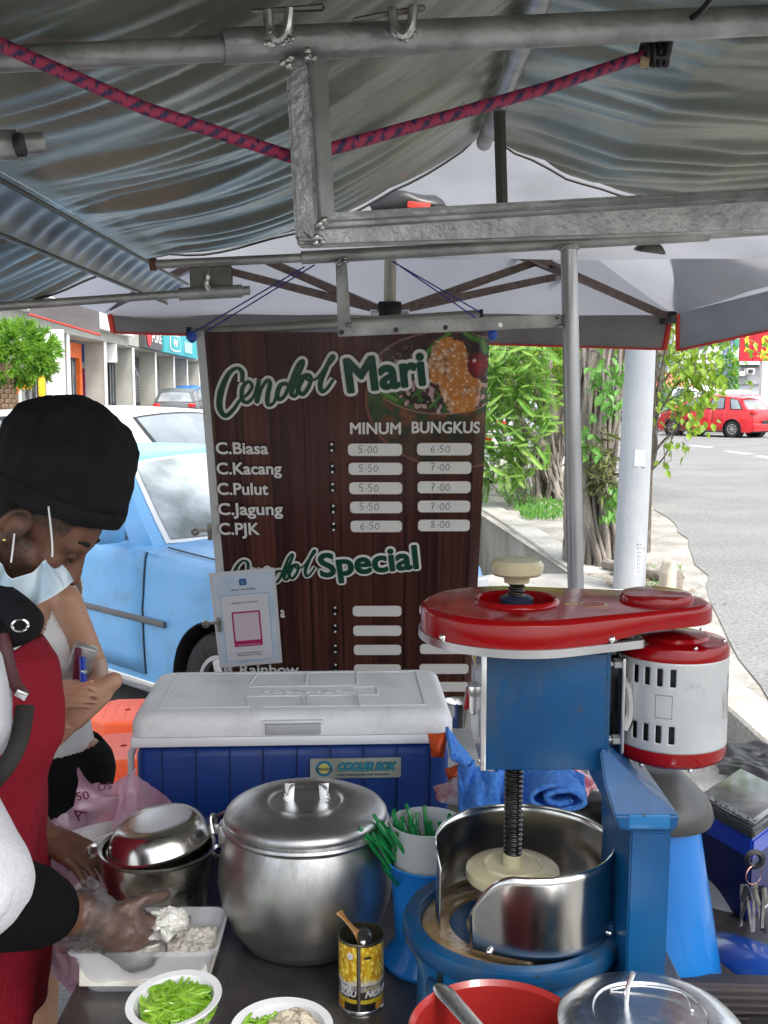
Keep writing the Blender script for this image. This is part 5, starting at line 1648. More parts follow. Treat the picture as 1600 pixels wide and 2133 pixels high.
pt_('GANESAN A/L MANIKAM', 0, PH * .17, .0065, inkm)
pt_('MALAYSIA NATIONAL QR', 0, -PH * .272, .0055, prW, .0036)
pt_('Scan with any of your banking apps or', 0, -PH * .36, .0048, inkm)
pt_('eWallets to transfer money to pay', 0, -PH * .385, .0048, inkm)
def clip(px, py, label):
    c = P(px, py, BP(px, py).y * 0 + (BFm @ BP(px, py)).y - .012)
    t = thing('binder_clip', label, 'clip', tuple(c), rot=BFm.to_euler())
    m_ = MB(); m_.box((.012, 0, 0), (.012, .046, .012), bev=.003); m_.build('clip_body', M('clip_metal', (.35, .33, .28), .3, .8, col2=(.5, .48, .42), scale=40), t)
    m_ = MB(); m_.tube([(.006, .004, 0), (-.02, .006, .004)], .004, 8); m_.lathe([(.004, -.003), (.011, -.003), (.011, .003), (.004, .003), (.004, -.003)], (-.024, .003, .004), 16); m_.build('clip_handle', M('clip_metal'), t)
    MB().lathe([(0, .003), (.003, .003), (.004, 0)], (-.024, .003, .008), 10).build('clip_rivet', chrome, t)
clip(427, 1108, 'metal bulldog clip halfway down the left banner edge')
clip(448, 1300, 'metal bulldog clip holding the payment notice')
# ================================================================== COUNTER AND THINGS ON IT
CT = thing('counter', 'dark worn stainless steel counter top', 'counter', (0, 1.7, 0))
ctm = M('counter_steel', (.07, .066, .062), .3, .7, col2=(.16, .15, .14), scale=4, rvar=.14, detail=9)
grime(ctm, .5, (.25, .24, .22), 14, .55, .8, .3)
MB().box((-.006, 1.60, TZ - .02), (.933, 1.60, .04), bev=.004).build('top', ctm, CT, world=True)
MB().box((-.006, 1.60, TZ - .14), (.9, 1.54, .2)).build('apron_panel', M('counter_side', (.16, .16, .16), .45, .6), CT, world=True)
for x in (-.43, .42):
    for y in (1.1, 2.34):
        MB().box((x, y, .31), (.04, .04, .62)).build('leg', galv, CT, world=True)
MB().box((0, 1.72, .2), (.88, 1.28, .02)).build('lower_shelf', ctm, CT, world=True)

# ---- cooler box
CB = thing('cooler_box', 'blue cooler box with white lid standing on the counter', 'cooler', (-.185, 2.165, TZ - .004), .045)
cw, cdp = .63, .335
blueC = M('cooler_blue', (.002, .032, .19), .42, 0, col2=(.004, .042, .23), scale=3, bump=.1, bscale=300)
m_ = MB(); m_.box((0, 0, .1125), (cw - .015, cdp - .015, .225), bev=.022, seg=3, taper=(1., 1.)); m_.build('tub', blueC, CB)
for i in range(9):
    MB().box((-.255 + i * .0655, -cdp / 2 + .0065, .125), (.0022, .004, .19)).build('groove', M('groove_navy', (.003, .012, .07), .5), CB)
lidm = M('cooler_lid', (.80, .81, .83), .45, 0, var=.02, scale=8, bump=.12, bscale=220)
MB().box((0, 0, .2365), (cw, cdp, .022), bev=.006).build('rim_band', M('cooler_rim', (.80, .81, .83), .35, var=.02), CB)
m_ = MB()
def lidz(x, y): return 0
pts0 = rrect(cw, cdp, .03, 6); lay = [(1.0, .248), (1.0, .268), (.985, .283), (.96, .291), (.93, .294)]
rings = []
for (s, z) in lay:
    ring = []
    for (x, y) in pts0:
        ins = (1 - s) * .32
        ring.append(m_.bm.verts.new((x - math.copysign(ins, x) if abs(x) > ins else 0, y - math.copysign(ins, y) if abs(y) > ins else 0, z)))
    rings.append(ring)
n_ = len(pts0)
for A, B in zip(rings, rings[1:]):
    for k in range(n_): f = m_.bm.faces.new((A[k], A[(k + 1) % n_], B[(k + 1) % n_], B[k])); f.smooth = True
m_.bm.faces.new(rings[-1]); m_.bm.faces.new(rings[0][::-1])
m_.build('lid', lidm, CB, angle=50)
# handle notch and embossed panel lines on the lid
MB().box((-.0, -cdp / 2 - .002, .262), (.108, .008, .022), bev=.003).build('hand_notch', M('notch_grey', (.42, .43, .45), .5), CB)
MB().box((-.0, -cdp / 2 - .0015, .277), (.118, .012, .006), bev=.002).build('notch_lip', lidm, CB)
def emb(x0, y0, x1, y1, r=.0022):
    return MB().tube([(x0, y0, .294), (x1, y1, .294)], r, 6).build('emboss_line', M('emboss', (.68, .69, .71), .5, var=.02), CB)
ex0, ex1, ey0, ey1 = -.265, .262, -.125, .13
for q in [(ex0, ey0, ex1 * -.35, ey0), (-.06, ey0, .12, ey0), (.13, ey0, ex1, ey0), (ex1, ey0, ex1, ey1), (ex1, ey1, ex0, ey1), (ex0, ey1, ex0, ey0), (-.09, ey0, -.10, -.05), (.02, ey0, .015, -.05), (.03, ey0, .025, -.05), (.125, ey0, .12, -.05), (.133, ey0, .128, -.05),
          (-.10, -.05, .17, -.05), (.17, -.05, .17, .01), (.17, .01, .12, .01), (-.10, .02, .12, .02), (-.10, .04, -.09, ey1), (.02, .04, .02, ey1), (.13, .04, .13, ey1)]:
    emb(*q)
text('COOLER BOX', 'embossed_lettering', M('emboss'), CB, Matrix.Translation((-.075, -.03, .2942)), .026, .001, 1.2, .0012, shear=.3)
# front label
lab = M('label_gold', (.35, .37, .30), .35, .3, col2=(.5, .52, .44), scale=20)
LBL = Matrix.Translation((.122, -cdp / 2 + .0035, .178)) @ Matrix.Rotation(pi / 2, 4, 'X')
m_ = MB(); m_.prism(rrect(.178, .041, .003), 0, .0022, mt=LBL); L_ = m_.build('label', lab, CB)
def lb(tx, x, y, s, mt, off_=0., sh=0., xs=1., z=.0028, al='LEFT'):
    return text(tx, 'lettering', mt, L_, LBL @ Matrix.Translation((x, y, z)), s, off_, xs, .0002, al, sh)
lb('COOLER BOX', -.036, -.004, .0215, M('label_navy', (.01, .05, .10), .5), .0022, .3, .82, .0028)
lb('COOLER BOX', -.036, -.004, .0215, M('label_teal', (.04, .30, .38), .5), .0006, .3, .82, .0036)
lb('THE BEST COOLER AND SINCE FROM THE BEGINNING', -.038, -.0155, .0052, M('label_navy'), .0001, 0, .82)
m_ = MB(); m_.lathe([(.0, .0030), (.016, .0030), (.0165, .002)], n=28); m_.bm.transform(LBL @ Matrix.Translation((-.062, .0, 0))); m_.build('emblem_ring', M('emblem_blue', (.02, .16, .30), .4), L_)
m_ = MB(); m_.lathe([(.0, .0036), (.0105, .0036), (.011, .003)], n=24); m_.bm.transform(LBL @ Matrix.Translation((-.062, .0, 0))); m_.build('emblem_disc', M('emblem_yellow', (.55, .5, .12), .4), L_)
lb('TAKARA', -.062, -.0035, .0085, M('label_navy'), .0002, 0, 1.0, .0042, 'CENTER')
# side handle and dark notch under the lid
m_ = MB(); m_.tube([(-cw / 2 - .004, -.06, .215), (-cw / 2 - .018, -.07, .18), (-cw / 2 - .02, -.07, .10), (-cw / 2 - .016, -.06, .085)], .010, 10, flat=(1, .6)); m_.build('side_handle', white_p, CB)
MB().ball((-cw / 2 - .028, -.07, .095), .006, 10).build('handle_pin', black, CB)
MB().box((-.05, -cdp / 2 - .001, .07), (.19, .006, .05), bev=.004).build('lower_recess', M('groove_navy'), CB)

CB.scale = (1, 1, .975)
grime(lidm, .5, (.40, .38, .34), 9, .5, .72, .1); grime(blueC, .4, (.02, .04, .10), 9, .5, .7, .3)
# ---- big aluminium pot with lid
alp = M('spun_aluminium', (.45, .45, .45), .36, 1., col2=(.6, .6, .59), scale=3, rvar=.09, bump=.05, bscale=18, detail=8)
grime(alp, .6, (.14, .13, .11), 12, .5, .74, .18, (1, 1, .35))
BPx, BPy = P(637, 1700, 1.67).x, 1.67
BPt = thing('cooking_pot', 'large round bellied aluminium pot with closed lid on the counter', 'pot', (BPx, BPy, TZ))
m_ = MB(); m_.lathe([(0, .0), (.088, .0), (.103, .008), (.124, .035), (.139, .075), (.1445, .11), (.142, .145), (.134, .178), (.128, .193), (.131, .197), (.134, .200), (.131, .203), (.125, .203)], n=64); m_.noise_move(.0016, 14); m_.build('pot_body', alp, BPt)
lid = alp
m_ = MB(); m_.lathe([(.125, .196), (.1365, .199), (.1385, .203), (.1365, .207), (.132, .209), (.134, .213), (.1335, .219), (.128, .226), (.112, .234), (.085, .239), (.064, .240), (.061, .2385), (.058, .236), (.055, .2365), (.0, .239)], n=64); m_.noise_move(.0011, 13); LI = m_.build('lid', lid, BPt)
for (x, s_) in ((-.026, -1), (.03, 1)):
    m_ = MB(); m_.tube([(x - s_ * .004 + s_ * .012, 0, .2395), (x, 0, .2405), (x, 0, .266)], .0085, 4, flat=(.22, 1)); m_.build('handle_stub', chrome, LI)
    MB().ball((x + s_ * .007, -.002, .241), (.004, .004, .002), 8).build('rivet', chrome, LI)
# ear bracket with wire on left and right
for s_ in (-1, 1):
    m_ = MB(); m_.box((s_ * .135, -.0, .183), (.016, .034, .034), bev=.005); m_.box((s_ * .149, 0, .188), (.022, .006, .018), bev=.004); m_.build('ear_bracket', alp, BPt)
    m_ = MB(); m_.tube(smoothpath([(s_ * .150, -.012, .186), (s_ * .155, -.006, .205), (s_ * .153, 0, .213), (s_ * .15, .008, .205), (s_ * .149, .01, .19)], 3), .0028, 7); m_.build('wire_ear', steel, BPt)
# ---- smaller stainless pot with tilted bowl lid
SPx, SPy = P(328, 1765, 1.72).x, 1.72
SP = thing('cooking_pot', 'smaller dented stainless pot left of the large one', 'pot', (SPx, SPy, TZ))
m_ = MB(); m_.lathe([(0, 0), (.078, 0), (.083, .006), (.087, .03), (.086, .034), (.089, .06), (.088, .064), (.091, .09), (.093, .094), (.094, .13), (.099, .134), (.1, .137), (.098, .139), (.0925, .137), (.09, .09), (.08, .012), (0, .006)], n=48); m_.noise_move(.002, 22); m_.build('pot_body', M('dented_steel', (.38, .37, .33), .27, 1., col2=(.5, .49, .45), scale=5, rvar=.08, bump=.2, bscale=20), SP)
for s_ in (-1, 1):
    MB().lathe([(.009, -.003), (.013, 0), (.009, .003), (.006, 0), (.009, -.003)], (s_ * .106, -.01, .132), 14, rot=(pi / 2, 0, .3)).build('lug', steel, SP)
c = P(338, 1720, 1.70)
BL_ = thing('steel_bowl', 'upturned shallow steel bowl tilted over the smaller pot', 'bowl', (SPx + .006, SPy - .004, TZ + .148), rot=(radians(4), radians(-9), 0))
BL_.scale = (.87, .87, .87)
m_ = MB(); m_.lathe([(.102, 0), (.104, .002), (.1, .004), (.093, .02), (.084, .034), (.074, .041), (.068, .043), (.05, .044), (0, .044)], n=48); m_.build('bowl_shell', M('polished_steel', (.5, .49, .46), .2, 1., col2=(.62, .6, .57), scale=4, rvar=.04, bump=.04, bscale=12), BL_, thick=.001)
# long spoon handle leaning behind
lg = thing('ladle', 'steel ladle handle lying between the two pots', 'ladle', tuple(P(475, 1690, 1.9)))
MB().tube([P(430, 1712, 1.88), P(520, 1668, 1.86)], .004, 8).build('handle', steel, lg, world=True)

# ---- open can with spoon
CA = thing('open_can', 'opened yellow and black food can with a spoon inside', 'can', (P(753, 2088, 1.48).x, 1.48, TZ), -.06)
cr = .0335
def paint_can(a, z):
    # a: angle (0 faces camera), z 0..1
    n1 = nz(a * 30, z * 60, .12, 1); n2 = nz(a * 80, z * 120, .12, 5)
    if z < .035 or z > .985: return (.45, .44, .42)
    if abs(a + .02) < .085:
        return (.02, .015, .012) if abs(a + .02) > .03 else (.12, .11, .1)
    yel_ = mixc((.48, .24, .01), (.72, .50, .03), .5 + n1 + n2)
    if n2 > .25: yel_ = (.85, .7, .15)
    if z > .42:
        if z < .50 + .05 * sin(a * 4 + 1): return mixc((.6, .58, .5), yel_, (z - .42) / .1)
        return yel_
    if z > .33: return mixc((.07, .065, .07), (.38, .36, .36), .5 + n1 * 1.5)
    if z > .22:
        return (.03, .022, .02) if abs(a) < .5 + .3 * n1 else mixc((.3, .29, .3), (.06, .05, .05), .5 + n2)
    if z > .165: return mixc((.5, .36, .01), (.62, .5, .04), .5 + n2)
    if abs(a) > .75: return mixc((.5, .14, .01), (.62, .4, .05), .5 + n2)
    return (.012, .01, .01)
m_ = MB(); NA, NZ = 180, 90
m_.grid(lambda u, v: Vector((cr * sin(2 * pi * u), -cr * cos(2 * pi * u), .107 * v)) * 1, NA, NZ, cu=True)
wallo = m_.build('label_wall', attr_mat('can_print', .28, coat=.3), CA, angle=180)
at = wallo.data.color_attributes.new('print', 'FLOAT_COLOR', 'POINT'); buf = []
for v in wallo.data.vertices:
    a = atan2(v.co.x, -v.co.y); buf += [*paint_can(a, v.co.z / .107), 1]
at.data.foreach_set('color', buf)
MB().lathe([(cr + .0006, .104), (cr + .0018, .106), (cr + .001, .1085), (cr - .0008, .108), (cr - .0012, .10), (cr - .0015, .03), (0, .03)], n=48).build('rim_and_inside', M('can_inside', (.13, .12, .09), .25, .8), CA)
MB().lathe([(cr, .0), (cr + .0014, .001), (cr + .001, .004), (cr, .005)], n=48).build('bottom_seam', steel, CA)
MB().lathe([(0, .078), (cr - .0016, .078)], n=32).build('dark_syrup', M('dark_syrup', (.012, .012, .008), .06), CA)
def on_can(tx, a0, z, s, mt, sh=0., off_=0.):
    o_ = text(tx, 'lettering', mt, CA, Matrix(), s, off_, 1, .0002, 'LEFT', sh)
    for v in o_.data.vertices:
        a = a0 + v.co.x / cr; zz = z + v.co.y
        rr_ = cr + .0005 + v.co.z
        v.co = Vector((rr_ * sin(a), -rr_ * cos(a), zz))
canw = M('can_white', (.62, .62, .6), .4)
on_can('ROYAL', .16, .036, .009, M('can_gold', (.5, .42, .25), .4), .2, .0004); on_can('NONA', .22, .027, .014, canw, .3, .0005); on_can('LAICI', -1.0, .037, .0085, canw, .2, .0004); on_can('SUSU', -1.0, .028, .012, canw, .2, .0004)
on_can('halal', .22, .088, .005, black); on_can('****', .22, .084, .006, black, 0, .0004)
m_ = MB(); m_.lathe([(0, 0), (.0052, 0)], n=16)
for v in m_.bm.verts:
    a = -.42 + v.co.x / cr; zz = .089 + v.co.y; v.co = Vector(((cr + .0007) * sin(a), -(cr + .0007) * cos(a), zz))
m_.build('round_seal', canw, CA)
on_can('S', -.48, .0865, .006, M('seal_red', (.4, .02, .02), .5))
SPN = thing('spoon', 'golden handled spoon standing in the opened can', 'spoon', (CA.location.x, 1.48, TZ + .1))
sp0 = P(707, 1900, 1.50); sp1 = P(745, 1945, 1.475)
m_ = MB(); m_.tube(smoothpath([sp0, sp0.lerp(sp1, .25), sp0.lerp(sp1, .75), sp1, sp1 + Vector((.01, .0, -.03))], 5), [.0065, .0065, .006, .0055, .005, .0042, .0042, .004, .004, .004, .0045, .005, .0055, .006, .0065, .0065, .0065, .0065, .0065, .0065, .0065], 10, flat=(1, .45)); m_.build('handle', M('amber_horn', (.35, .16, .05), .25, .2, col2=(.5, .28, .1), scale=40, coat=.5), SPN, world=True)
m_ = MB(); m_.ball(P(760, 1950, 1.47), (.011, .015, .004), 14, rot=(.5, .3, 0)); m_.build('bowl', M('wet_steel', (.2, .2, .2), .1, .9), SPN, world=True)

# ---- rice box
RBc = Vector((-.363, 1.56, TZ))
RB = thing('plastic_container', 'translucent plastic container full of grated white pulp', 'container', tuple(RBc), .02)
clear = M('cloudy_plastic', (.75, .76, .78), .18, 0, var=.02, trans=.0, alpha=.38, coat=.3)
ricem = M('pulp_white', (.62, .58, .50), .7, 0, col2=(.80, .77, .70), scale=30, bump=.25, bscale=160)
m_ = MB(); pts = rrect(1, 1, .12, 5)
def boxring(sx, sy, z): return [m_.bm.verts.new((x * sx, y * sy, z)) for x, y in pts]
rings = [boxring(.175, .10, .0), boxring(.183, .106, .006), boxring(.212, .13, .064), boxring(.226, .142, .066), boxring(.228, .144, .072), boxring(.22, .137, .0725), boxring(.212, .13, .066), boxring(.182, .104, .008)]
n_ = len(pts)
for A, B in zip(rings, rings[1:]):
    for k in range(n_): f = m_.bm.faces.new((A[k], A[(k + 1) % n_], B[(k + 1) % n_], B[k])); f.smooth = True
m_.bm.faces.new(rings[0][::-1]); m_.build('tub', clear, RB)
PU = MB()
def pulp(u, v):
    x, y = (u - .5), (v - .5)
    d = max(abs(x), abs(y)) * 2
    h = .056 + .010 * noise.noise(Vector((x * 5, y * 5, 1))) + .006 * noise.noise(Vector((x * 25, y * 25, 1))) + .003 * noise.noise(Vector((x * 80, y * 80, 3)))
    if x < .15: h += .012 * (1 - d * .5)
    if x > .15: h -= .006
    return Vector((x * .194, y * .114, h if d < .999 else .012))
PU.grid(pulp, 90, 60)
PUo = PU.build('grated_pulp', ricem, None, angle=180); PUo.location = (RBc.x, RBc.y, RBc.z); tag(PUo, 'moist grated white pulp filling the plastic container', 'food', kind='stuff')
m_ = MB()
c = P(346, 1924, 1.53)
m_.ball(c, (.034, .026, .019), 24)
bmesh.ops.subdivide_edges(m_.bm, edges=m_.bm.edges, cuts=2, use_grid_fill=True)
for v in m_.bm.verts: v.co += noise.noise_vector(v.co * 60) * .008 + noise.noise_vector(v.co * 190) * .004
HP = m_.build('scooped_pulp', M('pulp_bright', (.7, .68, .6), .75, 0, col2=(.85, .84, .78), scale=60, bump=.6, bscale=200), recenter=True, angle=180); tag(HP, 'scoop of fluffy white pulp lifted on the spoon', 'food')
sp_ = thing('serving_spoon', 'steel spoon held in the gloved hand under the scooped pulp', 'spoon', tuple(P(325, 1958, 1.535)))
m_ = MB(); m_.tube(smoothpath([P(268, 1985, 1.50), P(300, 1972, 1.52), P(325, 1958, 1.535), P(345, 1935, 1.545)], 5), [.004 + .010 * sin(pi * min(1, max(0, (i / 15 - .35) / .65))) for i in range(16)], 10, flat=(1, .35)); m_.build('blade', steel, sp_, world=True)

# ---- white bowls
bowlm = M('white_melamine', (.76, .77, .78), .18, 0, var=.015, coat=.4)
def bowl(label, c, r, h, tilt=(0, 0, 0)):
    t = thing('serving_bowl', label, 'bowl', c, rot=tilt)
    m_ = MB(); m_.lathe([(0, 0), (r * .5, 0), (r * .58, .002), (r * .70, h * .4), (r * .86, h * .93), (r * 1.0, h * .98), (r * 1.01, h), (r, h * 1.02), (r * .84, h * .985), (r * .66, h * .5), (r * .5, h * .2), (0, h * .16)], n=56); m_.build('bowl_shell', bowlm, t)
    return t
b1c = Vector((P(372, 2080, 1.385).x, 1.385, TZ))
bowl('white bowl heaped with green cendol jelly strands', tuple(b1c), .066, .066, (radians(3), radians(-5), 0))
jelm = M('green_jelly', (.20, .42, .02), .2, 0, col2=(.36, .62, .07), scale=30, translucent=.25, coat=.5)
def strands(c, r, n, seed, name, label, mat, rad=.0024, h0=.05, dome=.012):
    rr = random.Random(seed); m_ = MB()
    for i in range(n):
        a = rr.uniform(0, 2 * pi); q = r * sqrt(rr.random()) * .9
        p = Vector((c.x + q * cos(a), c.y + q * sin(a), c.z + h0 + dome * (1 - (q / r) ** 2) + rr.uniform(-.003, .003)))
        L = rr.uniform(.024, .046); th = rr.uniform(0, 2 * pi); cv = rr.uniform(-2.2, 2.2)
        pts = []; d = Vector((cos(th), sin(th), rr.uniform(-.25, .25)))
        for k in range(6):
            pts.append(p.copy()); d = (Matrix.Rotation(cv * .25, 3, 'Z') @ d); p = p + d * L / 6
            q2 = sqrt((p.x - c.x) ** 2 + (p.y - c.y) ** 2)
            if q2 > r * .93: p.x = c.x + (p.x - c.x) * r * .93 / q2; p.y = c.y + (p.y - c.y) * r * .93 / q2
            p.z = max(p.z, c.z + h0 - .006)
        k_ = rad * rr.uniform(.75, 1.15)
        m_.tube(pts, [k_ * .5, k_, k_ * 1.1, k_, k_ * .9, k_ * .35], 7)
    m_.lathe([(0, h0 + dome - .005), (r * .6, h0 + dome * .5 - .004), (r * .86, h0 - .004)], tuple(c), 24)
    o_ = m_.build(name, mat, smooth=True); return tag(o_, label, 'food', kind='stuff')
strands(b1c, .056, 420, 5, 'cendol_jelly', 'bright green cendol strands heaped in the left bowl', jelm)
b2c = Vector((P(587, 2135, 1.315).x, 1.315, TZ))
bowl('white bowl with green jelly and pale grated topping at the bottom edge', tuple(b2c), .068, .066)
strands(b2c + Vector((-.02, 0, 0)), .035, 150, 9, 'cendol_jelly', 'green strands on the left side of the second bowl', jelm, h0=.056, dome=.008)
m_ = MB(); m_.ball(b2c + Vector((.016, 0, .062)), (.036, .036, .018), 30)
bmesh.ops.subdivide_edges(m_.bm, edges=m_.bm.edges, cuts=1, use_grid_fill=True)
for v in m_.bm.verts: v.co += noise.noise_vector(v.co * 50) * .008 + noise.noise_vector(v.co * 160) * .004
tag(m_.build('grated_topping', M('topping_cream', (.45, .38, .26), .8, 0, col2=(.66, .6, .46), scale=60, bump=.7, bscale=180), recenter=True, angle=180), 'pale grated topping heaped in the second bowl', 'food', kind='stuff')

# ---- straws in blue holder
HX, HY = P(892, 2050, 1.60).x, 1.60
SH_ = thing('straw_holder', 'tall blue plastic holder with flared foot beside the can', 'holder', (HX, HY, TZ))
bl = M('sky_blue_plastic', (.008, .15, .50), .28, 0, col2=(.012, .18, .56), scale=6, coat=.3, bump=.05, bscale=20)
m_ = MB(); m_.lathe([(0, 0), (.072, 0), (.074, .006), (.068, .016), (.056, .03), (.053, .045), (.058, .12), (.0635, .165), (.066, .168), (.064, .170), (.0605, .166), (.055, .10), (.05, .03), (0, .02)], n=48); m_.build('holder_body', bl, SH_)
CU = thing('frosted_cup', 'frosted plastic cup full of green straws inside the blue holder', 'cup', (HX - .003, HY, TZ + .143))
fr_ = M('frosted_plastic', (.60, .62, .62), .35, 0, var=.03, alpha=.82, translucent=.3)
m_ = MB(); m_.lathe([(.0, -.12), (.042, -.12), (.052, 0), (.0585, .085), (.0595, .087), (.058, .088), (.0565, .084), (.05, 0), (.04, -.11)], n=40); m_.build('cup_wall', fr_, CU)
strm = M('green_straw', (.006, .16, .035), .2, 0, col2=(.02, .3, .08), scale=20, coat=.5, translucent=.2)
rr = random.Random(12)
sm_ = MB(); sm_.tube([(0, 0, 0), (0, 0, .19)], .0032, 7, caps=False); sm_.tube([(0, 0, .1895), (0, 0, .12)], .0025, 7, caps=False)
so = sm_.build('green_straw', strm)
for i in range(60):
    o_ = so if i == 0 else so.copy()
    if i: link(o_)
    a = rr.uniform(0, 2 * pi); q = .05 * sqrt(rr.random())
    tip = Vector((HX + q * cos(a) * 1.5 - .03, HY + q * sin(a), TZ + .229 + rr.uniform(-.02, .014)))
    base = Vector((HX + .035 * cos(a + rr.uniform(-2.6, 2.6)), HY + .03 * sin(a + rr.uniform(-2.6, 2.6)), TZ + .09))
    if i % 4 == 0: tip += Vector((rr.uniform(-.05, .03), rr.uniform(-.04, .02), rr.uniform(-.02, 0)))
    d = (tip - base).normalized(); o_.location = tip - d * .19
    o_.rotation_mode = 'QUATERNION'; o_.rotation_quaternion = d.to_track_quat('Z', 'Y')
    tag(o_, 'green plastic straw bunched in the frosted cup', 'straw', 'green straws in the frosted cup')

# ---- red tub with ladle, pot with steel lid (front right)
RTc = Vector((P(1038, 2150, 1.10).x, 1.10, TZ))
RT = thing('red_tub', 'red plastic tub in front of the ice shaver', 'tub', tuple(RTc))
m_ = MB(); m_.lathe([(0, 0), (.07, 0), (.078, .01), (.094, .192), (.0995, .196), (.1005, .199), (.098, .2015), (.0925, .196), (.076, .012), (0, .006)], n=56); m_.build('tub_wall', M('red_plastic', (.24, .014, .012), .3, 0, col2=(.29, .02, .018), scale=8, coat=.2), RT)
LD = thing('ladle', 'long steel oval ladle handle leaning on the red tub rim', 'ladle', tuple(P(960, 2090, 1.15)))
A0, A1 = P(912, 2050, 1.19), P(1000, 2150, 1.08)
m_ = MB(); m_.tube(smoothpath([A0, A0.lerp(A1, .2), A0.lerp(A1, .5), A0.lerp(A1, 1.), A0.lerp(A1, 1.6)], 4), [.003, .006, .008, .009, .0095, .0095, .0095, .009, .009, .0088, .0086, .0085, .0085, .0085, .0085, .0085, .0085], 12, flat=(1.3, .35)); m_.build('handle', steel, LD, world=True)
LPc = Vector((P(1352, 2150, 1.10).x, 1.10, TZ + .128))
LPt = thing('cooking_pot', 'steel pot with dented lid at the bottom right corner', 'pot', tuple(LPc))
LPt.scale = (.86, .86, .86)
m_ = MB(); m_.lathe([(0, -.148), (.1, -.148), (.106, -.14), (.108, .08), (.113, .084), (.113, .088), (.108, .088)], n=48); m_.build('pot_body', M('dented_steel'), LPt)
m_ = MB(); m_.lathe([(.104, .086), (.117, .089), (.1175, .092), (.113, .096), (.1, .104), (.085, .108), (.072, .108), (.07, .105), (.068, .105), (0, .108)], n=48); m_.noise_move(.003, 14); LL = m_.build('lid', M('thin_lid_steel', (.5, .51, .52), .26, 1., col2=(.68, .69, .7), scale=5, rvar=.06, bump=.3, bscale=15), LPt)
MB().tube([(-.026, .02, .108), (-.024, .02, .13), (-.018, .018, .15)], .0035, 8).build('wire_handle', steel, LL)
m_ = MB(); m_.tube(smoothpath([(-.04, .05, .108), (.0, .052, .112), (.05, .03, .115), (.055, .0, .109)], 4), .0018, 6); m_.build('bent_wire', steel, LL)
# ================================================================== ICE SHAVER
SX, SY = P(1068, 1800, 1.60).x, 1.60
IS = thing('ice_shaver', 'electric ice shaving machine with glossy red belt cover and blue body', 'ice shaver', (SX, SY, TZ))
blueM = M('machine_blue', (.001, .045, .13), .33, 0, col2=(.002, .062, .165), scale=7, coat=.0, spec=.3, rvar=.08, bump=.05, bscale=30)
blueL = M('machine_blue_light', (.003, .12, .31), .30, 0, col2=(.005, .15, .37), scale=5, coat=.2, rvar=.08)
redM = M('gloss_red', (.22, .0015, .003), .12, 0, col2=(.27, .002, .004), scale=4, coat=0., spec=.38)
# chips on the blue paint
def chips(m, thr=.72):
    nt = m.node_tree; n, l = nt.nodes, nt.links
    b = n['Principled BSDF']; src = b.inputs['Base Color'].links[0].from_socket
    tc = n.new('ShaderNodeTexCoord'); nz_ = n.new('ShaderNodeTexNoise'); nz_.inputs['Scale'].default_value = 55; nz_.inputs['Detail'].default_value = 2
    l.new(tc.outputs['Object'], nz_.inputs['Vector'])
    r_ = n.new('ShaderNodeValToRGB'); r_.color_ramp.elements[0].position = thr; r_.color_ramp.elements[1].position = thr + .015
    l.new(nz_.outputs['Fac'], r_.inputs[0])
    mx = n.new('ShaderNodeMix'); mx.data_type = 'RGBA'
    l.new(r_.outputs[0], mx.inputs['Factor']); l.new(src, mx.inputs['A']); mx.inputs['B'].default_value = (.02, .03, .04, 1)
    l.new(mx.outputs['Result'], b.inputs['Base Color'])
chips(blueM, .69); grime(blueM, .75, (.045, .055, .06), 11, .47, .70, .25, (1, 1, .3)); chips(blueL, .68); grime(redM, .4, (.09, .012, .012), 12, .5, .72, .25)
def L(x, y, z): return (x - SX, y - SY, z - TZ)
zr = .822 - TZ
# base drum and ring
m_ = MB(); m_.lathe([(0, -.1225), (.150, -.1225), (.152, -.11), (.150, -.01), (.158, .02), (.160, .045), (.168, .05)], n=72); m_.build('base_drum', blueL, IS)
m_ = MB(); m_.lathe([(.165, .044), (.172, .047), (.1735, .052), (.1735, .068), (.171, .073), (.166, .075), (.150, .075), (.146, .071), (.144, .06), (.0, .056)], n=80); m_.build('ring_flange', blueM, IS)
m_ = MB(); m_.lathe([(.143, .0615), (.136, .064), (.10, .063), (.098, .058), (0, .058)], n=64); m_.build('wet_tray', M('wet_brown_tray', (.20, .12, .05), .12, .2, col2=(.36, .25, .12), scale=14, coat=.8, bump=.3, bscale=40), IS)
MB().box((.2 - SX + .02, 0, 0), (0.0001, .0001, .0001)).bm.free()
MB().box((-.09, -.115, .012), (.10, .06, .022), bev=.006).build('base_foot', blueM, IS)
# stainless guard with opening to the left front
gr_ = .139
m_ = MB()
a0g, a1g = radians(-132), radians(196)
GX = .018
def guard(u, v):
    a = lerp(a0g, a1g, u)
    e0 = min(1, u / .09); e1 = min(1, (1 - u) / .07)
    h = .132 * (1 - .55 * (1 - e0) ** 2) * (1 - .25 * (1 - e1) ** 2)
    z = .07 + h * v
    rr_ = gr_ + .0015 * noise.noise(Vector((a * 2, z * 9, 0)))
    # pressed dent near the front
    return Vector((GX + rr_ * cos(a), rr_ * sin(a), z))
m_.grid(guard, 120, 10); m_.build('steel_guard', grime(M('mirror_steel', (.56, .55, .53), .19, 1., col2=(.66, .65, .62), scale=4, rvar=.06, bump=.1, bscale=7), .4, (.2, .19, .17), 12, .5, .8, .12), IS, thick=.0016, angle=180)
MB().tube([guard(i / 120, 1) for i in range(121)] , .0016, 6).build('guard_edge', chrome, IS)
for a in (-118, -30, 60):
    r_ = radians(a); MB().ball((GX + cos(r_) * .142, sin(r_) * .142, .082), .0055, 12).build('acorn_nut', chrome, IS)
MB().box((-.119, -.105, .030), (.010, .006, .018), rot=(0, 0, -.6)).build('latch', black, IS)
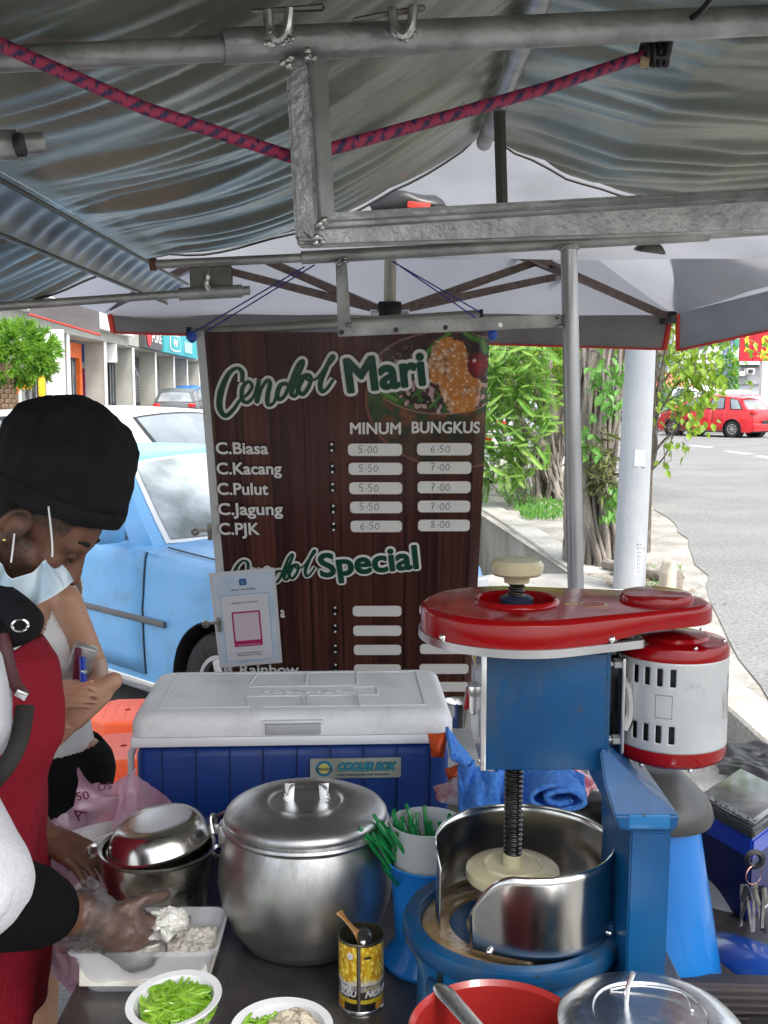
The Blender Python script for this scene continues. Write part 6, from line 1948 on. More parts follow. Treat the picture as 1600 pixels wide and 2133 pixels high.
# ice disc
cream = M('cream_casting', (.42, .37, .22), .38, 0, col2=(.52, .47, .3), scale=14, coat=.4, bump=.1, bscale=60)
m_ = MB(); m_.lathe([(0, .135), (.066, .135), (.073, .139), (.0745, .146), (.0735, .153), (.068, .157), (.048, .159), (.046, .163), (.043, .163), (.041, .159), (.016, .159), (.0155, .177), (.013, .179), (0, .179)], n=56); m_.build('ice_press', cream, IS)
m_ = MB(); m_.lathe([(0, .06), (.052, .06), (.056, .10), (.05, .136), (0, .137)], n=40); m_.noise_move(.004, 22); m_.build('ice_block', M('ice', (.35, .34, .32), .1, 0, var=.2, trans=.5, bump=.4), IS)
# screw shaft with cut threads
thr = M('oily_black_steel', (.012, .012, .012), .22, .7, col2=(.05, .045, .04), scale=60)
def shaft(z0, z1, r, nm):
    m_ = MB(); st = int((z1 - z0) / .0011)
    m_.grid(lambda u, v: Vector(((r - .0035 * (0.5 + .5 * sin(2 * pi * (z0 + (z1 - z0) * v) / .0078 + 2 * pi * u)) ** 1.0 * (1 if abs(sin(pi * u + .25)) > .16 else 2.)) * cos(2 * pi * u), (r - .0035 * (0.5 + .5 * sin(2 * pi * (z0 + (z1 - z0) * v) / .0078 + 2 * pi * u))) * sin(2 * pi * u), z0 + (z1 - z0) * v)), 28, st, cu=True)
    return m_.build(nm, thr, IS, angle=180)
shaft(.178, 1.10 - TZ, .0155, 'screw_shaft')
shaft(1.335 - TZ, 1.366 - TZ, .0135, 'upper_screw')
m_ = MB(); m_.lathe([(0, 1.325 - TZ), (.024, 1.325 - TZ), (.026, 1.329 - TZ), (.026, 1.338 - TZ), (.02, 1.342 - TZ), (0, 1.342 - TZ)], n=28); m_.build('lock_collar', M('navy_collar', (.02, .03, .06), .35, .3), IS)
# knob
m_ = MB(); m_.lathe([(0, .612), (.019, .612), (.02, .620), (.021, .622), (.036, .624), (.040, .628), (.041, .640), (.036, .647), (.022, .649), (0, .649)], n=40)
for v in m_.bm.verts: v.co.z += .0
m_.build('top_knob', cream, IS)
# gear box body
bx0, bx1, by0, by1, bz0, bz1 = P(1010, 1500, 1.51).x, P(1262, 1500, 1.51).x, 1.51, 1.68, 1.096, 1.272
c_ = L((bx0 + bx1) / 2, (by0 + by1) / 2, (bz0 + bz1) / 2)
MB().box(c_, (bx1 - bx0, by1 - by0, bz1 - bz0), bev=.003).build('gear_housing', blueM, IS)
MB().box(L(bx0 - .0035, (by0 + by1) / 2 + .0, (bz0 + bz1) / 2 + .004), (.005, by1 - by0 - .002, bz1 - bz0 - .012)).build('control_plate', M('panel_sticker', (.10, .14, .24), .25, .2, col2=(.38, .4, .44), scale=14, coat=.4), IS)
MB().box(L(bx0 - .002, by0 + .001, (bz0 + bz1) / 2), (.008, .006, bz1 - bz0), bev=.001).build('plate_edge', alu, IS)
for zz in (bz0 + .012, bz1 - .004): MB().ball(L(bx0 - .006, by0 + .01, zz), (.003, .004, .004), 10).build('plate_screw', chrome, IS)
MB().box(L(bx0 - .010, by0 + .11, (bz0 + bz1) / 2 - .01), (.012, .036, .046), bev=.003).build('switch_surround', chrome, IS)
MB().box(L(bx0 - .017, by0 + .11, (bz0 + bz1) / 2 - .01), (.008, .026, .034), rot=(0, .2, 0), bev=.003).build('rocker_switch', redM, IS)
MB().box(L(bx0 - .0065, by0 + .12, bz1 - .026), (.001, .06, .032)).build('warning_sticker', M('yellow_sticker', (.55, .45, .03), .4, col2=(.6, .58, .5), scale=60), IS)
m_ = MB(); m_.lathe([(0, .001), (.012, .001), (.012, 0)], L(bx0 - .0065, by0 + .035, (bz0 + bz1) / 2 - .028), 24, rot=(0, -pi / 2, 0), sx=1.8); m_.build('oval_sticker', M('oval_cream', (.5, .52, .48), .4), IS)
mt = Matrix.Translation(L(bx0 - .0064, by0 + .15, (bz0 + bz1) / 2 + .02)) @ Matrix.Rotation(-pi / 2, 4, 'Z') @ Matrix.Rotation(pi / 2, 4, 'X')
for i, tx in enumerate(['ICE SHAVER', 'POWER 220V', '50 Hz  1/4 HP']):
    text(tx, 'lettering', M('plate_letter', (.6, .6, .62), .5), IS, mt @ Matrix.Translation((.0, -.012 * i, 0)), .010, 0, .9)
# silver plate + red belt cover (teardrop)
MX, MY = P(1398, 1450, 1.62).x, 1.62
mcx, mcy = MX - SX - .016, MY - SY
def hullR(a, R0, R1, cx, cy):
    """radius from origin to hull of two circles"""
    best = 0
    dx, dy = cos(a), sin(a)
    lo, hi = 0, 1.
    D = sqrt(cx * cx + cy * cy); 
    def inside(x, y):
        # cone hull distance
        ux, uy = cx / D, cy / D
        s = x * ux + y * uy; t = abs(-x * uy + y * ux)
        k = (R0 - R1) / D; kk = sqrt(1 - k * k)
        q = s - t * k / kk if True else s
        q = max(0, min(D, s + t * (-k) / kk * -1)) if False else max(0, min(D, s + k / kk * t * 1))
        q = max(0, min(D, s + (R1 - R0) / D / kk * t * 1))
        r = lerp(R0, R1, q / D)
        return sqrt((s - q) ** 2 + t * t) < r
    for _ in range(26):
        m = (lo + hi) / 2
        if inside(dx * m, dy * m): lo = m
        else: hi = m
    return lo
NN = 180
R0, R1 = .147, .073
outl = [hullR(2 * pi * i / NN, R0, R1, mcx, mcy) for i in range(NN)]
# more points toward the motor end
angs = []
for i in range(NN): 
    a = 2 * pi * i / NN
    angs.append(a - .55 * sin(a) * .5)
outl = [hullR(a, R0, R1, mcx, mcy) for a in angs]
# the far (motor) half rises out of the skirt: deeper at the round end, shallower at motor
zt = 1.331 - TZ
def coverloft(layers, nm, mat):
    m_ = MB(); rings = []
    for (fr_, z) in layers:
        ring = []
        for i, a in enumerate(angs):
            r, zz = fr_(outl[i], a), z(a) if callable(z) else z
            ring.append(m_.bm.verts.new((r * cos(a), r * sin(a), zz)))
        rings.append(ring)
    for A, B in zip(rings, rings[1:]):
        for k in range(NN):
            f = m_.bm.faces.new((A[k], A[(k + 1) % NN], B[(k + 1) % NN], B[k])); f.smooth = True
    return m_.build(nm, mat, IS, angle=55)
skz = lambda a: zt - .040 + .012 * max(0, min(1, (outl_at(a) * cos(a) - .10) / .08))
def outl_at(a): return hullR(a, R0, R1, mcx, mcy)
coverloft([(lambda r, a: r - .003, skz), (lambda r, a: r, skz), (lambda r, a: r, zt - .008), (lambda r, a: r - .002, zt - .004), (lambda r, a: r - .008, zt),
           (lambda r, a: r - .014, zt + .0005), (lambda r, a: .066, zt + .0015), (lambda r, a: .064, zt + .006), (lambda r, a: .061, zt + .008), (lambda r, a: .057, zt + .006), (lambda r, a: .0555, zt - .012), (lambda r, a: .012, zt - .014)], 'belt_cover', redM)
coverloft([(lambda r, a: max(.02, min(r + .0035, .20 / max(.01, cos(a))) if cos(a) > 0 else r + .0035) - .012, zt - .050), (lambda r, a: (min(r + .0035, .178 / max(.01, cos(a))) if cos(a) > 0 else r + .0035), zt - .051), (lambda r, a: (min(r + .0035, .178 / max(.01, cos(a))) if cos(a) > 0 else r + .0035), zt - .039), (lambda r, a: (min(r - .004, .174 / max(.01, cos(a))) if cos(a) > 0 else r - .004), zt - .038)], 'support_plate', alu)
m_ = MB(); m_.lathe([(.056, zt), (.056, zt + .006), (.053, zt + .011), (.045, zt + .013), (.0, zt + .014)], (mcx - .012, mcy, 0), 44); m_.build('pulley_dome', redM, IS)
for (px, py, Y) in [(923, 1328, 1.5), (1274, 1332, 1.5)]:
    a = None
    q = P(px, py, Y); x = q.x - SX; 
    for Yt in [1.40 + .002 * i for i in range(120)]:
        if sqrt(x * x + (Yt - SY) ** 2) < hullR(atan2(Yt - SY, x), R0, R1, mcx, mcy): break
    q = P(px, py, Yt - .002)
    MB().ball(q - Vector(IS.location), .0058, 14).build('cover_screw', chrome, IS)
# round brand badge on the red cover
em = Vector((.115, -.02, zt + .001))
m_ = MB(); m_.lathe([(0, .0008), (.020, .0008), (.0205, 0)], em, 28, sx=1.1); m_.build('round_badge', M('badge_gold', (.4, .3, .1), .3, .5), IS)
m_ = MB(); m_.lathe([(0, .0014), (.015, .0014), (.0155, .0008)], em, 28, sx=1.1); m_.build('badge_centre', redM, IS)
m_ = MB(); m_.box(em + Vector((-.034, 0, .0005)), (.02, .010, .0012)); m_.build('badge_bar', M('badge_gold'), IS)
# motor
mot = IS
mr, mz0, mz1 = .0845, 1.083 - TZ, 1.272 - TZ
mc = (MX - SX, MY - SY, 0)
silv = grime(M('silver_paint', (.42, .43, .44), .38, .3, col2=(.52, .53, .53), scale=8, rvar=.08, bump=.05, bscale=90), .6, (.10, .09, .08), 16, .6, .78, .2)
slots_ = []
# barrel wall with real vent slots: grid of faces with slots left out
m_ = MB(); NA, NZ = 96, 46
slotA = [-97 + d for d in (-46, -33, -20, -7)]
def vent(a, z):
    h = (z - mz0) / (mz1 - mz0)
    for s in slotA:
        da = abs(a - s)
        for (c0, hh) in ((.30, .075), (.76, .075)):
            if da < 3.0 and abs(h - c0) < hh: return True
    return False
V = {}
def vv(i, j):
    if (i % (NA * 2), j) not in V:
        a = radians(i * 180 / NA - 180); z = lerp(mz0 + .028, mz1 - .022, j / NZ)
        V[(i % (NA * 2), j)] = m_.bm.verts.new((mr * cos(a), mr * sin(a), z))
    return V[(i % (NA * 2), j)]
for i in range(NA * 2):
    for j in range(NZ):
        am = (i + .5) * 180 / NA - 180; zm = lerp(mz0 + .028, mz1 - .022, (j + .5) / NZ)
        if vent(am, zm): continue
        f = m_.bm.faces.new((vv(i, j), vv(i + 1, j), vv(i + 1, j + 1), vv(i, j + 1))); f.smooth = True
bmesh.ops.translate(m_.bm, verts=m_.bm.verts, vec=mc)
m_.build('motor_barrel', silv, IS, thick=.002, angle=30)
MB().lathe([(0, mz0 + .03), (mr - .010, mz0 + .03), (mr - .010, mz1 - .02), (0, mz1 - .02)], mc, 48).build('motor_core', M('motor_dark', (.012, .012, .012), .5), IS)
MB().lathe([(0, mz0), (mr - .012, mz0), (mr - .002, mz0 + .006), (mr + .001, mz0 + .012), (mr + .001, mz0 + .032), (mr - .004, mz0 + .033)], mc, 64).build('motor_cap', redM, IS)
MB().lathe([(mr - .004, mz1 - .026), (mr + .001, mz1 - .025), (mr + .001, mz1 - .008), (mr - .003, mz1 - .002), (mr - .012, mz1), (.055, mz1 + .001), (.052, mz1 + .006), (.03, mz1 + .008), (0, mz1 + .012)], mc, 64).build('motor_cap', redM, IS)
for a in (-20, -80, -140, 40):
    MB().ball((mc[0] + (mr - .008) * cos(radians(a)), mc[1] + (mr - .008) * sin(radians(a)), mz1 - .0005), .0035, 8).build('cap_bolt', chrome, IS)
    MB().ball((mc[0] + (mr - .012) * cos(radians(a)), mc[1] + (mr - .012) * sin(radians(a)), mz0 - .001), .004, 8).build('cap_bolt', chrome, IS)
def on_mot(a0, a1, z0, z1, nm, mt_, e=.0012):
    m_ = MB(); m_.grid(lambda u, v: Vector((mc[0] + (mr + e) * cos(radians(lerp(a0, a1, u))), mc[1] + (mr + e) * sin(radians(lerp(a0, a1, u))), lerp(z0, z1, v))), 6, 1); return m_.build(nm, mt_, IS, angle=180)
outl_m = M('scratch_dark', (.1, .1, .1), .6)
for (a0, a1, z0, z1) in [(-121, -104, .117 + mz0, .118 + mz0), (-121, -104, .082 + mz0, .083 + mz0), (-121, -120.4, .082 + mz0, .118 + mz0), (-104.6, -104, .082 + mz0, .118 + mz0)]:
    on_mot(a0, a1, z0, z1, 'label_outline', outl_m)
on_mot(-44, -37, mz0 + .075, mz0 + .115, 'spec_plate', M('spec_plate', (.25, .25, .24), .4, .3, col2=(.45, .45, .43), scale=120))
on_mot(-32, -24, mz0 + .07, mz0 + .14, 'spec_plate', M('spec_plate2', (.06, .06, .07), .4, col2=(.4, .4, .38), scale=90))
# mounting bracket, bolts, black block standing in for shade between box and motor
bkx = mc[0] - mr - .004
MB().box((bkx, mc[1] - .045, (mz0 + mz1) / 2 + .0), (.006, .03, .150), bev=.003).build('motor_bracket', alu, IS)
MB().tube(smoothpath([(bkx - .002, mc[1] - .05, mz0 + .135), (bkx + .010, mc[1] - .045, mz0 + .12), (bkx + .014, mc[1] - .045, mz0 + .08), (bkx + .006, mc[1] - .045, mz0 + .055)], 4), .008, 8).build('bracket_strap', alu, IS)
for zz in (mz0 + .04, mz1 - .03):
    MB().tube([(bx1 - SX - .005, mc[1] - .05, zz), (bkx + .004, mc[1] - .05, zz)], .0042, 8).build('bracket_bolt', galv, IS)
    MB().lathe([(.0, .006), (.0085, .006), (.0085, -.006), (0, -.006)], (bkx - .008, mc[1] - .05, zz), 6, rot=(0, pi / 2, 0), smooth=False).build('hex_nut', galv, IS)
MB().box((mc[0] - mr - .006, mc[1] + .02, (mz0 + mz1) / 2), (.05, .06, .13), bev=.01).build('gap_shade_block', black, IS)
# column: angle plate behind the box, neck and lower column
x0c = bx1 - .002
MB().box(L(x0c + .004, 1.60, 1.19), (.010, .17, .22), bev=.002).build('back_plate', blueM, IS)
def colsec(z, xa, xb, ya, yb): return [(xa, ya, z), (xb, ya, z), (xb, yb, z), (xa, yb, z)]
m_ = MB(); secs = [colsec(.705, .352, .420, 1.455, 1.60), colsec(1.03, .350, .424, 1.455, 1.62), colsec(1.045, .335, .436, 1.445, 1.64), colsec(1.062, .330, .440, 1.445, 1.64), colsec(1.10, .328, .375, 1.49, 1.66), colsec(1.16, .326, .336, 1.52, 1.68)]
xa_ = P(1310, 1900, 1.455).x; xb_ = P(1392, 1900, 1.455).x
secs = [colsec(TZ - .1225, xa_ - .004, xb_ - .004, 1.455, 1.62), colsec(1.025, xa_, xb_ + .001, 1.455, 1.66), colsec(1.032, xa_ - .018, xb_ + .006, 1.447, 1.67), colsec(1.052, xa_ - .026, xb_ + .010, 1.447, 1.67), colsec(1.092, xa_ - .037, xb_ - .040, 1.47, 1.67), colsec(1.13, xa_ - .037, xa_ - .027, 1.50, 1.67)]
rings = [[m_.bm.verts.new(L(*p)) for p in s] for s in secs]
for A, B in zip(rings, rings[1:]):
    for k in range(4): m_.bm.faces.new((A[k], A[(k + 1) % 4], B[(k + 1) % 4], B[k]))
m_.bm.faces.new(rings[0][::-1]); m_.bm.faces.new(rings[-1])
bmesh.ops.recalc_face_normals(m_.bm, faces=m_.bm.faces)
bmesh.ops.bevel(m_.bm, geom=m_.bm.edges[:], offset=.0025, segments=2, affect='EDGES')
m_.build('column', M('column_blue', (.001, .06, .18), .3, 0, col2=(.002, .08, .22), scale=5, coat=.0, spec=.35, rvar=.08, bump=.04, bscale=20), IS, smooth=False)
MB().box(L(xa_ + .024, 1.452, 1.0435), (.06, .012, .022), bev=.003).build('column_lip', blueL, IS)
m_ = MB(); m_.box(L(xa_ - .012, 1.60, .80), (.02, .14, .09), bev=.003); m_.build('drum_joint', blueM, IS)

IS.location = Vector((0, 0, HH)) + (Vector(IS.location) - Vector((0, 0, HH))) * .88
IS.scale = (.88, .88, .88)
# ================================================================== BLUE PAIL WITH GREY LID ON THE SIDE SHELF
PX_, PY_ = P(1370, 2000, 1.79).x, 1.80
SS = thing('side_shelf', 'dark low shelf carrying the blue pail right of the counter', 'shelf', (.62, 1.8, 0))
MB().box((.66, 1.86, .605), (.36, .50, .02), bev=.003).build('board', ctm, SS, world=True)
for x in (.5, .82):
    for y in (1.63, 2.08): MB().box((x, y, .297), (.03, .03, .595)).build('leg', galv, SS, world=True)
PL = thing('blue_pail', 'tall tapering sky blue pail with dull grey lid behind the shaver column', 'pail', (PX_, PY_, .615))
m_ = MB(); m_.lathe([(0, 0), (.104, 0), (.112, .006), (.113, .014), (.066, .29), (.06, .295), (0, .295)], n=56); m_.build('pail_body', M('pail_blue', (.006, .16, .52), .3, 0, col2=(.008, .19, .58), scale=3, coat=.3, rvar=.08), PL)
m_ = MB(); m_.lathe([(.075, .286), (.088, .290), (.091, .298), (.086, .318), (.078, .332), (.05, .36), (.035, .375), (.02, .378), (0, .378)], n=48); m_.build('grey_lid', M('grey_rubber', (.035, .035, .035), .35, 0, col2=(.07, .07, .07), scale=6), PL)

# ================================================================== TOWEL, PACKETS, CLOTHS BEHIND THE SHAVER
grime(M('column_blue'), .6, (.03, .05, .07), 9, .48, .72, .2, (1, 1, .25))
tow = M('terry_blue', (.05, .22, .78), .95, 0, col2=(.12, .36, .92), scale=110, bump=.7, bscale=380)
twl = thing('blue_towel', 'folded royal blue terry towel lying behind the screw shaft', 'towel', tuple(P(1080, 1650, 1.95)))
def fold(cx, cy, cz, w, h, turns, dy, r0, r1, nm, th=.008):
    m_ = MB(); pts = []
    for i in range(70):
        t = i / 69; a = pi * .5 + turns * 2 * pi * t; r = lerp(r1, r0, t)
        pts.append((cx + r * cos(a) * w, cz + r * sin(a) * h))
    def fn(u, v):
        k = min(int(u * 68.999), 68); f = u * 69 - k; f = min(f, 1)
        x = lerp(pts[k][0], pts[k + 1][0], f); z = lerp(pts[k][1], pts[k + 1][1], f)
        p = Vector((x, cy + dy * (v - .5), z))
        return p + noise.noise_vector(p * 25) * .004 + noise.noise_vector(p * 300) * .0012
    m_.grid(fn, 150, 14)
    return m_.build(nm, tow, twl, world=True, thick=th, angle=180)
c1 = P(1160, 1640, 1.86)
zt_ = c1.z
fold(c1.x, c1.y, c1.z, 1.35, .62, 1.7, .12, .012, .045, 'rolled_fold')
m_ = MB()
def drape(u, v):
    x = lerp(P(955, 1600, 1.9).x, P(1215, 1600, 1.9).x, u)
    top = interp(u, [(0, P(960, 1590, 1.9).z), (.15, P(980, 1592, 1.9).z), (.5, P(1100, 1600, 1.9).z), (1, P(1200, 1612, 1.9).z)])
    bot = interp(u, [(0, P(960, 1668, 1.9).z), (.5, P(1060, 1668, 1.9).z), (1, P(1200, 1640, 1.9).z)])
    z = lerp(top, bot - .01, v)
    y = 1.90 - .05 * sin(v * pi * .5) + .012 * sin(u * 17 + v * 3) + .006 * sin(u * 41) - (.02 if u < .3 else 0)
    p = Vector((x, y, z)); return p + noise.noise_vector(p * 30) * .004 + noise.noise_vector(p * 300) * .0015
m_.grid(drape, 110, 50); m_.build('draped_layer', tow, twl, world=True, thick=.008, angle=180)
m_ = MB()
def drape3(u, v):
    a = P(962 + 22 * u, 1586 + 4 * sin(u * 3), 1.88); p = Vector((a.x, 1.885 - .02 * sin(pi * u), a.z - .055 * v)) 
    return p + noise.noise_vector(p * 40) * .004 + noise.noise_vector(p * 300) * .0012
m_.grid(drape3, 20, 30); m_.build('folded_corner', tow, twl, world=True, thick=.007, angle=180)
tw2 = MB()
def drape2(u, v):
    a = P(lerp(930, 985, u), lerp(1515, 1585, u) + 0, 1.98); b_ = P(lerp(935, 965, u), lerp(1575, 1600, u), 1.93)
    p = a.lerp(b_, v); p.y += -.02 * sin(v * 3.1) ; return p + noise.noise_vector(p * 35) * .006 + noise.noise_vector(p * 300) * .0012
tw2.grid(drape2, 40, 30); o = tw2.build('blue_cloth', tow, recenter=True, angle=180, thick=.006); tag(o, 'small blue cloth corner hanging beside the cooler box', 'cloth')
def crumple(pts, nm, label, cat, mat, amp=.012, sc=25, nu=30, nv=24, thick=.0006, seed=0, bulge=.02):
    a, b, c, d = [Vector(p) for p in pts]
    def fn(u, v):
        p = a.lerp(b, u).lerp(d.lerp(c, u), v)
        p.y -= bulge * sin(pi * u) * sin(pi * v)
        p += noise.noise_vector(p * sc + Vector((seed, 0, 0))) * amp + noise.noise_vector(p * sc * 2.7) * amp * .4
        return p
    m_ = MB(); m_.grid(fn, nu, nv)
    o = m_.build(nm, mat, recenter=True, angle=25, thick=thick)
    return tag(o, label, cat)
crumple([P(1200, 1600, 1.93), P(1258, 1630, 1.93), P(1190, 1690, 1.85), P(1090, 1660, 1.86)], 'pink_plastic_bag', 'shiny pink plastic bag under the rolled towel', 'bag', M('pink_gloss', (.5, .09, .16), .12, 0, col2=(.65, .25, .3), scale=20, coat=.8), .008)
crumple([P(905, 1640, 1.92), P(960, 1618, 1.92), P(968, 1675, 1.88), P(920, 1672, 1.88)], 'clear_packet', 'crinkled clear and maroon plastic packet left of the towel', 'packet', M('maroon_film', (.35, .06, .10), .12, 0, col2=(.65, .6, .62), scale=26, coat=.6), .007)
crumple([P(890, 1526, 1.97), P(930, 1524, 1.97), P(926, 1575, 1.96), P(900, 1578, 1.96)], 'orange_cloth', 'orange cloth hanging over the right end of the cooler box', 'cloth', M('orange_plastic_cloth', (.75, .10, .02), .45, translucent=.2), .004)
crumple([P(926, 1600, 1.95), P(958, 1590, 1.95), P(958, 1618, 1.94), P(934, 1625, 1.94)], 'orange_scrap', 'small orange scrap below the blue cloth', 'cloth', M('orange_plastic_cloth'), .003)
m_ = MB(); m_.ball(P(1180, 1700, 1.95), (.16, .06, .045), 20); m_.noise_move(.012, 14); tag(m_.build('dark_bag', M('dark_vinyl', (.018, .016, .016), .35), recenter=True), 'dark vinyl bag lying behind the steel guard', 'bag')
m_ = MB(); m_.box(P(1270, 1566, 2.1), (.05, .04, .05), rot=(0, 0, .3), bev=.006); o = m_.build('white_box', M('blue_white_pack', (.62, .64, .66), .4, col2=(.05, .3, .5), scale=18, lo=.5, hi=.52), recenter=True); tag(o, 'small blue and white carton seen under the motor', 'carton')
pk = thing('fluted_lid', 'pale steel fluted dish between cooler box and shaver', 'dish', tuple(P(955, 1500, 2.05)))
m_ = MB(); m_.lathe([(0, 0), (.018, .0), (.021, .03), (.028, .052), (.031, .055)], P(955, 1512, 2.16), 30); m_.build('dish', steel, pk, world=True)

# ================================================================== ORANGE STOOLS
orm = M('orange_stool', (.80, .105, .03), .4, 0, col2=(.88, .15, .05), scale=4, coat=.15, translucent=.06)
def stool(label, loc, rz):
    t = thing('plastic_stool', label, 'stool', loc, rz, 'orange plastic stools beside the counter')
    h, r, r2 = .45, .165, .20
    m_ = MB(); oc = [(cos(pi / 8 + k * pi / 4), sin(pi / 8 + k * pi / 4)) for k in range(8)]
    def ring(rr_, z): return [m_.bm.verts.new((x * rr_ , y * rr_, z)) for x, y in oc]
    rs = [ring(.012, h), ring(.02, h + .001), ring(r - .012, h), ring(r - .003, h - .004), ring(r + .002, h - .012), ring(r + .015, h - .075), ring(r + .02, h - .085), ring(r + .021, h - .10)]
    for A, B in zip(rs, rs[1:]):
        for k in range(8): m_.bm.faces.new((A[k], A[(k + 1) % 8], B[(k + 1) % 8], B[k]))
    m_.build('seat', orm, t, smooth=False)
    MB().lathe([(0, h - .006), (.013, h - .006)], n=12).build('seat_hole', M('hole_dark', (.12, .02, .01), .8), t)
    for k in range(7):
        m_ = MB(); m_.box((-.12 + k * .04, 0, h + .0012), (.0015, .2, .001)); m_.build('seat_rib', M('orange_rib', (.7, .09, .03), .5), t)
    m_ = MB()
    for zz in (h - .115, h - .14):
        A = [m_.bm.verts.new((x * (r + .024), y * (r + .024), zz)) for x, y in oc]; B = [m_.bm.verts.new((x * (r + .026), y * (r + .026), zz - .008)) for x, y in oc]
        for k in range(8): m_.bm.faces.new((A[k], A[(k + 1) % 8], B[(k + 1) % 8], B[k]))
    m_.build('skirt_rib', orm, t, smooth=False)
    for k in range(4):
        a = pi / 4 + k * pi / 2
        p, q = Vector((cos(a) * (r - .0), sin(a) * (r - .0), h - .10)), Vector((cos(a) * (r2 + .02), sin(a) * (r2 + .02), 0))
        MB().tube([p, q], [.062, .045], 4, flat=(1, .4)).build('leg', orm, t, smooth=False)
    return t
s1 = PZ(255, 1478, .45); stool('orange plastic stool further back beside the blue car wheel', (s1.x + .02, s1.y, 0), .1)
s2 = PZ(240, 1553, .45); stool('orange plastic stool nearest the cooler box', (s2.x + .03, s2.y, 0), .25)
s3 = PZ(215, 1640, .36); stool('pinkish orange stool low behind the pink bag', (s3.x + .1, s3.y, -.05), .0)

# ================================================================== PINK BAG WITH WHITE TUB
pkm = M('pink_film', (.62, .34, .46), .2, 0, col2=(.75, .52, .62), scale=10, alpha=.8, coat=.4, bump=.5, bscale=20, translucent=.3)
BG = thing('pink_carrier_bag', 'translucent pink carrier bag hanging open at the counter left corner', 'bag', tuple(P(150, 1800, 1.85)))
bc = P(170, 1790, 1.9)
def bag(u, v):
    a = 2 * pi * u
    # mouth ellipse at v=1 opens up, bottom closes
    rx = interp(v, [(0, .03), (.15, .075), (.5, .10), (.85, .105), (1, .115)]); ry = rx * .8
    z = lerp(bc.z - .26, bc.z + .02, v)
    p = Vector((bc.x + rx * cos(a) + .02 * (1 - v), bc.y + ry * sin(a), z))
    if v > .55: p.z += (v - .55) * (.16 * max(0, cos(a - .9)) ** 2 + .09 * max(0, sin(a)))
    if v > .7 and cos(a) > .2: p.x += (v - .7) * .22 * cos(a)
    return p + noise.noise_vector(Vector((cos(a) * 3, sin(a) * 3, v * 5))) * .014 + noise.noise_vector(Vector((cos(a) * 9, sin(a) * 9, v * 13))) * .006
m_ = MB(); m_.grid(bag, 110, 60, cu=True); m_.build('bag_wall', pkm, BG, world=True, angle=60)
m_ = MB()
def hndl(u, v):
    a = P(225, 1690, 1.88).lerp(P(155, 1598, 1.95), u) if u < .5 else P(190, 1644, 1.915).lerp(P(280, 1650, 1.93), (u - .5) * 2)
    q = P(225, 1690, 1.88) if u < .5 else P(240, 1710, 1.88)
    p = a.lerp(q, v); return p + noise.noise_vector(p * 30) * .008
def hn(u, v):
    a = P(160, 1600, 1.93).lerp(P(282, 1640, 1.97), u); a.z -= .035 * sin(pi * u)
    b_ = P(150, 1690, 1.92).lerp(P(275, 1700, 1.93), u)
    p = a.lerp(b_, v); p.y += .02 * sin(pi * v)
    return p + noise.noise_vector(p * 28) * .008
m_.grid(hn, 40, 20); m_.build('bag_handle', pkm, BG, world=True, angle=60)
m_ = MB(); 
def hn2(u, v):
    a = P(283, 1600, 1.99).lerp(P(290, 1720, 1.95), u); b_ = P(250, 1640, 1.93).lerp(P(225, 1770, 1.88), u)
    p = a.lerp(b_, v); return p + noise.noise_vector(p * 32) * .008
m_.grid(hn2, 40, 20); m_.build('bag_handle', pkm, BG, world=True, angle=60)
for (tx, px, py, s_, an) in [('50', 158, 1668, .022, .15), ('DS', 205, 1648, .018, .2), ('A', 165, 1712, .03, .9)]:
    text(tx, 'lettering', M('maroon_ink', (.12, .01, .04), .5), BG, Matrix.Translation(P(px, py, 1.845) - Vector(BG.location)) @ Matrix.Rotation(-an, 4, 'Y') @ Matrix.Rotation(pi / 2, 4, 'X'), s_, 0, 1.2)
tb = thing('white_tub', 'white round plastic tub inside the pink bag', 'tub', tuple(P(190, 1740, 1.9)), rot=(radians(-8), radians(-12), 0))
m_ = MB(); m_.lathe([(0, -.08), (.05, -.08), (.066, .0), (.069, .004), (.066, .006), (.06, .0), (.048, -.07), (0, -.074)], n=40); m_.build('tub_wall', white_p, tb)

# ================================================================== MOTORCYCLE, STORAGE BOX, KEYS
MC = thing('motorcycle', 'blue and grey underbone motorcycle parked right of the counter', 'motorcycle', (.95, 1.9, 0))
bkb = M('bike_blue', (.01, .05, .28), .25, 0, col2=(.015, .07, .33), scale=3, coat=.5)
gryp = M('bike_grey', (.28, .28, .29), .35, 0, col2=(.36, .36, .36), scale=4)
m_ = MB()
m_.tube(smoothpath([P(1720, 2130, 1.75), P(1610, 2040, 1.80), P(1510, 1990, 1.92), P(1440, 1965, 2.1), P(1420, 1950, 2.3)], 5), [.10, .083, .08, .076, .072, .07, .068, .066, .064, .062, .06, .058, .056, .054, .052, .05, .05, .05, .05, .05, .05], 20, flat=(1, .7)); m_.build('leg_fairing', bkb, MC, world=True)
m_ = MB(); m_.ball(P(1500, 1900, 2.15), (.12, .16, .13), 26); m_.ball(P(1560, 1960, 2.2), (.12, .12, .12), 20); remesh(m_, .01, 6).build('tank_cover', gryp, MC, world=True)
for i in range(6):
    MB().box((P(1520, 2062 + i * 15, 1.655)), (.30, .006, .0022), rot=(0, .03, 0)).build('grille_slat', M('slat_brown', (.07, .055, .05), .4), MC, world=True)
MB().box(P(1520, 2118, 1.69), (.34, .05, .13), rot=(-.2, .03, 0), bev=.01).build('grille_back', M('grille_dark', (.025, .022, .03), .6), MC, world=True)
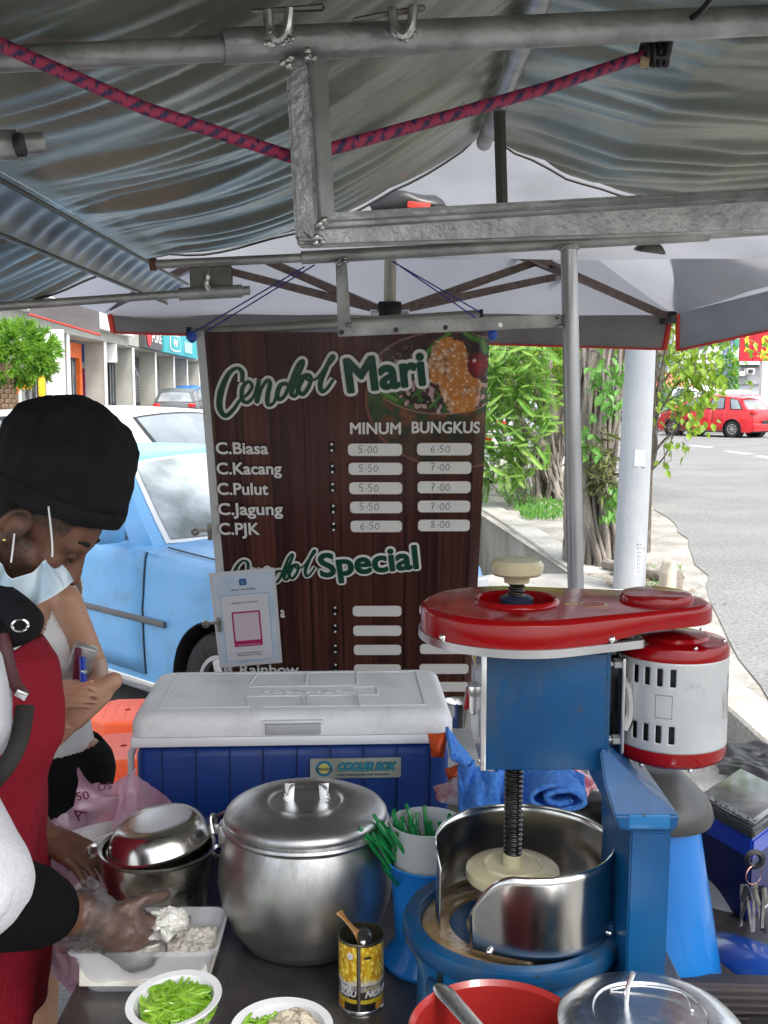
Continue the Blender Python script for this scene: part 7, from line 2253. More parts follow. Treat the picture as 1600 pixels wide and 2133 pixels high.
for (dy, nm) in ((-.62, 'front'), (.62, 'rear')):
    w = bpy.data.objects.new('wheel', None); link(w); w.parent = MC; w.location = (.12, .35 + dy, .28)
    m_ = MB(); m_.lathe([(.22, -.03), (.27, -.04), (.29, 0), (.27, .04), (.22, .03)], rot=(0, pi / 2, 0), n=36); m_.build('tyre', rubber, w)
    m_ = MB(); m_.lathe([(.225, -.02), (.215, 0), (.225, .02)], rot=(0, pi / 2, 0), n=36)
    for k in range(6): m_.tube([(0, 0, 0), (0, .22 * cos(k * pi / 3), .22 * sin(k * pi / 3))], .012, 6)
    m_.build('rim', M('rim_alloy'), w)
m_ = MB(); m_.tube([(1.07, 1.5, .3), (1.0, 1.9, .45), (1.05, 2.3, .45), (1.07, 2.85, .3)], .04, 10); m_.build('chassis', black, MC, world=True)
m_ = MB(); m_.box((1.25, 2.55, .60), (.24, .6, .1), bev=.04, seg=3); m_.build('seat', black, MC, world=True)
MB().tube([(1.05, 1.95, .80), (1.25, 1.9, .82), (1.5, 1.95, .80)], .012, 8).build('handlebar', black, MC, world=True)
MB().tube([P(1460, 1998, 1.95), P(1640, 2010, 1.95)], .012, 8).build('teal_cable', M('teal_rubber', (.05, .2, .2), .5), MC, world=True)
# storage box
BX = thing('storage_box', 'blue plastic storage box with smoky clear lid beside the shaver', 'box', tuple(P(1520, 1850, 2.05)))
bxm = M('box_blue', (.006, .05, .42), .28, 0, col2=(.01, .06, .48), scale=3, coat=.3)
cA, cB, cC, cD = P(1440, 1668, 2.12), P(1572, 1742, 1.92), P(1690, 1650, 2.12), P(1545, 1598, 2.36)
zl = (cA.z + cB.z) / 2
cA, cB = PZ(1442, 1668, zl), PZ(1570, 1740, zl); cD = PZ(1540, 1604, zl); cC = cB + (cD - cA)
def slab(q, z0, z1, s0, s1, nm, mt, par, bev=.006):
    ctr = sum(q, Vector()) / 4; m_ = MB(); b = m_.bm
    lo = [b.verts.new((ctr.x + (p.x - ctr.x) * s0, ctr.y + (p.y - ctr.y) * s0, z0)) for p in q]; hi = [b.verts.new((ctr.x + (p.x - ctr.x) * s1, ctr.y + (p.y - ctr.y) * s1, z1)) for p in q]
    b.faces.new(lo[::-1]); b.faces.new(hi)
    for k in range(4): b.faces.new((lo[k], lo[(k + 1) % 4], hi[(k + 1) % 4], hi[k]))
    bmesh.ops.recalc_face_normals(b, faces=b.faces)
    if bev: bmesh.ops.bevel(b, geom=b.edges[:], offset=bev, segments=3, affect='EDGES')
    return m_.build(nm, mt, par, world=True, angle=40)
Q = [cA, cB, cC, cD]
slab(Q, zl - .20, zl - .055, .78, .84, 'box_lower', M('box_dark_blue', (.004, .012, .09), .35), BX)
slab(Q, zl - .06, zl - .012, .92, .96, 'box_upper', bxm, BX)
slab(Q, zl - .012, zl + .008, 1.0, .98, 'lid_rim', M('smoky_rim', (.04, .045, .05), .2, coat=.5), BX, .005)
slab(Q, zl + .006, zl + .016, .9, .84, 'clear_lid', M('smoky_clear', (.06, .06, .06), .1, 0, col2=(.22, .22, .22), scale=14, coat=.8, rvar=.08), BX, .004)
d1 = (cB - cA).normalized(); nrm_ = Vector((0, 0, 1)); s2_ = nrm_.cross(d1)
mm = Matrix.Identity(4); mm.col[0] = (*d1, 0); mm.col[1] = (*s2_, 0); mm.col[2] = (0, 0, 1, 0); mm.col[3] = (*(cA + d1 * .03 + s2_ * .008 + Vector((0, 0, .018)) - Vector(BX.location)), 1)
text('A   TORNADO', 'embossed_lettering', M('emboss_grey', (.2, .2, .2), .4), BX, mm, .022, .0006, 1, .001)
KEY = thing('key_bunch', 'bunch of keys hanging from the motorcycle at the right edge', 'keys', tuple(P(1572, 1800, 1.88)))
kp = P(1572, 1790, 1.88)
MB().lathe([(.012, -.004), (.02, 0), (.012, .004), (.008, 0), (.012, -.004)], kp, 20, rot=(pi / 2, 0, 0)).build('key_head', black, KEY, world=True)
MB().lathe([(.0185, -.0012), (.0200, 0), (.0185, .0012), (.0175, 0), (.0185, -.0012)], kp - Vector((0, .0, .03)), 28, rot=(pi / 2, .0, .4)).build('key_ring', M('copper_ring', (.5, .25, .18), .3, .9), KEY, world=True)
rr = random.Random(4)
for k in range(9):
    o0 = kp + Vector((rr.uniform(-.022, .022), rr.uniform(-.008, .004), -.045 - rr.uniform(0, .012)))
    m_ = MB(); m_.tube([o0, o0 + Vector((rr.uniform(-.012, .012), 0, -.03))], .0055, 6, flat=(1, .3)); m_.tube([o0 + Vector((0, 0, -.02)), o0 + Vector((rr.uniform(-.02, .02), 0, -.075 - rr.uniform(0, .02)))], .0032, 5, flat=(1, .35))
    m_.build('key', M('key_metal', (.3, .28, .24), .3, .85, col2=(.5, .47, .42), scale=50) if k % 3 else black, KEY, world=True)
crumple([P(1500, 1532, 2.75), P(1700, 1590, 2.6), P(1700, 1650, 2.3), P(1500, 1606, 2.4)], 'black_raincoat', 'crumpled dark plastic sheet lying behind the storage box', 'sheet', M('dark_film', (.02, .02, .022), .4, spec=.3), .02, 12, 90, 60)
MB().box((.95, 2.35, .30), (.6, .9, .6)).bm.free()
# ================================================================== PEOPLE
skinD = M('skin_dark', (.085, .035, .018), .45, 0, col2=(.12, .052, .027), scale=12, bump=.15, bscale=140, coat=.08)
skinL = M('skin_light', (.50, .27, .17), .45, 0, col2=(.57, .33, .22), scale=10, bump=.1, bscale=120)
blackcl = M('black_cloth', (.007, .007, .009), .9, 0, var=.3, scale=30, bump=.9, bscale=24, spec=.25)
whitecl = M('white_cloth', (.58, .58, .62), .85, 0, col2=(.68, .68, .7), scale=4, bump=.3, bscale=200)
redcl = M('red_apron_cloth', (.22, .004, .014), .8, 0, col2=(.28, .006, .02), scale=5, bump=.4, bscale=220, spec=.3)
def hand_shape(mb, wrist, palm_dir, palm_n, curl, size=1., side=1, spread=.12, thumb=True, curls=None):
    """palm and five tapering fingers; palm_dir towards fingertips, palm_n out of the palm"""
    d = Vector(palm_dir).normalized(); n = Vector(palm_n); n = (n - d * n.dot(d)).normalized(); s = d.cross(n) * side
    W_, L_ = .042 * size, .092 * size
    p0 = Vector(wrist)
    for k in range(5):
        f = (k / 4 - .5) * 2
        mb.cap(p0 + s * f * .018 * size, p0 + d * L_ * .9 + s * f * .032 * size, .0135 * size, .0115 * size, 12)
    lens = [.068, .076, .070, .056]
    for k in range(4):
        f = (k - 1.5) / 1.5
        b = p0 + d * L_ * (.95 - .03 * abs(f)) + s * f * .030 * size
        dd = (d + s * f * spread).normalized(); c = (curls[k] if curls else curl)
        segs = [.46, .30, .24]; r = [.0092, .0084, .0076, .0062]
        p = b
        for j, q in enumerate(segs):
            ax = dd.cross(n)
            dd = (dd * cos(c * (.8 if j == 0 else 1)) + n * sin(c * (.8 if j == 0 else 1))).normalized()
            n2 = ax.cross(dd) * -1
            e = p + dd * lens[k] * q * size
            mb.cap(p, e, r[j] * size, r[j + 1] * size, 10)
            p = e
            # keep bending in the same plane
            n = n
    if thumb:
        b = p0 + d * .02 * size - s * .024 * size
        td = (d * .7 - s * .75 + n * .35).normalized()
        e1 = b + td * .04 * size; mb.cap(b, e1, .0135 * size, .0105 * size, 10)
        td2 = (d * .9 - s * .25 + n * .4).normalized(); e2 = e1 + td2 * .03 * size; mb.cap(e1, e2, .0105 * size, .009 * size, 10)
        mb.cap(e2, e2 + (td2 + n * .2).normalized() * .024 * size, .009 * size, .0068 * size, 10)
    mb.cap(p0 - d * .03 * size, p0 + d * .015 * size, .021 * size, .023 * size, 12)
# ---- vendor
ear = P(42, 1098, 1.56)
hc = Vector((ear.x - .007, 1.635, ear.z))      # centre between the ears
HM = Matrix.Translation(hc) @ Matrix.Rotation(radians(49), 4, 'Y') @ Matrix.Scale(.9, 4)
HM0 = Matrix.Translation(hc) @ Matrix.Rotation(radians(45), 4, 'Y') @ Matrix.Scale(.955, 4)
HMi = HM.inverted()
V_ = thing('person', 'man in black cap and red apron bending over the counter with a lowered face mask', 'person', (hc.x - .25, 1.72, 0))
def H(x, y, z): return HM @ Vector((x, y, z))
body = MB()
hd_ = MB()
def hb(c, r, rot=None): hd_.ball(c, r, 24, rot)
hb((-.005, 0, .05), (.100, .076, .092)); hb((.045, 0, .035), (.058, .062, .075)); hb((.035, 0, -.035), (.060, .058, .05)); hb((.062, 0, -.065), (.036, .040, .032))
hb((.088, 0, -.088), (.016, .02, .016))
hd_.cap((.0, .05, -.03), (.065, .022, -.085), .02, .016); hd_.cap((.0, -.05, -.03), (.065, -.022, -.085), .02, .016)
hd_.cap((.088, .022, .042), (.092, -.022, .042), .014, .014); hd_.cap((.083, .04, .038), (.090, .022, .042), .012, .013); hd_.cap((.083, -.04, .038), (.090, -.022, .042), .012, .013)
hd_.cap((.094, 0, .032), (.122, 0, -.016), .0085, .0125); hb((.108, .012, -.020), (.012, .009, .009)); hb((.108, -.012, -.020), (.012, .009, .009)); hd_.cap((.092, 0, .012), (.104, 0, -.018), .014, .014)
for s_ in (1, -1):
    hb((.07, s_ * .038, -.005), (.024, .022, .022)); hb((.083, s_ * .03, .018), (.014, .016, .011))
hd_.cap((.100, .016, -.048), (.100, -.016, -.048), .009, .009); hd_.cap((.096, .014, -.060), (.096, -.014, -.060), .0095, .0095)
for v in hd_.bm.verts: v.co = HM @ v.co
me = bpy.data.meshes.new('t'); hd_.bm.to_mesh(me); body.bm.from_mesh(me); hd_.bm.free()
# ears
for s_ in (1, -1):
    em_ = MB(); em_.lathe([(.026, 0), (.031, .004), (.028, .008), (.022, .005), (.012, .0), (.0, -.002)], (0, 0, 0), 20, sx=.72)
    em_.ball((.004, .0, .001), (.016, .02, .004), 12)
    em_.ball((.002, -.03, .002), (.012, .011, .006), 12)
    mt = HM @ Matrix.Translation((-.002, s_ * .075, .0)) @ Matrix.Rotation(-s_ * .3, 4, 'Z') @ Matrix.Rotation(pi / 2 * -s_ * -1, 4, 'X') @ Matrix.Scale(-s_, 4, (0, 0, 1))
    em2 = MB()
    ring = []
    for i in range(18):
        a = radians(-60 + 300 * i / 17); rx, rz = .019, .030
        rz2 = rz * (1 if sin(a) > 0 else .92)
        ring.append(HM @ Vector((-.004 + rx * cos(pi - a) * 1., s_ * (.080 + .006 * (1 if cos(a) > 0 else 0)), .002 + rz2 * sin(a))))
    body.tube(ring, .0052, 8)
    body.ball(HM @ Vector((-.004, s_ * .076, -.002)), (.018, .006, .026), 14, rot=(0, radians(44), 0))
    body.ball(HM @ Vector((.006, s_ * .079, -.026)), (.009, .006, .010), 10)
    body.tube([HM @ Vector((.010, s_ * .080, .006)), HM @ Vector((.002, s_ * .081, -.006)), HM @ Vector((.008, s_ * .080, -.016))], .0045, 8)
# neck, torso, arms, legs
nk0 = H(-.03, 0, -.02); shc = Vector((hc.x - .22, 1.72, 1.30))
body.cap(nk0, shc + Vector((.02, -.02, .02)), .056, .062, 18); body.cap(H(.0, 0, -.03), shc + Vector((.05, -.02, 0)), .045, .06, 16)
pel = Vector((hc.x - .38, 1.82, .92))
for (a, b, ra, rb) in [(shc, pel, .12, .13), (shc + Vector((0, -.14, -.02)), pel + Vector((0, -.08, 0)), .07, .10), (shc + Vector((0, .14, -.02)), pel + Vector((0, .08, 0)), .07, .10), (shc + Vector((.04, 0, -.1)), pel + Vector((.05, 0, .1)), .11, .12)]:
    body.cap(a, b, ra, rb, 20)
# near arm (right) : shoulder -> elbow -> wrist
wr_ = P(182, 1908, 1.47); el_ = P(-40, 1880, 1.36); shR = Vector((hc.x - .20, 1.52, 1.24))
body.cap(shR, el_, .052, .044, 16); body.cap(el_, el_.lerp(wr_, .45), .044, .040, 16); body.cap(el_.lerp(wr_, .4), wr_, .040, .028, 16)
hdir = (P(290, 1945, 1.52) - wr_).normalized()
hand_shape(body, wr_ + hdir * .02, hdir + Vector((0, 0, -.10)), Vector((.3, .85, -.35)), .9, 1.0, side=-1, spread=.10, curls=[.35, .45, .55, .62])
# far arm resting
wrL = Vector((-.62, 1.83, .86)); elL = Vector((-.80, 2.0, .96)); shL = Vector((hc.x - .22, 1.94, 1.24))
body.cap(shL, elL, .052, .042, 16); body.cap(elL, wrL, .042, .028, 16)
hand_shape(body, wrL, Vector((.8, -.3, -.25)), Vector((0, 0, -1)), .35, 1., side=-1)
for s_ in (-1, 1):
    hp = pel + Vector((0, s_ * .09, -.03)); kn = Vector((pel.x + .05, 1.82 + s_ * .10, .50)); an = Vector((pel.x - .02, 1.82 + s_ * .11, .09))
    body.cap(hp, kn, .09, .06, 18); body.cap(kn, an, .06, .04, 16); body.cap(an + Vector((-.03, 0, -.045)), an + Vector((.16, 0, -.055)), .042, .035, 14)
bd = remesh(body, .0042, 5, .5)
skv = attr_mat('skin_dark_painted', .55, coat=0, bump=.15, bscale=140)
sk0, sk1 = (.15, .064, .037), (.11, .046, .026)
cols_ = []
for v in bd.bm.verts:
    q = HMi @ v.co; n1 = nz(q.x, q.z, 60, q.y * 60); c = mixc(sk1, sk0, .5 + n1)
    if (v.co - hc).length < .2:
        jaw = max(0, 1 - ((q.x - .045) / .06) ** 2 - ((q.z + .068) / .045) ** 2)
        side_ = max(0, 1 - ((q.x - .018) / .026) ** 2 - ((q.z + .03) / .05) ** 2)
        c = mixc(c, (.014, .008, .006), min(.85, 1.6 * max(jaw, side_)) * (.75 + .5 * noise.noise(q * 260)))
        hl = q.z - (.018 + .35 * (q.x - .03))
        if q.x < .062 and hl > 0 and abs(q.y) > .02: c = mixc(c, (.008, .006, .005), min(.9, hl * 45) * (.8 + .4 * noise.noise(q * 300)))
        e_ = sqrt(((q.x - .086) / .018) ** 2 + ((q.z - .022) / .013) ** 2)
        if e_ < 1: c = mixc(c, (.03, .013, .009), (1 - e_) * .9)
        if q.z < -.04 and q.x > .08 and abs(q.y) < .03: c = mixc(c, (.10, .03, .022), .5)
    cols_ += [*c, 1]
bdo = bd.build('body', skv, V_, world=True, angle=180)
at = bdo.data.color_attributes.new('print', 'FLOAT_COLOR', 'POINT'); at.data.foreach_set('color', cols_)
bdo['label'] = 'dark skinned body with bent head and working arm'
# cap
m_ = MB(); rings = []
NS = 56
lay = [(.102, .088, -.098, -.002, .080), (.094, .118, -.125, .045, .086), (.083, .146, -.146, .09, .090), (.066, .176, -.142, .130, .088), (.044, .202, -.124, .165, .078), (.016, .218, -.10, .190, .060), (-.015, .222, -.075, .208, .036), (-.038, .222, -.055, .217, .010)]
def caploft(lay, seed=0, amp=.004):
    m_ = MB(); rings = []; rows = len(lay)
    for (cx, cz, rx, ry, tl) in lay:
        ring = []
        for k in range(NS):
            a = 2 * pi * k / NS
            # rows: front x, front z, back x, back z, half width
            x = lerp(rx, cx, .5 + .5 * cos(a)); y = tl * sin(a); z = lerp(ry, cz, .5 + .5 * cos(a))
            gr = max(0, min(1, (cz - .02) / .12)); f_ = 1 + .022 * gr * cos(a * 13 + 1.2 * sin(a * 3)) * (1 if rows > 12 else 0)
            mx_, mz_ = (cx + rx) / 2, (cz + ry) / 2
            p = Vector((mx_ + (x - mx_) * f_, y * f_, mz_ + (z - mz_) * f_)); p += noise.noise_vector(p * 16 + Vector((seed, 0, 0))) * amp * 1.2 + noise.noise_vector(Vector((p.x * 45, p.y * 45, p.z * 18))) * amp * .5
            ring.append(m_.bm.verts.new(HM0 @ p))
        rings.append(ring)
    for A, B in zip(rings, rings[1:]):
        for k in range(NS): f = m_.bm.faces.new((A[k], A[(k + 1) % NS], B[(k + 1) % NS], B[k])); f.smooth = True
    m_.bm.faces.new(rings[-1]); return m_
fine = []
for i in range(len(lay) - 1):
    for j in range(5):
        fine.append(tuple(lerp(lay[i][q], lay[i + 1][q], j / 5) for q in range(5)))
fine.append(lay[-1])
caploft([(.098, .082, -.092, -.004, .076)] + fine, 3, .008).build('cap', blackcl, V_, world=True, angle=180)
caploft([(.1045, .084, -.100, -.006, .0815), (.1075, .090, -.103, -.002, .085), (.1045, .106, -.113, .022, .0875), (.1, .112, -.116, .030, .0855)], 3, .003).build('cap_band', blackcl, V_, world=True, angle=180)
# hair at nape, beard shadow, brows, closed eye
hairm = M('short_hair', (.008, .006, .005), .9, var=.3, scale=200, bump=1., bscale=500)
hs_ = MB(); hs_.ball((-.038, 0, .012), (.070, .0755, .050), 24)
for v in hs_.bm.verts:
    v.co = HM @ v.co
hs_.build('hair', hairm, V_, world=True)
for s_ in (1, -1):
    m_ = MB(); m_.tube([HM @ Vector((.098, s_ * .014, .049)), HM @ Vector((.097, s_ * .03, .054)), HM @ Vector((.084, s_ * .046, .050))], [.0025, .0042, .002], 8); m_.build('eyebrow', hairm, V_, world=True)
    m_ = MB(); m_.ball(HM @ Vector((.0885, s_ * .031, .020)), (.0095, .0105, .009), 16); m_.build('eyelid', skinD, V_, world=True)
    m_ = MB(); m_.tube([HM @ Vector((.0975, s_ * .021, .014)), HM @ Vector((.100, s_ * .031, .0125)), HM @ Vector((.093, s_ * .041, .016))], .0016, 6); m_.build('eyelash', hairm, V_, world=True)
MB().ball(HM @ Vector((.004, -.087, -.027)), .0032, 10).build('earring', M('gold', (.8, .6, .25), .2, 1.), V_, world=True)
# mask, pulled below the nose
maskm = M('mask_blue', (.42, .55, .64), .7, 0, col2=(.60, .68, .73), scale=14, bump=.1, bscale=150, translucent=.15)
up_ = [(-30, 1166), (0, 1167), (12, 1160), (32, 1171), (50, 1193), (77, 1188), (94, 1170), (108, 1156), (114, 1153)]
lo_ = [(-30, 1235), (0, 1240), (14, 1248), (32, 1258), (66, 1266), (100, 1246), (122, 1236), (136, 1225), (144, 1216)]
def pl(pts, t):
    k = min(int(t * (len(pts) - 1)), len(pts) - 2); f = t * (len(pts) - 1) - k
    return (lerp(pts[k][0], pts[k + 1][0], f), lerp(pts[k][1], pts[k + 1][1], f))
def mask(u, v):
    # u 0..1: near side rear to front centre, 1..2 back along the far side
    t = u * 2; near = t <= 1; q = t if near else 2 - t
    yy = 1.548 if near else 1.712
    fr = q ** 3
    Y = lerp(yy, 1.635, fr * .92)
    a, b = pl(up_, q), pl(lo_, q)
    w = v
    p = P(lerp(a[0], b[0], w), lerp(a[1], b[1], w), 1.60); p.y = Y
    ple = .016 * sin(q * 17 + v * 3.) * (1 - q * .5) + (.004 * abs(sin((q - .76) * 52)) if q > .76 else 0)
    p.y += (-ple if near else ple); 
    return p
m_ = MB(); m_.grid(mask, 120, 30)
maskm = attr_mat('mask_pleated', .75, bump=.15, bscale=120)
mo = m_.build('face_mask', maskm, V_, world=True, angle=180)
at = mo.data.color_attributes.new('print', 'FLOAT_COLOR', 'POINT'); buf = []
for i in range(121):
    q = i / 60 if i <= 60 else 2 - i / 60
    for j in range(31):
        w = j / 30; c = mixc((.62, .72, .78), (.38, .52, .62), .5 + .5 * sin(q * 17 + w * 3))  # shade of the folds and pleat lines painted into the cloth colour
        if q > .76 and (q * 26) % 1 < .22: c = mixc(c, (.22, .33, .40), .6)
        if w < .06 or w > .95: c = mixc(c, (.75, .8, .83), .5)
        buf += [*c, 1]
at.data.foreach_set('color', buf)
strapm = M('elastic_white', (.75, .75, .73), .8)
MB().tube(smoothpath([P(101, 1055, 1.548), P(106, 1100, 1.54), P(109, 1135, 1.535), P(109, 1160, 1.535)], 4), .0014, 6).build('ear_loop', strapm, V_, world=True)
MB().tube(smoothpath([P(30, 1112, 1.545), P(27, 1140, 1.54), P(23, 1172, 1.535)], 4), .0014, 6).build('ear_loop', strapm, V_, world=True)
# white shirt torso and near sleeve
def shell(caps, vox, nm, mat, it=6, amp=.006, sc=9):
    s_ = MB()
    for (a, b, ra, rb) in caps: s_.cap(a, b, ra, rb, 20)
    r_ = remesh(s_, vox, it)
    for v in r_.bm.verts: v.co += noise.noise_vector(Vector((v.co.x * sc, v.co.y * sc, v.co.z * sc * .6))) * amp + noise.noise_vector(v.co * sc * 3) * amp * .3
    return r_.build(nm, mat, V_, world=True, angle=180)
sl = P(20, 1878, 1.37)
shell([(shc + Vector((-.01, 0, .0)), pel, .135, .15), (shc + Vector((0, -.15, -.03)), pel + Vector((0, -.09, 0)), .082, .115), (shc + Vector((0, .15, -.03)), pel + Vector((0, .09, 0)), .08, .115), (shR, P(-60, 1850, 1.35), .075, .082), (shL, elL.lerp(shL, .25), .07, .06)], .008, 'shirt', whitecl)
shell([(P(-60, 1855, 1.35), P(-22, 1872, 1.37), .084, .068)], .006, 'sleeve', whitecl, amp=.004)
shell([(P(-50, 1880, 1.36), P(60, 1888, 1.40), .070, .060), (P(60, 1888, 1.40), P(92, 1892, 1.41), .060, .050)], .005, 'undersleeve', M('black_sleeve', (.004, .004, .0045), .9, bump=.4, bscale=300, spec=.12), amp=.003)
# apron front panel hanging from the neck, bulging forward
def apron(u, v):
    pa = [(38, 1358), (72, 1395), (86, 1480), (88, 1560), (66, 1640), (60, 1740), (50, 1850), (60, 2000), (40, 2200)]
    e = pl(pa, v)
    front = P(e[0], e[1], 1.60)
    a = lerp(-1.25, 1.25, u)
    w = .16 + .05 * v
    p = Vector((front.x - (1 - cos(a)) * .16, 1.68 + sin(a) * w, front.z + (0 if v > .06 else 0)))
    return p + Vector((.008 * sin(a * 6 + v * 4), 0, 0)) + noise.noise_vector(Vector((p.x * 9, p.y * 9, p.z * 4))) * .016 + noise.noise_vector(p * 26) * .004
m_ = MB(); m_.grid(apron, 60, 60); m_.build('apron', redcl, V_, world=True, thick=.003, angle=180)
# black straps: neck strap with buckle, waist strap
MB().tube(smoothpath([P(-60, 1190, 1.6), P(-5, 1240, 1.55), P(30, 1268, 1.53), P(55, 1295, 1.52), P(48, 1312, 1.53), P(10, 1320, 1.56), P(-40, 1300, 1.6)], 5), .026, 12, flat=(1.1, .8)).build('neck_strap', blackcl, V_, world=True)
MB().lathe([(.008, -.001), (.0098, 0), (.008, .001), (.007, 0), (.008, -.001)], P(42, 1303, 1.49), 20, rot=(pi / 2, 0, .3), sx=1.3).build('buckle_ring', chrome, V_, world=True)
MB().tube(smoothpath([P(8, 1320, 1.50), P(14, 1360, 1.49), P(30, 1420, 1.49), P(52, 1450, 1.50)], 5), .009, 8, flat=(1, .4)).build('apron_strap', M('dark_maroon_strap', (.06, .008, .012), .5), V_, world=True)
MB().tube(smoothpath([P(52, 1470, 1.50), P(40, 1540, 1.47), P(10, 1600, 1.45), P(-40, 1650, 1.45)], 5), .014, 8, flat=(1, .4)).build('waist_strap', M('brown_strap', (.010, .006, .005), .7), V_, world=True)
MB().box(P(45, 1447, 1.485), (.018, .006, .012), rot=(0, .5, 0), bev=.002).build('strap_clip', chrome, V_, world=True)
# near-side white shirt front seen at the left edge
m_ = MB()
def shirtfront(u, v):
    a = pl([(-60, 1300), (-30, 1340), (10, 1360), (22, 1440), (30, 1520), (10, 1570), (-40, 1600)], v)
    p = P(a[0] - 90 * (1 - u), a[1], 1.50 - .06 * sin(pi * u)); return p + noise.noise_vector(p * 14) * .006
m_.grid(shirtfront, 20, 40); m_.build('shirt_side', whitecl, V_, world=True, thick=.003, angle=180)
# trousers
shell([(pel + Vector((0, -.09, -.02)), Vector((pel.x + .05, 1.72, .5)), .115, .085), (Vector((pel.x + .05, 1.72, .5)), Vector((pel.x - .02, 1.71, .12)), .085, .07), (pel + Vector((0, .09, -.02)), Vector((pel.x + .05, 1.92, .5)), .115, .085), (Vector((pel.x + .05, 1.92, .5)), Vector((pel.x - .02, 1.93, .12)), .085, .07)], .01, 'trousers', M('dark_trousers', (.02, .02, .025), .9))
# disposable glove
gl = MB()
gl.cap(wr_ - hdir * .012, wr_ + hdir * .02, .036, .036, 18)
hand_shape(gl, wr_ + hdir * .02, hdir + Vector((0, 0, -.10)), Vector((.3, .85, -.35)), .9, 1.10, side=-1, spread=.10, curls=[.35, .45, .55, .62])
gl.cap(wr_ + hdir * .0, wr_ + hdir * .10 + Vector((0, -.004, -.01)), .034, .042, 16)
g2 = remesh(gl, .0035, 3)
for v in g2.bm.verts:
    v.co += noise.noise_vector(v.co * 32) * .005 + noise.noise_vector(v.co * 95) * .0022
glm = bpy.data.materials.new('glove_film'); glm.use_nodes = True
n, l = glm.node_tree.nodes, glm.node_tree.links
tr = n.new('ShaderNodeBsdfTransparent'); tr.inputs[0].default_value = (.992, .992, .995, 1)
gs = n.new('ShaderNodeBsdfGlossy'); gs.inputs['Roughness'].default_value = .12
df = n.new('ShaderNodeBsdfDiffuse'); df.inputs['Color'].default_value = (.62, .6, .62, 1)
fr2 = n.new('ShaderNodeFresnel'); fr2.inputs['IOR'].default_value = 1.35
ma = n.new('ShaderNodeMath'); ma.operation = 'MULTIPLY_ADD'; ma.inputs[1].default_value = .9; ma.inputs[2].default_value = .03
l.new(fr2.outputs[0], ma.inputs[0])
nzt = n.new('ShaderNodeTexNoise'); nzt.inputs['Scale'].default_value = 60; nzt.inputs['Detail'].default_value = 4
bpn = n.new('ShaderNodeBump'); bpn.inputs['Strength'].default_value = .5; bpn.inputs['Distance'].default_value = .003; l.new(nzt.outputs[0], bpn.inputs['Height']); l.new(bpn.outputs[0], gs.inputs['Normal']); l.new(bpn.outputs[0], fr2.inputs['Normal'])
m1 = n.new('ShaderNodeMixShader'); l.new(ma.outputs[0], m1.inputs[0]); l.new(tr.outputs[0], m1.inputs[1]); l.new(gs.outputs[0], m1.inputs[2])
m2 = n.new('ShaderNodeMixShader'); m2.inputs[0].default_value = .035; l.new(m1.outputs[0], m2.inputs[1]); l.new(df.outputs[0], m2.inputs[2])
l.new(m2.outputs[0], n['Material Output'].inputs[0])
g2.build('plastic_glove', glm, V_, world=True, angle=180)
# loose glove cuff, flaring around the wrist
m_ = MB()
ax = (wr_ - el_).normalized(); uu = ax.cross(Vector((0, 0, 1))).normalized(); ww = ax.cross(uu)
def cuff(u, v):
    a = 2 * pi * u; r = .040 + .012 * v + .006 * noise.noise(Vector((cos(a) * 3, sin(a) * 3, v * 2)))
    return wr_ + ax * .012 - ax * (.035 * v + .012 * v * sin(a * 1 + 1)) + (uu * cos(a) + ww * sin(a)) * r + noise.noise_vector(Vector((cos(a) * 8, sin(a) * 8, v * 5))) * .004
m_.grid(cuff, 60, 12, cu=True); m_.build('glove_cuff', glm, V_, world=True, angle=180)

# ---- woman
WX = P(48, 1400, 2.25).x; WY = 2.30
WM = thing('person', 'woman in white tank top and black shorts counting money behind the vendor', 'person', (WX, WY, 0))
b2 = MB()
sh_c = Vector((WX + .005, WY + .03, 1.235)); wst = Vector((WX + .03, WY + .03, .98)); hip = Vector((WX + .02, WY + .04, .82))
b2.cap(Vector((sh_c.x, WY + .03, 1.20)), Vector((sh_c.x, WY + .03, 1.13)), .085, .085, 20)
b2.cap(sh_c + Vector((-.10, .04, -.02)), sh_c + Vector((.045, -.0, -.02)), .052, .045, 18)
b2.cap(Vector((WX + .02, WY + .02, 1.12)), wst, .09, .068, 20); b2.cap(wst, hip, .070, .092, 20)
b2.cap(sh_c + Vector((.0, -.01, .02)), sh_c + Vector((.0, -.05, .14)), .042, .042, 14)
hd2 = sh_c + Vector((.03, -.07, .22)); b2.ball(hd2, (.075, .088, .10), 24); b2.ball(hd2 + Vector((.0, -.04, -.05)), (.05, .05, .05), 18); b2.ball(hd2 + Vector((0, -.095, -.01)), (.012, .014, .016), 12)
# left arm (photo right): shoulder, elbow out right, forearm coming forward and inward
shl = P(138, 1250, 2.26); elb = P(196, 1388, 2.30); wrs = P(208, 1436, 2.13)
b2.cap(sh_c + Vector((.045, -.0, -.02)), shl, .042, .034, 16); b2.cap(shl, elb, .034, .030, 16); b2.cap(elb, wrs, .030, .022, 14)
hand_shape(b2, wrs + Vector((.004, 0, .0)), P(150, 1478, 2.11) - wrs, Vector((0, 1, -.15)), .15, .95, side=1, spread=.22, curls=[.22, .16, .14, .12])
shr = sh_c + Vector((-.13, .05, -.03)); elr = Vector((WX - .16, WY + .02, .98)); wrr = P(72, 1462, 2.10)
b2.cap(shr, elr, .044, .036, 14); b2.cap(elr, wrr, .036, .025, 14)
hand_shape(b2, wrr, P(125, 1450, 2.08) - wrr, Vector((0, .6, -.7)), .3, .9, side=1, spread=.05, curls=[.2, .4, .5, .6])
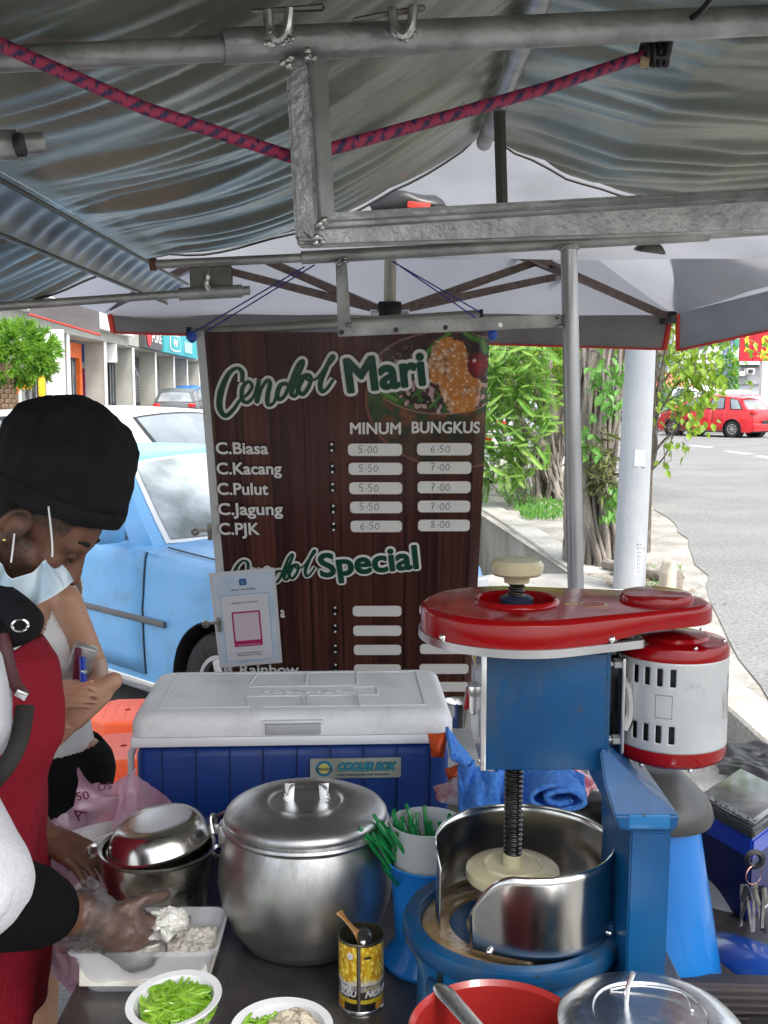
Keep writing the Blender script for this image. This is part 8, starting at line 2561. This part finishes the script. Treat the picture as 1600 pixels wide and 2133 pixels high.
for s_, px in ((-1, -.10), (1, .06)):
    hp = hip + Vector((s_ * .06, 0, -.03)); kn = Vector((hp.x + (P(75, 2060, 2.3).x - (hip.x + .0)) * .0 + (-.0), WY - .02, .47))
    kn.x = P(76 if s_ > 0 else -60, 2000, 2.3).x; an = Vector((kn.x - .01, WY + .04, .08))
    b2.cap(hp, kn, .085, .056, 18); b2.cap(kn, kn.lerp(an, .4), .054, .055, 16); b2.cap(kn.lerp(an, .35), an, .055, .034, 16); b2.cap(an + Vector((0, .02, -.04)), an + Vector((0, -.14, -.055)), .036, .03, 12)
r_ = remesh(b2, .0052, 5); o_ = r_.build('body', skinL, WM, world=True, angle=180); o_['label'] = 'light skinned body with both hands meeting at the waist'
hb2 = MB(); hb2.ball(hd2 + Vector((0, .025, .02)), (.088, .09, .108), 24); hb2.cap(hd2 + Vector((0, .07, 0)), hd2 + Vector((0, .09, -.2)), .06, .03, 14)
remesh(hb2, .008, 4).build('hair', hairm, WM, world=True)
def shellw(caps, vox, nm, mat, cut=None, it=6, amp=.003):
    s_ = MB()
    for (a, b, ra, rb) in caps: s_.cap(a, b, ra, rb, 20)
    r_ = remesh(s_, vox, it)
    if cut:
        kill = [f for f in r_.bm.faces if cut(f.calc_center_median())]
        bmesh.ops.delete(r_.bm, geom=kill, context='FACES')
    for v in r_.bm.verts: v.co += noise.noise_vector(Vector((v.co.x * 9, v.co.y * 9, v.co.z * 6))) * amp
    return r_.build(nm, mat, WM, world=True, angle=180, thick=.003)
nx = P(62, 1360, 2.2)
def neckline(c):
    # scoop: remove chest area above a curve
    hw_ = (c.x - nx.x)
    zl_ = nx.z + (abs(hw_) / .042) ** 2 * .15
    if c.z > zl_ and abs(hw_) < .042: return True
    if c.z > 1.10 and c.x > P(134, 1240, 2.24).x + (1.26 - c.z) * .16: return True
    return c.z > 1.10 and c.x < nx.x - .10
topm = M('white_ribbed_top', (.78, .78, .78), .85, 0, col2=(.85, .85, .85), scale=3, bump=.3, bscale=200, stretch=(6, 6, .3))
shellw([(Vector((sh_c.x, WY + .03, 1.21)), Vector((sh_c.x, WY + .03, 1.13)), .090, .090), (sh_c + Vector((-.10, .04, -.02)), sh_c + Vector((.050, -.0, -.02)), .060, .058), (Vector((WX + .02, WY + .02, 1.12)), wst, .096, .075), (wst, hip + Vector((.0, 0, -.005)), .077, .108)], .0055, 'tank_top', topm, neckline)
shellw([(hip + Vector((0, 0, .02)), hip + Vector((0, 0, -.03)), .118, .120), (hip + Vector((-.06, 0, -.03)), Vector((P(-60, 2000, 2.3).x + .02, WY, .56)), .098, .082), (hip + Vector((.05, 0, -.03)), Vector((P(72, 2000, 2.3).x, WY, .56)), .100, .085)], .007, 'shorts', blackcl, lambda c: c.z < .60 or c.z > .86)
# wallet, pen, banknotes held
pw = thing('purse', 'silver grey folded purse tucked under the woman arm', 'purse', tuple(P(175, 1365, 2.2)))
MB().box(P(172, 1372, 2.19), (.05, .03, .062), rot=(.1, .35, .3), bev=.006).build('cover', M('silver_leather', (.28, .27, .26), .35, .3, col2=(.4, .39, .38), scale=30, bump=.4), pw, world=True)
MB().box(P(160, 1388, 2.17), (.014, .03, .08), rot=(.1, .1, .3), bev=.003).build('inner_flap', M('maroon_leather', (.12, .008, .03), .5), pw, world=True)
pn = thing('pen', 'blue capped pen in front of the purse', 'pen', tuple(P(172, 1400, 2.12)))
MB().tube([P(172, 1368, 2.13), P(174, 1425, 2.12)], .007, 10).build('barrel', M('pen_blue', (.02, .05, .45), .25, coat=.4), pn, world=True)
MB().tube([P(174, 1395, 2.125), P(174, 1402, 2.125)], .0075, 10).build('band', chrome, pn, world=True)
bn = thing('banknote', 'folded orange pink banknote between the woman fingers', 'banknote', tuple(P(155, 1438, 2.08)))
m_ = MB(); m_.grid(lambda u, v: P(lerp(118, 196, u), lerp(1446, 1418, u) + lerp(-5, 9, v) * (1 - .4 * u), 2.06 + .01 * sin(v * 3)), 10, 4); m_.build('note', M('note_pink', (.62, .28, .2), .6, col2=(.7, .4, .3), scale=30), bn, world=True, thick=.001)
